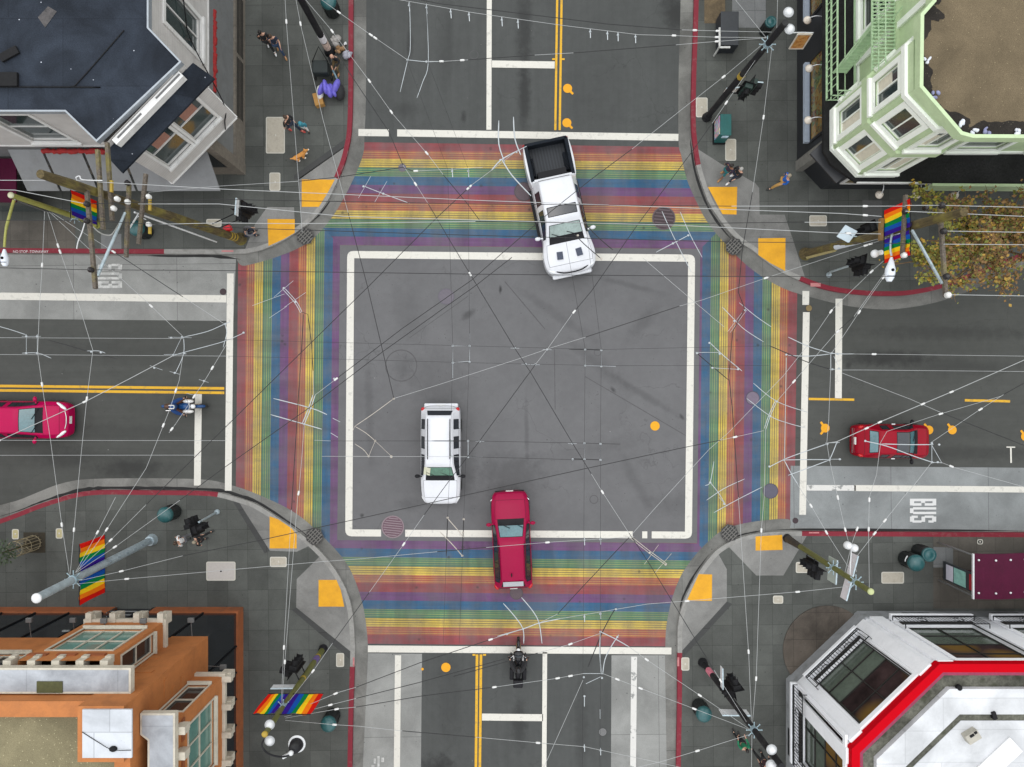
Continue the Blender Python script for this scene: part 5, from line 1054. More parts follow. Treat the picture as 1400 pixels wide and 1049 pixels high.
def person(label, px, py, face, top, legs, shoes, hair, skin=SKL, stride=.22, arms=((.12, -.05), (-.12, .05)), hgt=1.70, hairlen=.0, group=None, sit=None, lean=0, sleeves=True, shorts=False, hat=None, zg=.15, at=None, headturn=0):
    """face: photo direction they look; arms: forward reach of left and right hand; sit: joints override"""
    k = hgt / 1.72; p = at if at is not None else W(px, py, zg)
    t = thing('person', label, 'person', (p.x, p.y, p.z), math.atan2(-face[1], face[0]), group)
    V = lambda x, y, z: Vector((x, y, z)) * k
    J = dict(pel=V(0, 0, .93), spi=V(lean * .3, 0, 1.12), che=V(lean * .7, 0, 1.32), nb=V(lean, 0, 1.44), hd0=V(lean + .02, 0, 1.53), hd1=V(lean + .045, 0, 1.60), hd2=V(lean + .03, 0, 1.685))
    for s, n, ar, sg in ((1, 'l', arms[0], 1), (-1, 'r', arms[1], -1)):
        f = stride * sg
        J['hip' + n] = V(0, .09 * s, .88); J['kn' + n] = V(f * .55 + .04, .095 * s, .49); J['an' + n] = V(f - .03, .10 * s, .085); J['toe' + n] = V(f + .15, .12 * s, .035)
        J['sh' + n] = V(lean * .95, .175 * s, 1.40); J['el' + n] = V(lean * .8 + ar[0] * .35 - .03, (.235 - .0) * s, 1.13); J['wr' + n] = V(lean * .8 + ar[0], (.225 + ar[1] * 1) * s, .90 + max(0, ar[0]) * .55)
    if sit: J.update({q: Vector(v) * k for q, v in sit.items()})
    r = lambda v: v * k
    body = {q: (J[q], r(w_)) for q, w_ in dict(pel=.10, spi=.095, che=.11, nb=.055, hd0=.052, hd1=.085, hd2=.06).items()}
    E = [('pel', 'spi'), ('spi', 'che'), ('che', 'nb'), ('nb', 'hd0'), ('hd0', 'hd1'), ('hd1', 'hd2')]
    for n, s in (('l', 1), ('r', -1)):
        for q, w_ in (('hip', .075), ('kn', .05), ('an', .036), ('sh', .05), ('el', .038), ('wr', .026)): body[q + n] = (J[q + n], r(w_))
        body['toe' + n] = (J['toe' + n], r(.03))
        E += [('pel', 'hip' + n), ('hip' + n, 'kn' + n), ('kn' + n, 'an' + n), ('an' + n, 'toe' + n), ('che', 'sh' + n), ('sh' + n, 'el' + n), ('el' + n, 'wr' + n)]
        d = (J['wr' + n] - J['el' + n]).normalized(); side = Vector((1, 0, 0)) - d * d.x
        side = side.normalized() if side.length > .2 else Vector((0, 0, 1)); inw = d.cross(side) * (-s)
        pal = J['wr' + n] + d * r(.075); body['pal' + n] = (pal, (r(.016), r(.034))); E.append(('wr' + n, 'pal' + n))
        for fi, (off, ln) in enumerate(((.027, .060), (.009, .068), (-.009, .064), (-.027, .050))):
            a = pal + side * r(off) + d * r(.022); b_ = a + d * r(ln * .6) + inw * r(.008); c_ = b_ + d * r(ln * .35) + inw * r(.022)
            for nm, pt, rr in (('a', a, .009), ('b', b_, .008), ('c', c_, .007)): body['f%d%s%s' % (fi, nm, n)] = (pt, r(rr))
            E += [('pal' + n, 'f%da%s' % (fi, n)), ('f%da%s' % (fi, n), 'f%db%s' % (fi, n)), ('f%db%s' % (fi, n), 'f%dc%s' % (fi, n))]
        ta = J['wr' + n] + d * r(.04) + side * r(.036); tb = ta + d * r(.035) + side * r(.014) + inw * r(.012)
        body['tha' + n] = (ta, r(.010)); body['thb' + n] = (tb, r(.008)); E += [('wr' + n, 'tha' + n), ('tha' + n, 'thb' + n)]
    skinmesh('body', body, E, 'pel', skin, t, 2)
    hd, up = J['hd1'], (J['hd2'] - J['hd0']).normalized(); fw = Vector((math.cos(headturn), math.sin(headturn), 0)); fw = (fw - up * fw.dot(up)).normalized(); sd = up.cross(fw)
    MH = Matrix((fw, sd, up)).transposed()
    hc = hd + up * r(.035)
    mb = MB(); mb.ell(hc - fw * r(.016) + up * r(.022), (r(.098), r(.085), r(.108)), 14, M=MH)
    if hairlen: mb.tube([hc - fw * r(.06) + up * r(.02), hc - fw * r(.085) - up * r(.06), hc - fw * r(.09) - up * r(.10 + hairlen)], [r(.07), r(.075), r(.045)], 10)
    mb.build('hair', hair, t, world=False)
    mb = MB(); mb.ell(hc + fw * r(.092) - up * r(.015), (r(.02), r(.014), r(.022)), 8, M=MH); mb.build('nose', skin, t, world=False)
    for s in (-1, 1):
        mb = MB(); mb.ell(hc + fw * r(.083) + sd * s * r(.032) + up * r(.012), r(.011), 8); mb.build('eye', BLK, t, world=False)
        mb = MB(); mb.ell(hc + sd * s * r(.088) - up * r(.01), (r(.016), r(.01), r(.028)), 8, M=MH); mb.build('ear', skin, t, world=False)
    mb = MB(); mb.ell(hc + fw * r(.078) - up * r(.052), (r(.01), r(.024), r(.007)), 8, M=MH); mb.build('mouth', pm('lips', (.3, .08, .07), .5), t, world=False)
    jk = {q: (J[q], r(w_)) for q, w_ in dict(pel=.135 * BULK, spi=.13 * BULK, che=.145 * BULK, nb=.075).items()}; EJ = [('pel', 'spi'), ('spi', 'che'), ('che', 'nb')]
    for n in 'lr':
        jk['sh' + n] = (J['sh' + n], r(.072 * BULK)); jk['el' + n] = (J['el' + n] if sleeves else J['sh' + n].lerp(J['el' + n], .6), r(.058 * BULK)); EJ += [('che', 'sh' + n), ('sh' + n, 'el' + n)]
        if sleeves: jk['wr' + n] = (J['el' + n].lerp(J['wr' + n], .93), r(.042)); EJ.append(('el' + n, 'wr' + n))
    skinmesh('jacket', jk, EJ, 'che', top, t, 2)
    tr = {'pel': (J['pel'], r(.125))}; ET = []
    for n in 'lr':
        tr['hip' + n] = (J['hip' + n], r(.10)); tr['kn' + n] = (J['kn' + n], r(.07)); ET += [('pel', 'hip' + n), ('hip' + n, 'kn' + n)]
        if not shorts: tr['an' + n] = (J['kn' + n].lerp(J['an' + n], .95), r(.055)); ET.append(('kn' + n, 'an' + n))
    skinmesh('trousers', tr, ET, 'pel', legs, t, 2)
    for n in 'lr':
        a, b_ = J['an' + n], J['toe' + n]; d = (b_ - a); d.z = 0; d = d.normalized() if d.length > .01 else Vector((1, 0, 0))
        M = Matrix((d, Vector((-d.y, d.x, 0)), Vector((0, 0, 1)))).transposed()
        mb = MB(); mb.ell(a.lerp(b_, .55) + Vector((0, 0, r(-.012))), (r(.135), r(.05), r(.045)), 12, M=M); mb.ell(a + Vector((0, 0, -.01)), (r(.06), r(.048), r(.06)), 10); mb.build('shoe', shoes, t, world=False)
    if hat:
        mb = MB()
        if hat[1] == 'helmet': mb.ell(hc + up * r(.015), (r(.15), r(.135), r(.155)), 18, M=MH)
        else: mb.ell(hc + up * r(.05) - fw * r(.01), (r(.108), r(.096), r(.085)), 14, M=MH); mb.ell(hc + up * r(.05) + fw * r(.11), (r(.08), r(.075), r(.012)), 12, M=MH)
        mb.build('helmet' if hat[1] == 'helmet' else 'cap', hat[0], t, world=False)
    return t, J
c_bk = cloth('black', (.016, .016, .018)); c_nv = cloth('dark navy', (.018, .026, .05)); c_dn = cloth('denim', (.03, .055, .11)); c_gy = cloth('grey', (.12, .12, .13)); c_wh = cloth('white', (.7, .7, .7)); c_lg = cloth('dark leggings', (.02, .02, .022)); c_kh = cloth('tan', (.42, .24, .07)); c_bl = cloth('royal blue', (.01, .10, .42)); c_tl = cloth('teal', (.03, .20, .26)); c_br = cloth('brown leather', (.09, .035, .02)); c_pk = cloth('pink', (.62, .34, .33)); c_pp = cloth('violet', (.16, .13, .55))
h_bk = pm('black hair', (.012, .01, .009), .5, .3, 20); h_br = pm('dark brown hair', (.05, .028, .016), .5, .3, 20); h_bd = pm('grey blond hair', (.30, .26, .19), .6, .3, 20); h_gy = pm('grey hair', (.38, .37, .35), .6, .2, 20)
sh_w = pm('white shoe', (.75, .75, .75), .6, .08); sh_b = pm('black shoe', (.015, .015, .015), .5, .2); sh_t = pm('tan shoe', (.35, .18, .07), .6, .2)
G1 = 'people walking on the pavements'
person('long-haired person all in black with white shoes, walking left of a companion', 371.5, 67, (.3, 1), c_bk, c_lg, sh_w, h_bk, hairlen=.25, group=G1, stride=.26, arms=((.15, 0), (-.1, 0)))
person('person in navy top and jeans with one arm raised, walking right of a companion', 385, 72, (.35, 1), c_nv, c_dn, sh_t, h_br, group=G1, stride=.3, hairlen=.05, arms=((.38, -.02), (-.15, .0)), sleeves=False)
person('dark-haired person in black coat beside the large pale cover, walking toward the teal figure', 404, 178, (1, .55), c_bk, c_nv, pm('red shoe', (.5, .06, .05), .6), h_br, group=G1, stride=.3, hgt=1.78, lean=.03)
BULK = 1.45
person('small figure in teal hooded jacket bending over beside the person in black', 420, 178.5, (.2, 1), c_tl, c_wh, sh_b, pm('teal hood', (.04, .22, .28), .8), group=G1, stride=.1, hgt=1.25, lean=.12, hat=(pm('teal hood', (.04, .22, .28), .8), 'helmet')); BULK = 1.0
person('person in dark top and teal shorts, left of two people near the upper right ramp', 986.5, 240.5, (-.75, .6), cloth('plum black', (.03, .018, .04)), cloth('teal shorts', (.01, .12, .13)), sh_t, h_bk, SKD, group=G1, shorts=True, stride=.2)
person('grey-haired person in white shoes, right of the two near the upper right ramp', 999, 245, (-.8, .5), c_bk, c_nv, sh_w, h_gy, group=G1, stride=.2, arms=((.3, -.03), (.28, -.03)))
person('person in blue jacket over tan trousers walking by the black corner shopfront', 1061, 254.5, (-1, .15), c_bl, c_kh, sh_b, h_bd, group=G1, stride=.32, hgt=1.76)
person('pale-haired person all in black beside the signal post at the lower left', 284.5, 731.8, (.9, -.35), c_bk, c_bk, sh_b, h_bd, group=G1, stride=.2, lean=.06)
person('brown-haired person in loose white top left of the person all in black', 263, 732, (-.9, .3), c_wh, c_gy, sh_b, h_br, group=G1, stride=.16, arms=((.2, 0), (.2, 0)))
person('person in green jacket and black trousers sheltering under the leaning black pole', 1006, 1003, (-.2, -1), cloth('bright green', (.01, .16, .075)), c_bk, sh_b, h_bk, group=G1, stride=.1, arms=((.3, -.04), (.3, -.04)))
person('person in wine jacket just below the person in green jacket', 1034, 1026, (-.6, -.6), cloth('wine black', (.04, .014, .02)), c_bk, sh_b, h_bk, group=G1, stride=.22)
person('grey-clad person crouched against the old wooden pole base', 341, 322, (.7, -.2), c_gy, c_nv, sh_b, h_bk, group=G1, hgt=1.6, sit=dict(pel=(0, 0, .40), spi=(.05, 0, .58), che=(.12, 0, .78), nb=(.17, 0, .90), hd0=(.2, 0, .98), hd1=(.235, 0, 1.05), hd2=(.22, 0, 1.13), hipl=(0, .09, .38), hipr=(0, -.09, .38), knl=(.38, .14, .52), knr=(.38, -.12, .5), anl=(.3, .13, .09), anr=(.32, -.12, .09), toel=(.46, .14, .035), toer=(.48, -.13, .035), shl=(.13, .175, .86), shr=(.13, -.175, .86), ell=(.24, .25, .65), elr=(.24, -.25, .65), wrl=(.42, .16, .6), wrr=(.42, -.15, .6)))
SITCH = dict(pel=(0, 0, .42), spi=(.02, 0, .62), che=(.08, 0, .83), nb=(.12, 0, .96), hd0=(.15, 0, 1.04), hd1=(.18, 0, 1.11), hd2=(.17, 0, 1.19), hipl=(0, .09, .40), hipr=(0, -.09, .40), knl=(.42, .13, .46), knr=(.42, -.13, .46), anl=(.44, .13, .09), anr=(.44, -.13, .09), toel=(.6, .14, .035), toer=(.6, -.14, .035), shl=(.08, .175, .92), shr=(.08, -.175, .92), ell=(.16, .24, .68), elr=(.16, -.24, .68), wrl=(.40, .1, .55), wrr=(.40, -.1, .55))
person('bald pink-headed person in black seated low on the kerb beside the violet bundle', 463, 88, (-.25, 1), c_bk, cloth('olive', (.12, .08, .035)), sh_t, SKL, group=G1, sit=SITCH)
# --- dog
def dog():
    p = W(413, 216, .15); d = Vector((-.62, -.62, 0)); t = thing('dog', 'stocky ginger dog with white paws walking alone near the yellow ramp', 'dog', (p.x, p.y, .15), math.atan2(-(214 - 224), (424 - 404)))
    GI = pm('ginger fur', (.56, .25, .06), .9, .25, 18); WF = pm('white fur', (.75, .70, .62), .9, .1, 18)
    n = dict(rump=((-.27, 0, .36), .115), loin=((-.08, 0, .38), .105), chest=((.16, 0, .37), .135), neck=((.28, 0, .47), .085), head=((.37, 0, .56), .085), muz=((.47, 0, .53), .042), nose=((.53, 0, .525), .026), t0=((-.38, 0, .40), .035), t1=((-.48, .02, .47), .022))
    E = [('rump', 'loin'), ('loin', 'chest'), ('chest', 'neck'), ('neck', 'head'), ('head', 'muz'), ('muz', 'nose'), ('rump', 't0'), ('t0', 't1')]
    for s, q in ((1, 'l'), (-1, 'r')):
        f = .08 * s
        n.update({'hip' + q: ((-.25, .075 * s, .30), .07), 'stf' + q: ((-.17 - f, .085 * s, .21), .05), 'hck' + q: ((-.32 - f, .085 * s, .12), .03), 'hp' + q: ((-.28 - f, .085 * s, .03), .033),
                  'sho' + q: ((.17, .075 * s, .28), .06), 'elb' + q: ((.13 + f, .08 * s, .20), .042), 'wri' + q: ((.16 + f, .08 * s, .10), .03), 'fp' + q: ((.19 + f, .08 * s, .03), .034), 'ear' + q: ((.345, .055 * s, .655), .026), 'ear2' + q: ((.335, .065 * s, .70), .01)})
        E += [('rump', 'hip' + q), ('hip' + q, 'stf' + q), ('stf' + q, 'hck' + q), ('hck' + q, 'hp' + q), ('chest', 'sho' + q), ('sho' + q, 'elb' + q), ('elb' + q, 'wri' + q), ('wri' + q, 'fp' + q), ('head', 'ear' + q), ('ear' + q, 'ear2' + q)]
    nn = {k: (Vector(v[0]), v[1]) for k, v in n.items()}
    skinmesh('body', nn, E, 'loin', GI, t, 2)
    for s in (1, -1):
        f = .08 * s
        mb = MB(); mb.ell((-.26 - f, .085 * s, .028), (.06, .042, .034), 10); mb.build('paw', WF, t, world=False); mb = MB(); mb.ell((.21 + f, .08 * s, .028), (.06, .042, .034), 10); mb.build('paw', WF, t, world=False)
        mb = MB(); mb.ell((.42, .045 * s, .575), .012, 8); mb.build('eye', BLK, t, world=False)
    mb = MB(); mb.ell((.50, 0, .515), (.05, .04, .03), 10); mb.build('muzzle', WF, t, world=False); mb = MB(); mb.ell((.555, 0, .53), .016, 8); mb.build('nose', BLK, t, world=False); mb = MB(); mb.ell((.27, 0, .36), (.05, .09, .1), 10); mb.build('bib', WF, t, world=False)
dog()
# --- motorcycles
def moto(label, px, py, dx, dy, tank, fair, seat, z=.6, cases=None, top=False, white=None):
    p = W(px, py, z); t = thing('motorcycle', label, 'motorcycle', (p.x, p.y, .018), math.atan2(-dy, dx))
    Mx = Matrix.Rotation(R(90), 3, 'X'); r = .31
    for x in (.72, -.72):
        mb = MB(); mb.lathe([(r * .72, -.05), (r * .9, -.062), (r, -.03), (r, .03), (r * .9, .062), (r * .72, .05)], (x, 0, r), 24, M=Mx); w_ = mb.build('wheel', TYRE, t, world=False)
        mb = MB(); mb.lathe([(.03, -.05), (.05, -.05), (r * .7, -.03), (r * .72, 0), (r * .7, .03), (.05, .05), (.03, .05)], (x, 0, r), 18, M=Mx); q = mb.build('rim', RIM, t, world=False); q.parent = w_
    mb = MB(); mb.tube(spline([(.98, 0, .52), (.86, 0, .66), (.70, 0, .70), (.52, 0, .62), (.44, 0, .50)], 5), [.05] + [.075] * 19 + [.05], 10); mb.build('front_fender', tank, t, world=False)
    mb = MB(); mb.tube(spline([(.40, 0, .80), (.28, 0, .90), (.05, 0, .90), (-.12, 0, .80)], 5), [.08, .12, .15, .165, .17, .17, .17, .165, .16, .155, .15, .145, .14, .12, .1, .08][:16], 12); mb.build('fuel_tank', tank, t, world=False)
    mb = MB(); mb.tube(spline([(-.05, 0, .79), (-.3, 0, .76), (-.6, 0, .82), (-.80, 0, .84)], 5), [.1, .13, .145, .15, .15, .15, .15, .15, .145, .14, .13, .125, .12, .11, .1, .07], 10); mb.build('seat', seat, t, world=False)
    mb = MB(); mb.box((0.02, 0, .48), (.55, .34, .36)); mb.box((-.35, 0, .6), (.6, .2, .14)); mb.tube([(.5, 0, .9), (.1, 0, .4)], .05, 8); mb.tube([(.1, 0, .4), (-.72, 0, .31)], .05, 8); mb.build('engine_frame', pm('dark engine metal', (.06, .06, .065), .4, .3, 9, .7), t, .03, False)
    mb = MB()
    for s in (-1, 1): mb.tube([(.47, .09 * s, .98), (.72, .09 * s, .31)], .028, 8)
    mb.build('fork', CHROME, t, world=False)
    mb = MB(); mb.tube(spline([(.26, .43, 1.04), (.36, .3, 1.06), (.45, .12, 1.02), (.45, -.12, 1.02), (.36, -.3, 1.06), (.26, -.43, 1.04)], 4), .018, 8); h = mb.build('handlebar', CHROME, t, world=False)
    for s in (-1, 1):
        mb = MB(); mb.tube([(.24, .45 * s, 1.04), (.32, .36 * s, 1.055)], .026, 8); mb.build('grip', TRIMB, t, world=False).parent = h
        mb = MB(); mb.tube([(.36, .30 * s, 1.06), (.40, .42 * s, 1.22)], .01, 6); mb.ell((.40, .45 * s, 1.25), (.025, .07, .045), 10); mb.build('mirror', TRIMB, t, world=False)
    mb = MB(); mb.ell((.60, 0, .95), (.12, .11, .11), 12); mb.build('headlight', HEADL, t, world=False)
    if fair:
        mb = MB(); mb.ell((.48, 0, 1.02), (.17, .26, .16), 14); mb.build('fairing', fair, t, world=False); mb = MB(); mb.ell((.44, 0, 1.18), (.04, .19, .15), 12); mb.build('windshield', pm('smoked screen', (.05, .06, .07), .1), t, world=False)
    mb = MB(); mb.tube([(-.02, -.2, .34), (-.5, -.22, .33), (-.95, -.22, .4)], [.03, .04, .05], 10); mb.build('exhaust', CHROME, t, world=False)
    mb = MB(); mb.ell((-1.03, 0, .60), (.03, .06, .035), 10); mb.build('tail_light', TAILL, t, world=False)
    mb = MB(); mb.tube(spline([(-.45, 0, .66), (-.72, 0, .72), (-.95, 0, .66), (-1.04, 0, .5)], 5), .08, 10); mb.build('rear_fender', tank, t, world=False)
    if cases:
        for s in (-1, 1): mb = MB(); mb.box((-.62, .30 * s, .62), (.52, .2, .32)); mb.build('pannier', cases, t, .05, False)
    if top: mb = MB(); mb.box((-.92, 0, .98), (.36, .46, .30)); mb.build('top_case', TRIMB, t, .05, False); 
    if white:
        for s in (-1, 1): mb = MB(); mb.ell((.34, .24 * s, .86), (.26, .10, .2), 12); mb.build('side_fairing', white, t, world=False)
    return t
RIDE = dict(pel=(-.28, 0, .93), spi=(-.24, 0, 1.12), che=(-.16, 0, 1.32), nb=(-.11, 0, 1.45), hd0=(-.08, 0, 1.53), hd1=(-.05, 0, 1.60), hd2=(-.06, 0, 1.68), hipl=(-.25, .11, .88), hipr=(-.25, -.11, .88), knl=(.22, .33, .74), knr=(.22, -.33, .74), anl=(.06, .34, .33), anr=(.06, -.34, .33), toel=(.22, .35, .30), toer=(.22, -.35, .30), shl=(-.13, .185, 1.40), shr=(-.13, -.185, 1.40), ell=(.02, .33, 1.19), elr=(.02, -.33, 1.19), wrl=(.21, .40, 1.075), wrr=(.21, -.40, 1.075))
BLU = paint('blue motorcycle paint', (.01, .055, .17)); WHF = paint('white fairing', (.75, .74, .72))
m1 = moto('blue and white motorcycle waiting at the white stop bar on the left street', 251.5, 555.5, 1, 0, BLU, None, pm('brown seat leather', (.08, .035, .02), .5, .2), white=WHF)
p = ROOT[m1.name].translation; BULK = 1.6
person('motorcyclist in blue jacket and striped blue helmet astride the blue motorcycle', 0, 0, (1, 0), cloth('rider blue', (.006, .04, .15)), c_br, sh_b, h_bk, sit=RIDE, at=Vector((p.x, p.y, .018)), hat=(paint('blue helmet', (.008, .05, .17)), 'helmet'), group='motorcyclists')
o = bpy.data.objects[[x.name for x in COL.objects if x.name.startswith('helmet')][-1]]
for y in (-.075, .075):
    mb = MB(); mb.tube(spline([(-.17, y, 1.70), (-.10, y, 1.775), (.0, y, 1.775), (.07, y, 1.71)], 4), .022, 6); q = mb.build('helmet_stripe', WHF, o.parent, world=False); q.parent = o
mb = MB(); mb.ell((.06, 0, 1.68), (.05, .085, .06), 12); q = mb.build('visor', pm('pale visor', (.35, .42, .46), .15), o.parent, world=False); q.parent = o
m2 = moto('black touring motorcycle with top case waiting across the lower stop line', 708.5, 903, .015, -1, paint('black motorcycle paint', (.012, .012, .014)), paint('black fairing', (.014, .014, .016)), TRIMB, cases=TRIMB, top=True)
mb = MB(); mb.box((.2, -.22, .82), (.22, .06, .14)); mb.box((.2, .22, .82), (.22, .06, .14)); mb.ell((.52, 0, 1.1), (.05, .12, .03), 10); mb.build('chrome_guard', pm('pale chrome', (.6, .6, .6), .2, .1), m2, .02, False)
p = ROOT[m2.name].translation
person('motorcyclist in black gear and black helmet astride the touring motorcycle', 0, 0, (.015, -1), c_bk, c_bk, sh_b, h_bk, sit=RIDE, at=Vector((p.x, p.y, .018)), hat=(paint('black helmet', (.012, .012, .014)), 'helmet'), group='motorcyclists')
# ================================================================ poles, banners, signals, signs, bins
GALV = pm('galvanised steel pole', (.42, .50, .54), .45, .25, 5, .4, dirt=.3); OLIVE = pm('olive green pole paint', (.105, .11, .028), .55, .3, 4, dirt=.3); BLKP = pm('black pole paint', (.016, .016, .018), .6, .4, 4, spec=.15, dirt=.3, dirtcol=(.1, .1, .09)); LIME = pm('lime green pole paint', (.30, .30, .07), .55, .25, 4, dirt=.25)
def woodmat(name, col):
    m, nt, bs, co = newmat(name); mp = nt.nodes.new('ShaderNodeMapping'); mp.inputs['Scale'].default_value = (9, 9, .8); lk(nt, co, mp.inputs[0])
    n1 = noise(nt, mp.outputs[0], 1.6, 6, .7, .6); n2 = noise(nt, co, 1.2, 5); r = ramp(nt, [(.3, [c * .35 for c in col]), (.55, col), (.75, [c * 1.6 for c in col])]); lk(nt, n1, r.inputs[0])
    g = ramp(nt, [(.5, 0), (.68, .6)]); lk(nt, n2, g.inputs[0]); lk(nt, mixc(nt, g.outputs[0], r.outputs[0], (.22, .19, .03)), bs.inputs['Base Color']); bs.inputs['Roughness'].default_value = .9; bump(nt, bs, n1, .5, .02); return m
WOODP = woodmat('weathered pole wood', (.092, .068, .026)); WOODG = woodmat('grey crossarm wood', (.115, .095, .075)); WHP = pm('white enamel', (.62, .63, .64), .4, .06, 8, dirt=.15)
CLAMP = pm('pale blue hardware', (.34, .45, .50), .4, .2, 9, .6); PORC = pm('dark porcelain', (.03, .028, .03), .2, .3, 8); PORW = pm('white porcelain', (.78, .78, .76), .25, .06, 8); YTAG = pm('yellow tag', (.34, .23, .025), .6, .2, 7)
def pole(label, base, top, z1, r0, r1, mt, cap=None, clampf=None, n=14, name='utility_pole', z0=.15, rough=False):
    a, c = W(*base, z0), W(*top, z1); t = thing(name, label, 'pole', a)
    pts = [a.lerp(c, k / 10) for k in range(11)]; rs = [(r0 + (r1 - r0) * k / 10) * (1 if mt is not WOODP else random.uniform(.9, 1.1)) for k in range(11)]
    mb = MB(); mb.tube(pts, rs, n, mi=0); mb.build('shaft', mt, t)
    mb = MB(); mb.tube([a - Vector((0, 0, .02)), a + (c - a).normalized() * .28], [r0 * 1.7, r0 * 1.35], n); mb.build('base', mt if not rough else BLKP, t)
    if cap: mb = MB(); mb.ell(c, (r1 * 1.25, r1 * 1.25, .08), 14); mb.build('cap', cap, t)
    if clampf:
        for f in (clampf if isinstance(clampf, (list, tuple)) else [clampf]):
            p = a.lerp(c, f); d = (c - a).normalized(); r = r0 + (r1 - r0) * f; mb = MB(); mb.tube([p - d * .09, p + d * .09], r * 1.18, n)
            for k in range(8): an = k * math.pi / 4; q = p + Vector((math.cos(an), math.sin(an), 0)) * r * 1.2; mb.tube([q, q + Vector((math.cos(an), math.sin(an), 0)) * .14], .018, 5); mb.ell(q + Vector((math.cos(an), math.sin(an), 0)) * .15, .03, 8)
            mb.build('clamp', CLAMP, t)
    t['_a'] = list(a); del t['_a']
    return t, (lambda f: a.lerp(c, f))
def globes(t, pts, z):
    for px, py in pts:
        p = W(px, py, z); mb = MB(); mb.ell(p, (.145, .145, .13), 16); g = mb.build('lamp_globe', WHP, t)
        mb = MB(); mb.lathe([(.15, -.02), (.19, -.02), (.19, .02), (.15, .02)], p, 16); mb.build('lamp_ring', pm('grey lamp ring', (.35, .36, .37), .4), t).parent = g
p1, f1 = pole('thick grey steel pole leaning left over the lower left pavement with two banners', (208, 738), (50, 818), 8.37, .17, .155, GALV, WHP, .74, 18)
for k in range(6): q = f1(.06 + k * .08); mb = MB(); mb.tube([q + Vector((.13, .03, -.08)), q + Vector((.145, .05, .1))], [.06, .04], 6); mb.build('torn_sticker', pm('torn sticker', (.22, .27, .30), .8, .3), p1)
p2, f2 = pole('olive green steel pole with banners and globes beside the lower street', (442, 887), (362, 1004), 8.44, .135, .095, OLIVE, YTAG, .74, rough=True)
globes(p2, ((368.8, 991), (368.8, 1013)), 8.0)
def gooseneck(t, pts, z, pot):
    mb = MB(); mb.tube(spline([W(x, y, z_) for x, y, z_ in pts], 6), .035, 8); mb.build('lamp_arm', BLKP, t)
    p = W(*pot); mb = MB(); mb.lathe([(.06, .1), (.16, .08), (.23, -.1), (.26, -.3), (.24, -.32)], p, 18); h = mb.build('lamp_head', BLKP, t)
    mb = MB(); mb.lathe([(.27, -.32), (.33, -.33), (.33, -.36), (.27, -.36)], p, 18); mb.build('lamp_rim', WHP, t).parent = h
    mb = MB(); mb.ell(p + Vector((-.05, -.05, .2)), .1, 10); mb.bar(p + Vector((-.05, -.05, .2)), p + Vector((-.35, -.2, .22)), .1, .1); mb.build('lamp_joint', WHP, t).parent = h
gooseneck(p2, [(361, 1011, 8.2), (358, 1020, 8.3), (366, 1030, 8.3), (380, 1034.5, 8.2), (392, 1034, 8.1), (399, 1030, 8.0)], 8, (402, 1024, 7.8))
mb = MB(); q = f2(.14); d = (f2(1) - f2(0)).normalized(); mb.tube([q, q + d * .5], .14, 12); mb.build('violet_poster', pm('violet poster', (.12, .08, .22), .7, .4), p2); mb = MB(); mb.tube([f2(.12), f2(.13)], .142, 12); mb.tube([f2(.41), f2(.425)], .13, 12); mb.build('yellow_band', YTAG, p2)
p3, f3 = pole('black steel pole with pink poster and white globes beside the bank side entrance', (960.6, 905.8), (1069, 1048), 9.3, .14, .115, BLKP, None, .72)
globes(p3, ((1055, 1025), (1054, 1046)), 8.9)
mb = MB(); q = f3(.1); d = (f3(1) - f3(0)).normalized(); mb.tube([q, q + d * .6], .146, 14); mb.build('pink_poster', pm('pink poster', (.55, .16, .22), .7, .4, 12), p3)
p4, f4 = pole('olive green pole with round cap and sign boards beside the right bus stop', (1076, 736), (1190.5, 809), 8.2, .13, .10, OLIVE, pm('pale green cap', (.42, .46, .22), .5), (.62, .86), rough=True)
mb = MB(); mb.tube([f4(.02), f4(.2)], [.19, .135], 14); mb.build('dark_sleeve', pm('dark foot sleeve', (.035, .028, .022), .8, .5, 8), p4)  # darker tapered sleeve around the foot of the pole
p5, f5 = pole('black steel pole with clamp ring and globes beside the upper right planter', (966, 161), (1074, 31), 8.8, .14, .12, BLKP, None, .82)
globes(p5, ((1078, 17), (1079.5, 40)), 8.6)
mb = MB(); q = f5(.5); mb.tube([q, f5(.53)], .145, 12); mb.build('yellow_sticker', YTAG, p5)
p6, f6 = pole('black steel pole covered in posters near the violet bundle', (451, 71.5), (365, -85), 8.5, .16, .13, BLKP, None, .8)
PO = pm('torn posters', (.55, .42, .36), .8, .6, 9); mb = MB(); mb.tube([f6(.05), f6(.12)], .166, 14); mb.build('poster', PO, p6); mb = MB(); mb.tube([f6(.13), f6(.19)], .166, 14); mb.build('poster', pm('pale poster', (.62, .60, .62), .8, .4, 10), p6)
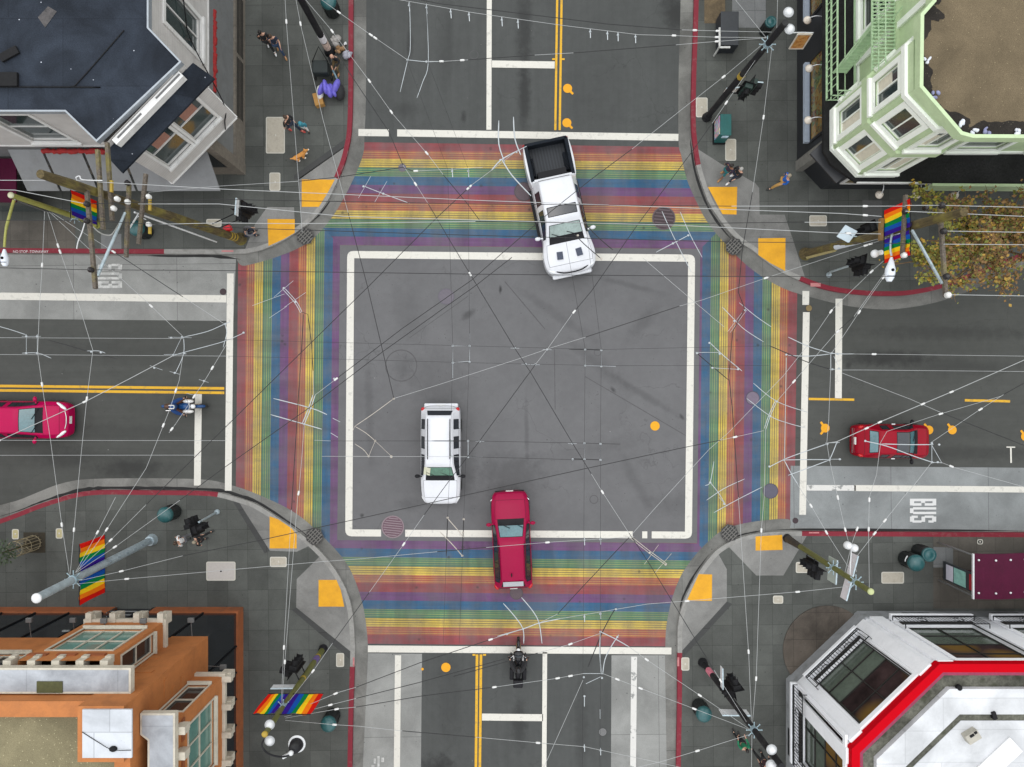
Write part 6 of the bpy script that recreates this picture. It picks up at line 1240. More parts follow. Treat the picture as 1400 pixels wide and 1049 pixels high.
# --- wooden utility poles with crossarms
w1, g1 = pole('tall mossy wooden utility pole with five crossarms over the left bus pad', (329, 327), (55, 238), 12.2, .19, .15, WOODP, None, None, 16)
def arm(t, a, c, z, wd=.12, ht=.14, mt=WOODG):
    mb = MB(); mb.bar(W(*a, z), W(*c, z), wd, ht); return mb.build('crossarm', mt, t, .012)
ARMS = [((118.6, 258), (130.6, 395), 10.35), ((133.5, 205), (141, 314), 10.0), ((146.5, 195), (153.5, 302), 9.7), ((176.5, 252), (172.5, 352), 8.9), ((199.5, 238), (189.5, 334), 8.35)]
for a, c_, z in ARMS: arm(w1, a, c_, z)
for px, py, z, mt in ((118.5, 279, 10.5, PORC), (118.2, 302, 10.5, PORC), (124, 369, 10.5, PORC), (174, 250, 9.05, PORC), (160, 272, 9.9, PORW), (174, 276, 9.1, PORW), (203, 269, 8.5, PORW), (203, 307, 8.5, PORW), (155, 285, 9.9, PORW)):
    p = W(px, py, z); mb = MB(); mb.lathe([(.03, -.12), (.09, -.08), (.06, -.02), (.10, .03), (.05, .09), (.03, .13)], p, 12); mb.build('insulator', mt, w1)
mb = MB(); mb.tube([W(171, 291, 9.0), W(133, 378, 10.25)], [.045, .06], 8); mb.build('brace', GALV, w1); mb = MB(); mb.bar(W(190, 292, 8.3), W(177, 312, 8.8), .03, .05); mb.bar(W(199, 300, 8.3), W(189, 296, 8.2), .03, .05); mb.build('brace', WHP, w1)
mb = MB(); mb.tube([W(184, 290.5, 8.3), W(296, 331, 1.9)], .035, 8); mb.build('conduit', WHP, w1)
for px, y0, y1, z in ((152.6, 247, 263, 9.85), (205, 270, 288, 8.4), (205, 308, 320, 8.4)): mb = MB(); mb.box((W(px, y0, z) + W(px, y1, z)) / 2, (.09, (W(px, y0, z) - W(px, y1, z)).length, .08)); mb.build('yellow_tag', YTAG, w1)
mb = MB(); mb.tube(spline([W(*q) for q in ((106, 247, 10.2), (104, 243, 10.3), (109, 241, 10.3), (113, 246, 10.3), (140, 247, 10.1))], 5), .02, 6); mb.build('loose_cable', WHP, w1); mb = MB(); mb.tube(spline([W(*q) for q in ((116, 305, 10.2), (112, 318, 10), (107, 330, 9.8), (105, 340, 9.6))], 5), .02, 6); mb.build('loose_cable', WHP, w1); mb = MB(); mb.tube(spline([W(*q) for q in ((127, 310, 10.1), (136, 318, 10), (148, 322, 9.8), (155, 318, 9.7), (166, 300, 9))], 5), .02, 6); mb.build('loose_cable', pm('grey cable', (.3, .3, .28), .6), w1)
for k in range(3): q = g1(.045 + k * .02); mb = MB(); mb.tube([q, g1(.053 + k * .02)], .196, 16); mb.build('yellow_band', YTAG, w1)
mb = MB(); mb.box(g1(.10) + Vector((.1, .25, .2)), (.34, .22, .3), .3); mb.build('red_box', pm('red alarm box', (.55, .01, .02), .4, .2), w1, .03)
w2, g2 = pole('dark wooden utility pole with two crossarms, a street lamp and banners by the tree', (1101, 347.5), (1318, 290), 11.3, .19, .15, WOODP, None, None, 16)
ARM2 = [((1238, 267), (1233.5, 349), 8.6), ((1284.5, 278), (1293, 406), 10.1)]
for a, c_, z in ARM2: arm(w2, a, c_, z)
mb = MB(); mb.bar(W(1205, 299, 7.2), W(1204, 329, 7.2), .14, .14); mb.build('crossarm', pm('brown wood block', (.20, .115, .04), .8, .3), w2); mb = MB(); mb.bar(W(1247, 315, 9), W(1288, 388, 10.1), .07, .07); mb.build('brace', GALV, w2)
for px, py, z in ((1288, 281, 10.25), (1290.5, 316, 10.25), (1294.5, 378, 10.25), (1296.5, 403.5, 10.25), (1238, 289, 8.75), (1236.5, 349, 8.75), (1266, 284, 8.7)):
    p = W(px, py, z); mb = MB(); mb.lathe([(.03, -.12), (.10, -.08), (.06, -.02), (.11, .03), (.05, .09), (.03, .12)], p, 12); mb.build('insulator', PORC if py not in (403.5, 349) else PORW, w2)
mb = MB(); mb.tube([W(1143, 338, 3.3), W(1228, 316, 7.3)], .12, 10); mb.build('conduit', pm('pale blue conduit', (.55, .60, .66), .5, .1), w2); mb = MB(); mb.bar(W(1103, 351.5, .3), W(1143, 341, 3), .2, .12); mb.build('yellow_guard', pm('straw wood guard', (.34, .29, .13), .8, .3), w2)
mb = MB(); mb.tube(spline([W(*q) for q in ((1220, 318, 7.6), (1218, 330, 7.8), (1217.5, 342, 7.9), (1219, 350, 7.9))], 4), .04, 8); mb.build('lamp_arm', GALV, w2)
def lamphead(t, a, c_, z, w0, w1_):
    A, C = W(*a, z), W(*c_, z); d = (C - A); mb = MB(); pts = [A + d * k / 6 for k in range(7)]; mb.tube(pts, [w0 * .5, w0, (w0 + w1_) / 2, w1_, w1_, w1_ * .9, w1_ * .5], 14); h = mb.build('lamp_head', pm('pale lamp housing', (.66, .70, .76), .4, .06), t)
    mb = MB(); mb.ell(A + d * .55 + Vector((0, 0, w1_)), (.06, .06, .05), 10); mb.build('photocell', BLK, t).parent = h; mb = MB(); mb.bar(A + d * .8 + Vector((0, 0, w1_ * .9)) - Vector((w1_, 0, 0)), A + d * .8 + Vector((0, 0, w1_ * .9)) + Vector((w1_, 0, 0)), .02, .02); mb.build('latch', BLK, t).parent = h
lamphead(w2, (1219, 352), (1215.5, 385), 7.9, .09, .18)
mb = MB(); mb.ell(W(1196, 347, 7.0), (.16, .16, .13), 14); mb.tube([W(1196, 347, 7), W(1206, 345, 7)], [.09, .1], 8); mb.build('loudspeaker', WHP, w2)
w3, g3 = pole('lime green street light pole with curved arm at the left edge', (133, 306.5), (15, 267), 5.73, .13, .105, LIME, pm('pale cap', (.5, .5, .34), .6), .3, 14, 'street_lamp')
mb = MB(); mb.tube(spline([W(*q) for q in ((19, 274, 5.6), (13, 295, 5.8), (8, 315, 5.9), (6, 338, 5.9))], 5), [.055] * 10 + [.045] * 6, 10); mb.build('lamp_arm', LIME, w3); lamphead(w3, (6, 341), (7, 364), 5.9, .08, .15)
# --- rainbow banners
STR = [pm('banner ' + n_, c_, .85, .06, 3, spec=.05) for n_, c_ in (('red', (.62, .012, .008)), ('orange', (.88, .20, .01)), ('yellow', (.90, .58, .015)), ('green', (.005, .20, .055)), ('blue', (.01, .085, .38)), ('violet', (.035, .012, .22)))]
def banner(label, inner, outer, z0, z1):
    """vertical cloth between two plan points; red stripe at the outer edge"""
    a, c_ = Vector((*inner, 0)), Vector((*outer, 0)); d = (c_ - a); n_ = Vector((-d.y, d.x, 0)).normalized()
    t = thing('rainbow_banner', label, 'banner', (a.x, a.y, z0), 0, 'rainbow banners on the poles'); mb = MB()
    for k in range(6):
        for q in range(6):
            for e_ in range(2):
                u0, u1 = (k + e_ / 2) / 6, (k + (e_ + 1) / 2) / 6; w_ = lambda u, v: n_ * (.035 * math.sin(u * 9 + v * 4) * (.3 + v))
                v0, v1 = q / 6, (q + 1) / 6; P = lambda u, v: a + d * u + Vector((0, 0, z0 + (z1 - z0) * v)) + w_(u, v)
                mb.face([P(u0, v0), P(u1, v0), P(u1, v1), P(u0, v1)], 5 - k)
    mb.build('cloth', STR, t)
    for z in (z0 - .02, z1 + .02): mb = MB(); mb.tube([a - d * .12 + Vector((0, 0, z)), c_ + Vector((0, 0, z))], .018, 6); mb.build('rod', BLK, t)
banner('rainbow banner on the grey pole, on the kerb side', (-17.5, -7.62), (-17.5, -6.5), 4.0, 5.7)
banner('rainbow banner on the grey pole, on the orange building side', (-17.5, -7.75), (-17.5, -8.98), 4.0, 5.7)
banner('rainbow banner left of the olive pole beside the lower street', (-9.18, -12.75), (-10.0, -12.75), 5.3, 7.0); banner('rainbow banner right of the olive pole beside the lower street', (-8.92, -12.75), (-7.75, -12.75), 5.3, 7.0)
banner('rainbow banner on the wooden pole by the tree, on the green house side', (14.25, 5.62), (14.25, 6.62), 7.2, 8.9); banner('rainbow banner on the wooden pole by the tree, on the street side', (14.25, 5.5), (14.25, 4.6), 7.2, 8.9)
banner('rainbow banner among the crossarms of the mossy pole', (-18.45, 7.05), (-18.45, 8.1), 3.0, 4.78)
# --- traffic signals
LR, LA, LG = pm('red lens', (.35, .01, .01), .2), pm('amber lens', (.4, .2, .01), .2), pm('green lens', (.01, .25, .12), .2)
def signal(label, px, py, z, face, att=None, heads=2, sgn=BLK):
    p = W(px, py, z); an = math.atan2(-face[1], face[0]); t = thing('traffic_signal', label, 'traffic light', (p.x, p.y, z), an, 'traffic signals at the corners')
    for h in range(heads):
        o = Vector((0, 0, 0)) if h == 0 else Vector((-.28, .22, -.12)); rot = Matrix.Rotation(h * R(90), 3, 'Z'); T = lambda v: rot @ Vector(v) + o
        mb = MB(); mb.box(T((0, 0, 0)), (.22, .34, 1.05), M=rot); hs_ = mb.build('housing', sgn, t, .03, False)
        mb = MB(); mb.box(T((-.09, 0, 0)), (.015, .54, 1.25), M=rot); mb.build('backplate', BLK, t, world=False)
        for k, lm in enumerate((LR, LA, LG)):
            zc = .33 - k * .33; mb = MB(); mb.add([T((.112 + .24 * i_, .14 * math.cos(a_), zc + .14 * math.sin(a_))) for i_ in (0, 1) for a_ in [R(-20 + 220 * q / 10) for q in range(11)]], [(q, q + 1, q + 12, q + 11) for q in range(10)], 0, True); mb.build('visor', BLK, t, world=False)
            mb = MB(); mb.ell(T((.115, 0, zc)), (.02, .125, .125), 14, M=rot); mb.build('lens', lm, t, world=False)
    if att:
        q = Vector(att)
        for dz in (-.42, .42): mb = MB(); mb.tube([p + Vector((0, 0, dz)), Vector((q.x, q.y, p.z + dz * .9))], .025, 8); mb.build('bracket', BLK, t)
signal('black traffic signal beside the base of the mossy wooden pole', 331, 293, 2.9, (0, 1), W(329, 327, .15), 2); signal('black traffic signal on a thin grey post near the lower left ramp', 272, 722, 2.7, (1, -.3), None, 2)
signal('black traffic signal left of the olive pole by the lower street', 405, 908, 3.6, (.2, -1), f2(.42), 2); signal('black traffic signal right of the black pole by the bank entrance', 1003, 934, 3.5, (-.2, -1), f3(.36), 2)
signal('large black traffic signal beside the olive pole near the right ramp', 1107, 772, 3.0, (-1, -.1), f4(.36), 2); signal('dark traffic signal right of the black pole with the clamp ring', 1019, 124, 3.4, (-.3, 1), f5(.38), 2, pm('dark green signal paint', (.012, .03, .025), .5))
signal('black traffic signal on a bent grey arm near the right red kerb', 1172, 358, 3.1, (-1, -.15), None, 2); signal('small black signal box between the blue panel and the upper right banner', 1185.5, 313, 3.4, (-1, .3), g2(.35), 1)
def post(label, pts, r, mt=GALV, foot=True):
    P = [W(*q) for q in pts]; t = thing('signal_post', label, 'post', P[0]); mb = MB(); mb.tube(P, r, 10); mb.build('shaft', mt, t)
    if foot: mb = MB(); mb.lathe([(r * 2.6, 0), (r * 2.4, .08), (r * 1.2, .14)], P[0] + Vector((0, 0, 0)), 12); mb.build('base', mt, t)
post('thin grey post carrying the signal near the lower left ramp', [(297, 700, .15), (272, 714, 2.6)], .05); post('bent blue-grey arm carrying the signal near the right red kerb', [(1133, 376, .15), (1135, 372, .9), (1160, 364, 2.4)], .05)
# --- street name blades and sign boards
def blade(label, a, c_, z, h=.3, mt=WHP, name='street_sign', th=.035, frame=None):
    A, C = W(*a, z), W(*c_, z); t = thing(name, label, 'sign', A, 0, 'street signs'); mb = MB(); mb.bar(A, C, th, h); mb.build('plate', mt, t, .006)
    mb = MB(); d = (C - A).normalized(); n_ = Vector((-d.y, d.x, 0)); mb.bar(A + Vector((0, 0, h / 2 + .012)), C + Vector((0, 0, h / 2 + .012)), th + .02, .025); mb.build('rim', frame or GALV, t)
blade('white street sign above the signal by the mossy pole', (325, 272), (323.5, 295), 3.6); blade('white street sign crossing left of the olive pole above its banner', (372, 939), (404, 938.5), 4.0, .34)
blade('upright white street sign between the pink poster and the signal', (986.5, 912), (987, 941), 3.6, .3); blade('long white street sign across the black pole below the signal', (985, 974), (1023, 974.5), 4.4, .5)
blade('translucent ribbed sign across the middle of the olive pole', (1139, 763), (1137, 796), 4.6, .75, pm('ribbed grey sign', (.36, .40, .36), .5, .15, 30)); blade('long pale sign board under the olive pole with the round cap', (1169, 758), (1153, 819), 5.2, .5, pm('pale lilac sign', (.62, .58, .60), .5, .08))
blade('short white sign right of the dark signal by the upper right pole', (1030.5, 114), (1042, 115), 3.6, .26); blade('short white sign across the lower part of the upper right pole', (991, 124), (1010, 122.5), 2.6, .4, pm('stained white sign', (.66, .6, .56), .6, .2))
t = thing('sign_panel', 'tilted pale blue panel left of the upper right wooden pole', 'sign', W(1158, 320, 5)); mb = MB(); M = Matrix.Rotation(.55, 3, 'X') @ Matrix.Rotation(-.45, 3, 'Z'); mb.box(W(1158, 320, 5), (.62, .56, .08), M=M); mb.build('panel', pm('pale blue metal', (.52, .61, .67), .4, .06), t, .02); mb = MB(); mb.box(W(1160, 320, 5.06), (.34, .012, .02), M=M); mb.build('slot', BLK, t); mb = MB(); mb.tube([W(1160, 321, 4.95), W(1187, 328, 5)], .03, 8); mb.build('bracket', GALV, t)
t = thing('twin_lamp', 'pair of white round lamps between the right bus pad and the olive pole', 'lamp', W(1164, 748, 6.4)); 
for px, py in ((1159.5, 746), (1168, 749.5)): mb = MB(); mb.lathe([(.08, .12), (.15, .05), (.16, -.08), (.12, -.12)], W(px, py, 6.4), 14); mb.build('lamp', WHP, t)
mb = MB(); mb.tube([W(1159, 746, 6.4), W(1168, 749.5, 6.4)], .04, 8); mb.tube([W(1164, 748, 6.4), W(1162, 786, 6.3)], .02, 6); mb.build('bracket', WHP, t)
t = thing('projecting_sign', 'orange and brown projecting shop sign hanging beside the fire escape', 'sign', W(1090, 66, 3)); A, B_, C, D = W(1079, 66.5, 3.0), W(1097.5, 66.5, 3.0), W(1110, 47, 4.15), W(1091, 47, 4.15)
m, nt, bs, co = newmat('orange sign face'); n1 = noise(nt, co, 5, 4); r = ramp(nt, [(.35, (.25, .06, .03)), (.45, (.55, .22, .04)), (.6, (.62, .35, .12)), (.7, (.3, .05, .08))]); lk(nt, n1, r.inputs[0]); lk(nt, r.outputs[0], bs.inputs['Base Color'])
mb = MB(); th = Vector((0, .05, 0)); mb.add([A, B_, C, D] + [v + th for v in (A, B_, C, D)], [(0, 1, 2, 3), (7, 6, 5, 4), (0, 4, 5, 1), (1, 5, 6, 2), (2, 6, 7, 3), (3, 7, 4, 0)]); mb.build('board', m, t); mb = MB()
for u, v in ((A, B_), (B_, C), (C, D), (D, A)): mb.bar(u, v, .06, .06)
mb.build('frame', pm('cream sign frame', (.6, .54, .46), .6), t); mb = MB(); mb.tube([W(1082, 45, 4.3), W(1096, 44.5, 4.3), W(1112, 45, 4.3)], .025, 6); mb.build('bracket', WHP, t)
# --- gooseneck shop lamps on the green house
for px, py, bx, by, lab in ((1107, 93, 1, 0, 'cream gooseneck lamp between the orange sign and the shop window'), (1105.6, 164, 1, 0, 'cream gooseneck lamp in front of the colourful shop window'), (1104.5, 27, 1, 0, 'cream gooseneck lamp under the fire escape landing'), (1203, 266, 0, 1, 'cream gooseneck lamp left of the upper right banner'), (1254, 266.5, 0, 1, 'cream gooseneck lamp above the crossarm of the wooden pole'), (1306, 267, 0, 1, 'cream gooseneck lamp among the tree leaves')):
    p = W(px, py, 3.2); t = thing('shop_lamp', lab, 'lamp', p, 0, 'gooseneck lamps on the green house'); mb = MB(); mb.lathe([(.04, .14), (.10, .10), (.17, -.02), (.18, -.06), (.155, -.06)], p, 16); mb.build('shade', pm('cream lamp shade', (.66, .60, .52), .5, .08), t)
    mb = MB(); mb.tube(spline([p + Vector((0, 0, .12)), p + Vector((bx * .18, by * .18, .3)), p + Vector((bx * .45, by * .45, .28)), p + Vector((bx * .62, by * .62, .18))], 4), .018, 6); mb.build('arm', WHP, t)
# --- litter bins
BIN = pm('dark teal bin lid', (.018, .085, .09), .35, .2, 5, coat=.2); BINB = pm('black ribbed bin', (.013, .016, .016), .5, .3, 9)
def bin_(label, px, py, r=.36, h=1.15, logo=False):
    p = W(px, py, .15); t = thing('litter_bin', label, 'bin', p, 0, 'round litter bins'); mb = MB(); mb.lathe([(r * .9, 0), (r * .97, .05), (r, .8), (r * .96, .86)], p, 22); b_ = mb.build('body', BINB, t)
    mb = MB(); mb.lathe([(r * 1.03, .86), (r * 1.06, .93), (r * 1.0, 1.0), (r * .8, h - .05), (r * .35, h), (.03, h + .01)], p, 22); mb.build('lid', BIN, t)
    mb = MB()
    for k in range(11): a = k * 2 * math.pi / 11; mb.box(p + Vector((math.cos(a) * r * 1.01, math.sin(a) * r * 1.01, .45)), (.03, .07, .6), a)
    mb.build('ribs', BINB, t); c0 = Vector((-p.x, -p.y, 0)).normalized()
    if logo: mb = MB(); mb.tube([p + Vector((math.cos(a), math.sin(a), 0)) * (r + .015) + Vector((0, 0, .72)) for a in [math.atan2(c0.y, c0.x) + k * .12 for k in range(-3, 4)]], .03, 6); mb.build('emblem', WHP, t)
bin_('dark teal domed bin above the grey leaning pole near the kerb', 239, 699); bin_('dark teal domed bin right of the olive pole beside the red kerb', 456, 977); bin_('dark teal domed bin between the red kerb and the pole with the pink poster', 955, 964)
bin_('black bin with pale emblem, nearer the crossing of the two by the bus shelter', 1237, 763, .38, 1.15, True); bin_('black bin close to the kerb beside the bin with the pale emblem', 1254, 752, .32, 1.0); bin_('dark teal bin half hidden under the mossy pole crossarms', 201, 318); bin_('dark bin behind the poster pole at the top left', 456, 17); bin_('dark green bin behind the clamp of the upper right pole', 1044, 44, .25, 1.0)
# --- news box, bench frame, tree pits
t = thing('news_box', 'teal newspaper box with graffiti side near the upper right ramp', 'news box', W(981, 184, .15), 0); P0 = W(977, 196, .15); mb = MB(); mb.box(P0 + Vector((.2, .48, .62)), (.52, 1.0, 1.05)); mb.build('cabinet', pm('teal box paint', (.012, .10, .095), .5, .2), t, .03); mb = MB(); mb.box(P0 + Vector((-.075, .5, .66)), (.02, .86, .8)); m, nt, bs, co = newmat('graffiti posters'); v_ = nt.nodes.new('ShaderNodeTexVoronoi'); v_.inputs['Scale'].default_value = 9; lk(nt, co, v_.inputs['Vector']); lk(nt, mixc(nt, .55, v_.outputs['Color'], (.5, .33, .42)), bs.inputs['Base Color']); mb.build('poster', m, t); mb = MB(); mb.box(P0 + Vector((.2, .48, .05)), (.6, 1.1, .1)); mb.build('base', BLK, t); mb = MB(); mb.box(P0 + Vector((.2, -.04, .95)), (.3, .03, .2)); mb.build('label_plate', pm('pale blue label', (.45, .58, .68), .5), t)
t = thing('bike_rack', 'black metal board with pale angle frame beside the upper right planter', 'rack', W(983, 56, .15)); q0 = W(976, 78, .15); mb = MB(); mb.box(q0 + Vector((.5, .95, .45)), (.85, 1.6, .82)); mb.build('board', pm('black slatted board', (.02, .023, .028), .5, .3), t, .02); mb = MB(); mb.bar(q0 + Vector((0, .05, .9)), q0 + Vector((0, .95, .9)), .08, .06); mb.bar(q0 + Vector((0, .02, .9)), q0 + Vector((.5, .02, .9)), .08, .06); mb.bar(q0 + Vector((0, .05, 0)), q0 + Vector((0, .05, .87)), .06, .06); mb.build('frame', pm('pale frame', (.5, .5, .48), .5), t)
SOIL = pm('bare soil', (.11, .08, .045), .95, .5, 4, bmp=.5); tag(sheet('tree_pit', rect(963, -60, 991.5, 32), ZP + .006, SOIL), kind='structure'); tag(sheet('tree_pit', rect(32, 728, 62, 756), ZP + .006, pm('dark pit grate', (.03, .024, .014), .9, .5, 9)), kind='structure')
LEAFD = pm('dark leaf', (.03, .05, .02), .6, .4, 6)
t = thing('young_tree', 'young tree inside a pale wire guard on the lower left pavement', 'tree', W(47, 742, .15)); c0 = W(47, 742, .15); mb = MB(); mb.tube(spline([c0, c0 + Vector((.02, .02, .8)), c0 + Vector((-.06, 0, 1.7)), c0 + Vector((-.1, .02, 2.3))], 4), [.04] * 6 + [.03] * 4 + [.018] * 3, 8); mb.build('trunk', WOODP, t)
random.seed(5); mb = MB()
for k in range(150):
    a = random.uniform(0, 6.28); rr = random.uniform(.05, .5); p = c0 + Vector((math.cos(a) * rr - .1, math.sin(a) * rr, 1.7 + random.uniform(0, .7) * (1 - rr))); d = Vector((math.cos(a), math.sin(a), random.uniform(-.5, .3))).normalized() * .16; n_ = d.cross(Vector((random.random() - .5, random.random() - .5, 1))).normalized() * .045; mb.face([p, p + d * .5 + n_, p + d, p + d * .5 - n_])
mb.build('crown', LEAFD, t); mb = MB()
for k in range(14): a = k * 2 * math.pi / 14; b_ = c0 + Vector((math.cos(a) * .36, math.sin(a) * .36, 0)); mb.bar(b_, b_ + Vector((0, 0, 1.35)), .03, .02)
for z in (.1, .7, 1.33): mb.tube([c0 + Vector((math.cos(a) * .36, math.sin(a) * .36, z)) for a in [k * 2 * math.pi / 18 for k in range(19)]], .014, 5)
mb.build('tree_guard', pm('pale straw metal', (.32, .27, .17), .6, .2), t)
# --- bus shelters
MAR = pm('maroon shelter roof', (.06, .004, .022), .5, .2, 1.5, spec=.12)
def shelter(label, x0, x1, y0, y1, z, panel=None):
    a, c_ = W(x0, y1, z), W(x1, y0, z); t = thing('bus_shelter', label, 'bus shelter', W((x0 + x1) / 2, y1, .15)); mb = MB(); n_ = 16; L = c_.x - a.x
    for k in range(n_):
        u0, u1 = k / n_, (k + 1) / n_; zf = lambda u: z + .10 * math.sin(u * 12)
        mb.face([(a.x + L * u0, a.y, zf(u0)), (a.x + L * u1, a.y, zf(u1)), (a.x + L * u1, c_.y, zf(u1)), (a.x + L * u0, c_.y, zf(u0))]); mb.face([(a.x + L * u0, a.y, zf(u0) - .06), (a.x + L * u0, c_.y, zf(u0) - .06), (a.x + L * u1, c_.y, zf(u1) - .06), (a.x + L * u1, a.y, zf(u1) - .06)])
        for y in (a.y, c_.y): mb.face([(a.x + L * u0, y, zf(u0) - .06), (a.x + L * u1, y, zf(u1) - .06), (a.x + L * u1, y, zf(u1)), (a.x + L * u0, y, zf(u0))])
    mb.build('roof', MAR, t)
    for x in (a.x + .05, a.x + L - .05):
        for y in (a.y + .1, c_.y - .1): mb = MB(); mb.tube([(x, y, .15), (x, y, z - .03)], .04, 8); mb.build('post', pm('grey shelter post', (.3, .3, .3), .4, .1, 5, .7), t)
    mb = MB(); mb.box((a.x + L / 2, a.y + .15, 1.4), (L * .9, .03, 1.9)); mb.build('back_panel', GLASS, t)
    for k in range(6):
        for y in (c_.y - .28, a.y + .28): x = a.x + .2 + k * .72; 
        if x < a.x + L:
            for y in (c_.y - .28, a.y + .28): mb = MB(); mb.ell((x, y, z + .10 * math.sin((x - a.x) / L * 12) + .02), (.05, .05, .04), 10); mb.build('bolt', WHP, t)
    mb = MB(); mb.bar((a.x - .02, a.y, z), (a.x - .02, c_.y, z), .05, .1); mb.build('edge_trim', WHP, t); mb = MB(); mb.box((a.x + L / 2, a.y + .5, .6), (L * .7, .4, .06)); mb.build('bench', MAR, t); return t, a, c_
shelter('maroon roofed bus shelter at the right edge with a map panel', 1331, 1530, 757, 819, 2.75)
shelter('maroon roofed bus shelter at the left edge beside the grey awning', -140, 21, 216, 276, 2.7)
t = thing('map_panel', 'upright framed transit map panel at the end of the right shelter', 'panel', W(1295, 782, .15)); pb = [W(1293.5, 771.5, .55), W(1293.5, 792, .55)]; x_ = pb[0].x; y0, y1 = pb[1].y, pb[0].y
mb = MB(); mb.box((x_ + .06, (y0 + y1) / 2, 1.4), (.10, y1 - y0 + .16, 2.2)); mb.build('frame', pm('dark map frame', (.035, .04, .045), .5), t, .015)
def wq(z0, z1, nm, mt, d=.003): mb = MB(); mb.box((x_ + .005 - d, (y0 + y1) / 2, (z0 + z1) / 2), (.012, y1 - y0, z1 - z0)); mb.build(nm, mt, t)
wq(.55, 1.05, 'timetable', pm('pale lilac timetable', (.60, .58, .66), .4, .1, 8)); wq(1.12, 1.95, 'map', pm('mint green map', (.25, .48, .42), .4, .3, 5)); wq(2.2, 2.42, 'red_sign', pm('red sign', (.35, .01, .02), .4))
# --- flush utility covers
COVP = pm('pale cover concrete', (.40, .365, .30), .85, .12, 8, dirt=.25); RIMP = pm('cover rim', (.50, .48, .42), .8, .1, 6); GRAYC = pm('grey cover', (.22, .215, .20), .85, .15, 8)
def cover(label, cx, cy, wx, wy, mt=COVP, dots=1, rim=RIMP):
    z = ZP + .012; t = thing('utility_cover', label, 'cover', W(cx, cy, z), 0, 'pale rectangular pavement covers'); a, b_ = W(cx - wx / 2, cy + wy / 2, z), W(cx + wx / 2, cy - wy / 2, z)
    def rr(i_, r): 
        x0, y0, x1, y1 = a.x + i_, a.y + i_, b_.x - i_, b_.y - i_; out = []
        for (x, y, s) in ((x1 - r, y1 - r, 0), (x0 + r, y1 - r, 90), (x0 + r, y0 + r, 180), (x1 - r, y0 + r, 270)):
            for k in range(4): an = R(s + 30 * k); out.append((x + r * math.cos(an), y + r * math.sin(an)))
        return out
    mb = MB(); A, B_ = rr(0, .08), rr(.045, .06); ringmesh(mb, A, B_, z, z); mb.build('rim', rim, t); mb = MB(); mb.face([(x, y, z - .003) for x, y in rr(.045, .06)]); mb.build('lid', mt, t)
    if dots: mb = MB(); mb.ell(W(cx, cy, z), (.05, .05, .012), 10); mb.build('lift_hole', BLK if dots > 1 else RIMP, t)
for a in (('large pale cover beside the person in black coat', 376.5, 185, 26, 50), ('small pale cover below the large one, left of the yellow ramp', 375.8, 248.6, 15, 25), ('small pale cover beside the yellow bands of the mossy pole', 292.5, 305, 21, 11), ('broad pale cover below the bin on the lower left pavement', 302, 781, 40, 26, pm('pinkish cover', (.42, .39, .365), .85, .1, 8), 2), ('small pale cover just under the lower left yellow ramp', 380.5, 768.4, 23, 14), ('narrow pale cover beside the start of the lower left red kerb', 465, 902.5, 11, 19), ('pale cover beside the red kerb under the upper right pole', 959.5, 147, 16, 27), ('pale brown cover above the two people at the upper right ramp', 999, 205, 15, 30), ('pale cover with round plug left of the tilted blue panel', 1118.5, 302, 24, 15), ('tiny pale cover left of the bank corner step', 1063.8, 820, 14, 11), ('narrow pale cover beside the start of the lower right red kerb', 937, 908, 11, 18), ('double cream cover between the olive pole and the bins', 1220.5, 790, 31, 16, COVP, 0), ('pale cover under the large signal of the olive pole', 1099, 776, 22, 15), ('left small yellow cover beside the young tree', 21, 730.5, 9.5, 14, pm('yellowish cover', (.42, .37, .2), .8)), ('right small yellow cover beside the young tree', 81, 729.5, 9.5, 14, pm('yellowish cover', (.42, .37, .2), .8)), ('small pale cover with dark centre beside the right shelter roof', 1340, 741, 8, 7, BLK)): cover(*a)
# --- round grates and manholes in the road
def grate(label, cx, cy, rpx, mt, rim, slots=6, z=.022, name='manhole_cover', sq=False, ang=-.1):
    p = W(cx, cy, z); r = rpx / S; t = thing(name, label, 'cover', p, 0, 'round covers and grates in the road'); seg = [k * math.pi / 14 for k in range(28)] if not sq else [k * math.pi / 3.5 for k in range(7)]
    mb = MB(); mb.face([p + Vector((math.cos(a), math.sin(a), 0)) * r - Vector((0, 0, .002)) for a in seg]); mb.build('plate', mt, t); A = [((p + Vector((math.cos(a), math.sin(a), 0)) * r).xy) for a in seg]; B_ = [((p + Vector((math.cos(a), math.sin(a), 0)) * r * .9).xy) for a in seg]; mb = MB(); ringmesh(mb, [tuple(v) for v in B_], [tuple(v) for v in A], p.z + .001, p.z + .001)
    for f in mb.f: f.reverse()
    mb.build('ring', rim, t)
    if slots:
        mb = MB(); d = Vector((math.cos(ang), math.sin(ang), 0)); n_ = Vector((-d.y, d.x, 0))
        for k in range(slots):
            o = (k + .5) / slots * 2 - 1; L = r * .84 * math.sqrt(max(.05, 1 - o * o)); q = p + n_ * o * r * .84 + Vector((0, 0, .002)); w_ = r * .84 / slots * .38; mb.face([q - d * L - n_ * w_, q + d * L - n_ * w_, q + d * L + n_ * w_, q - d * L + n_ * w_])
        if sq: 
            for k in range(4): o = (k + .5) / 4 * 2 - 1; L = r * .8 * math.sqrt(max(.05, 1 - o * o)); q = p + d * o * r * .8 + Vector((0, 0, .0025)); mb.face([q - n_ * L - d * .02, q - n_ * L + d * .02, q + n_ * L + d * .02, q + n_ * L - d * .02][::-1])
        mb.build('bars', rim if not sq else pm('rusty bars', (.12, .115, .105), .7), t)
DKM = pm('dark brown iron', (.035, .02, .024), .7, .4, 9); PKM = pm('pinkish worn iron', (.20, .15, .165), .6, .2, 9); LKM = pm('lilac grey iron', (.105, .092, .112), .6, .15, 9); BLM = pm('black drain', (.010, .010, .010), .7)
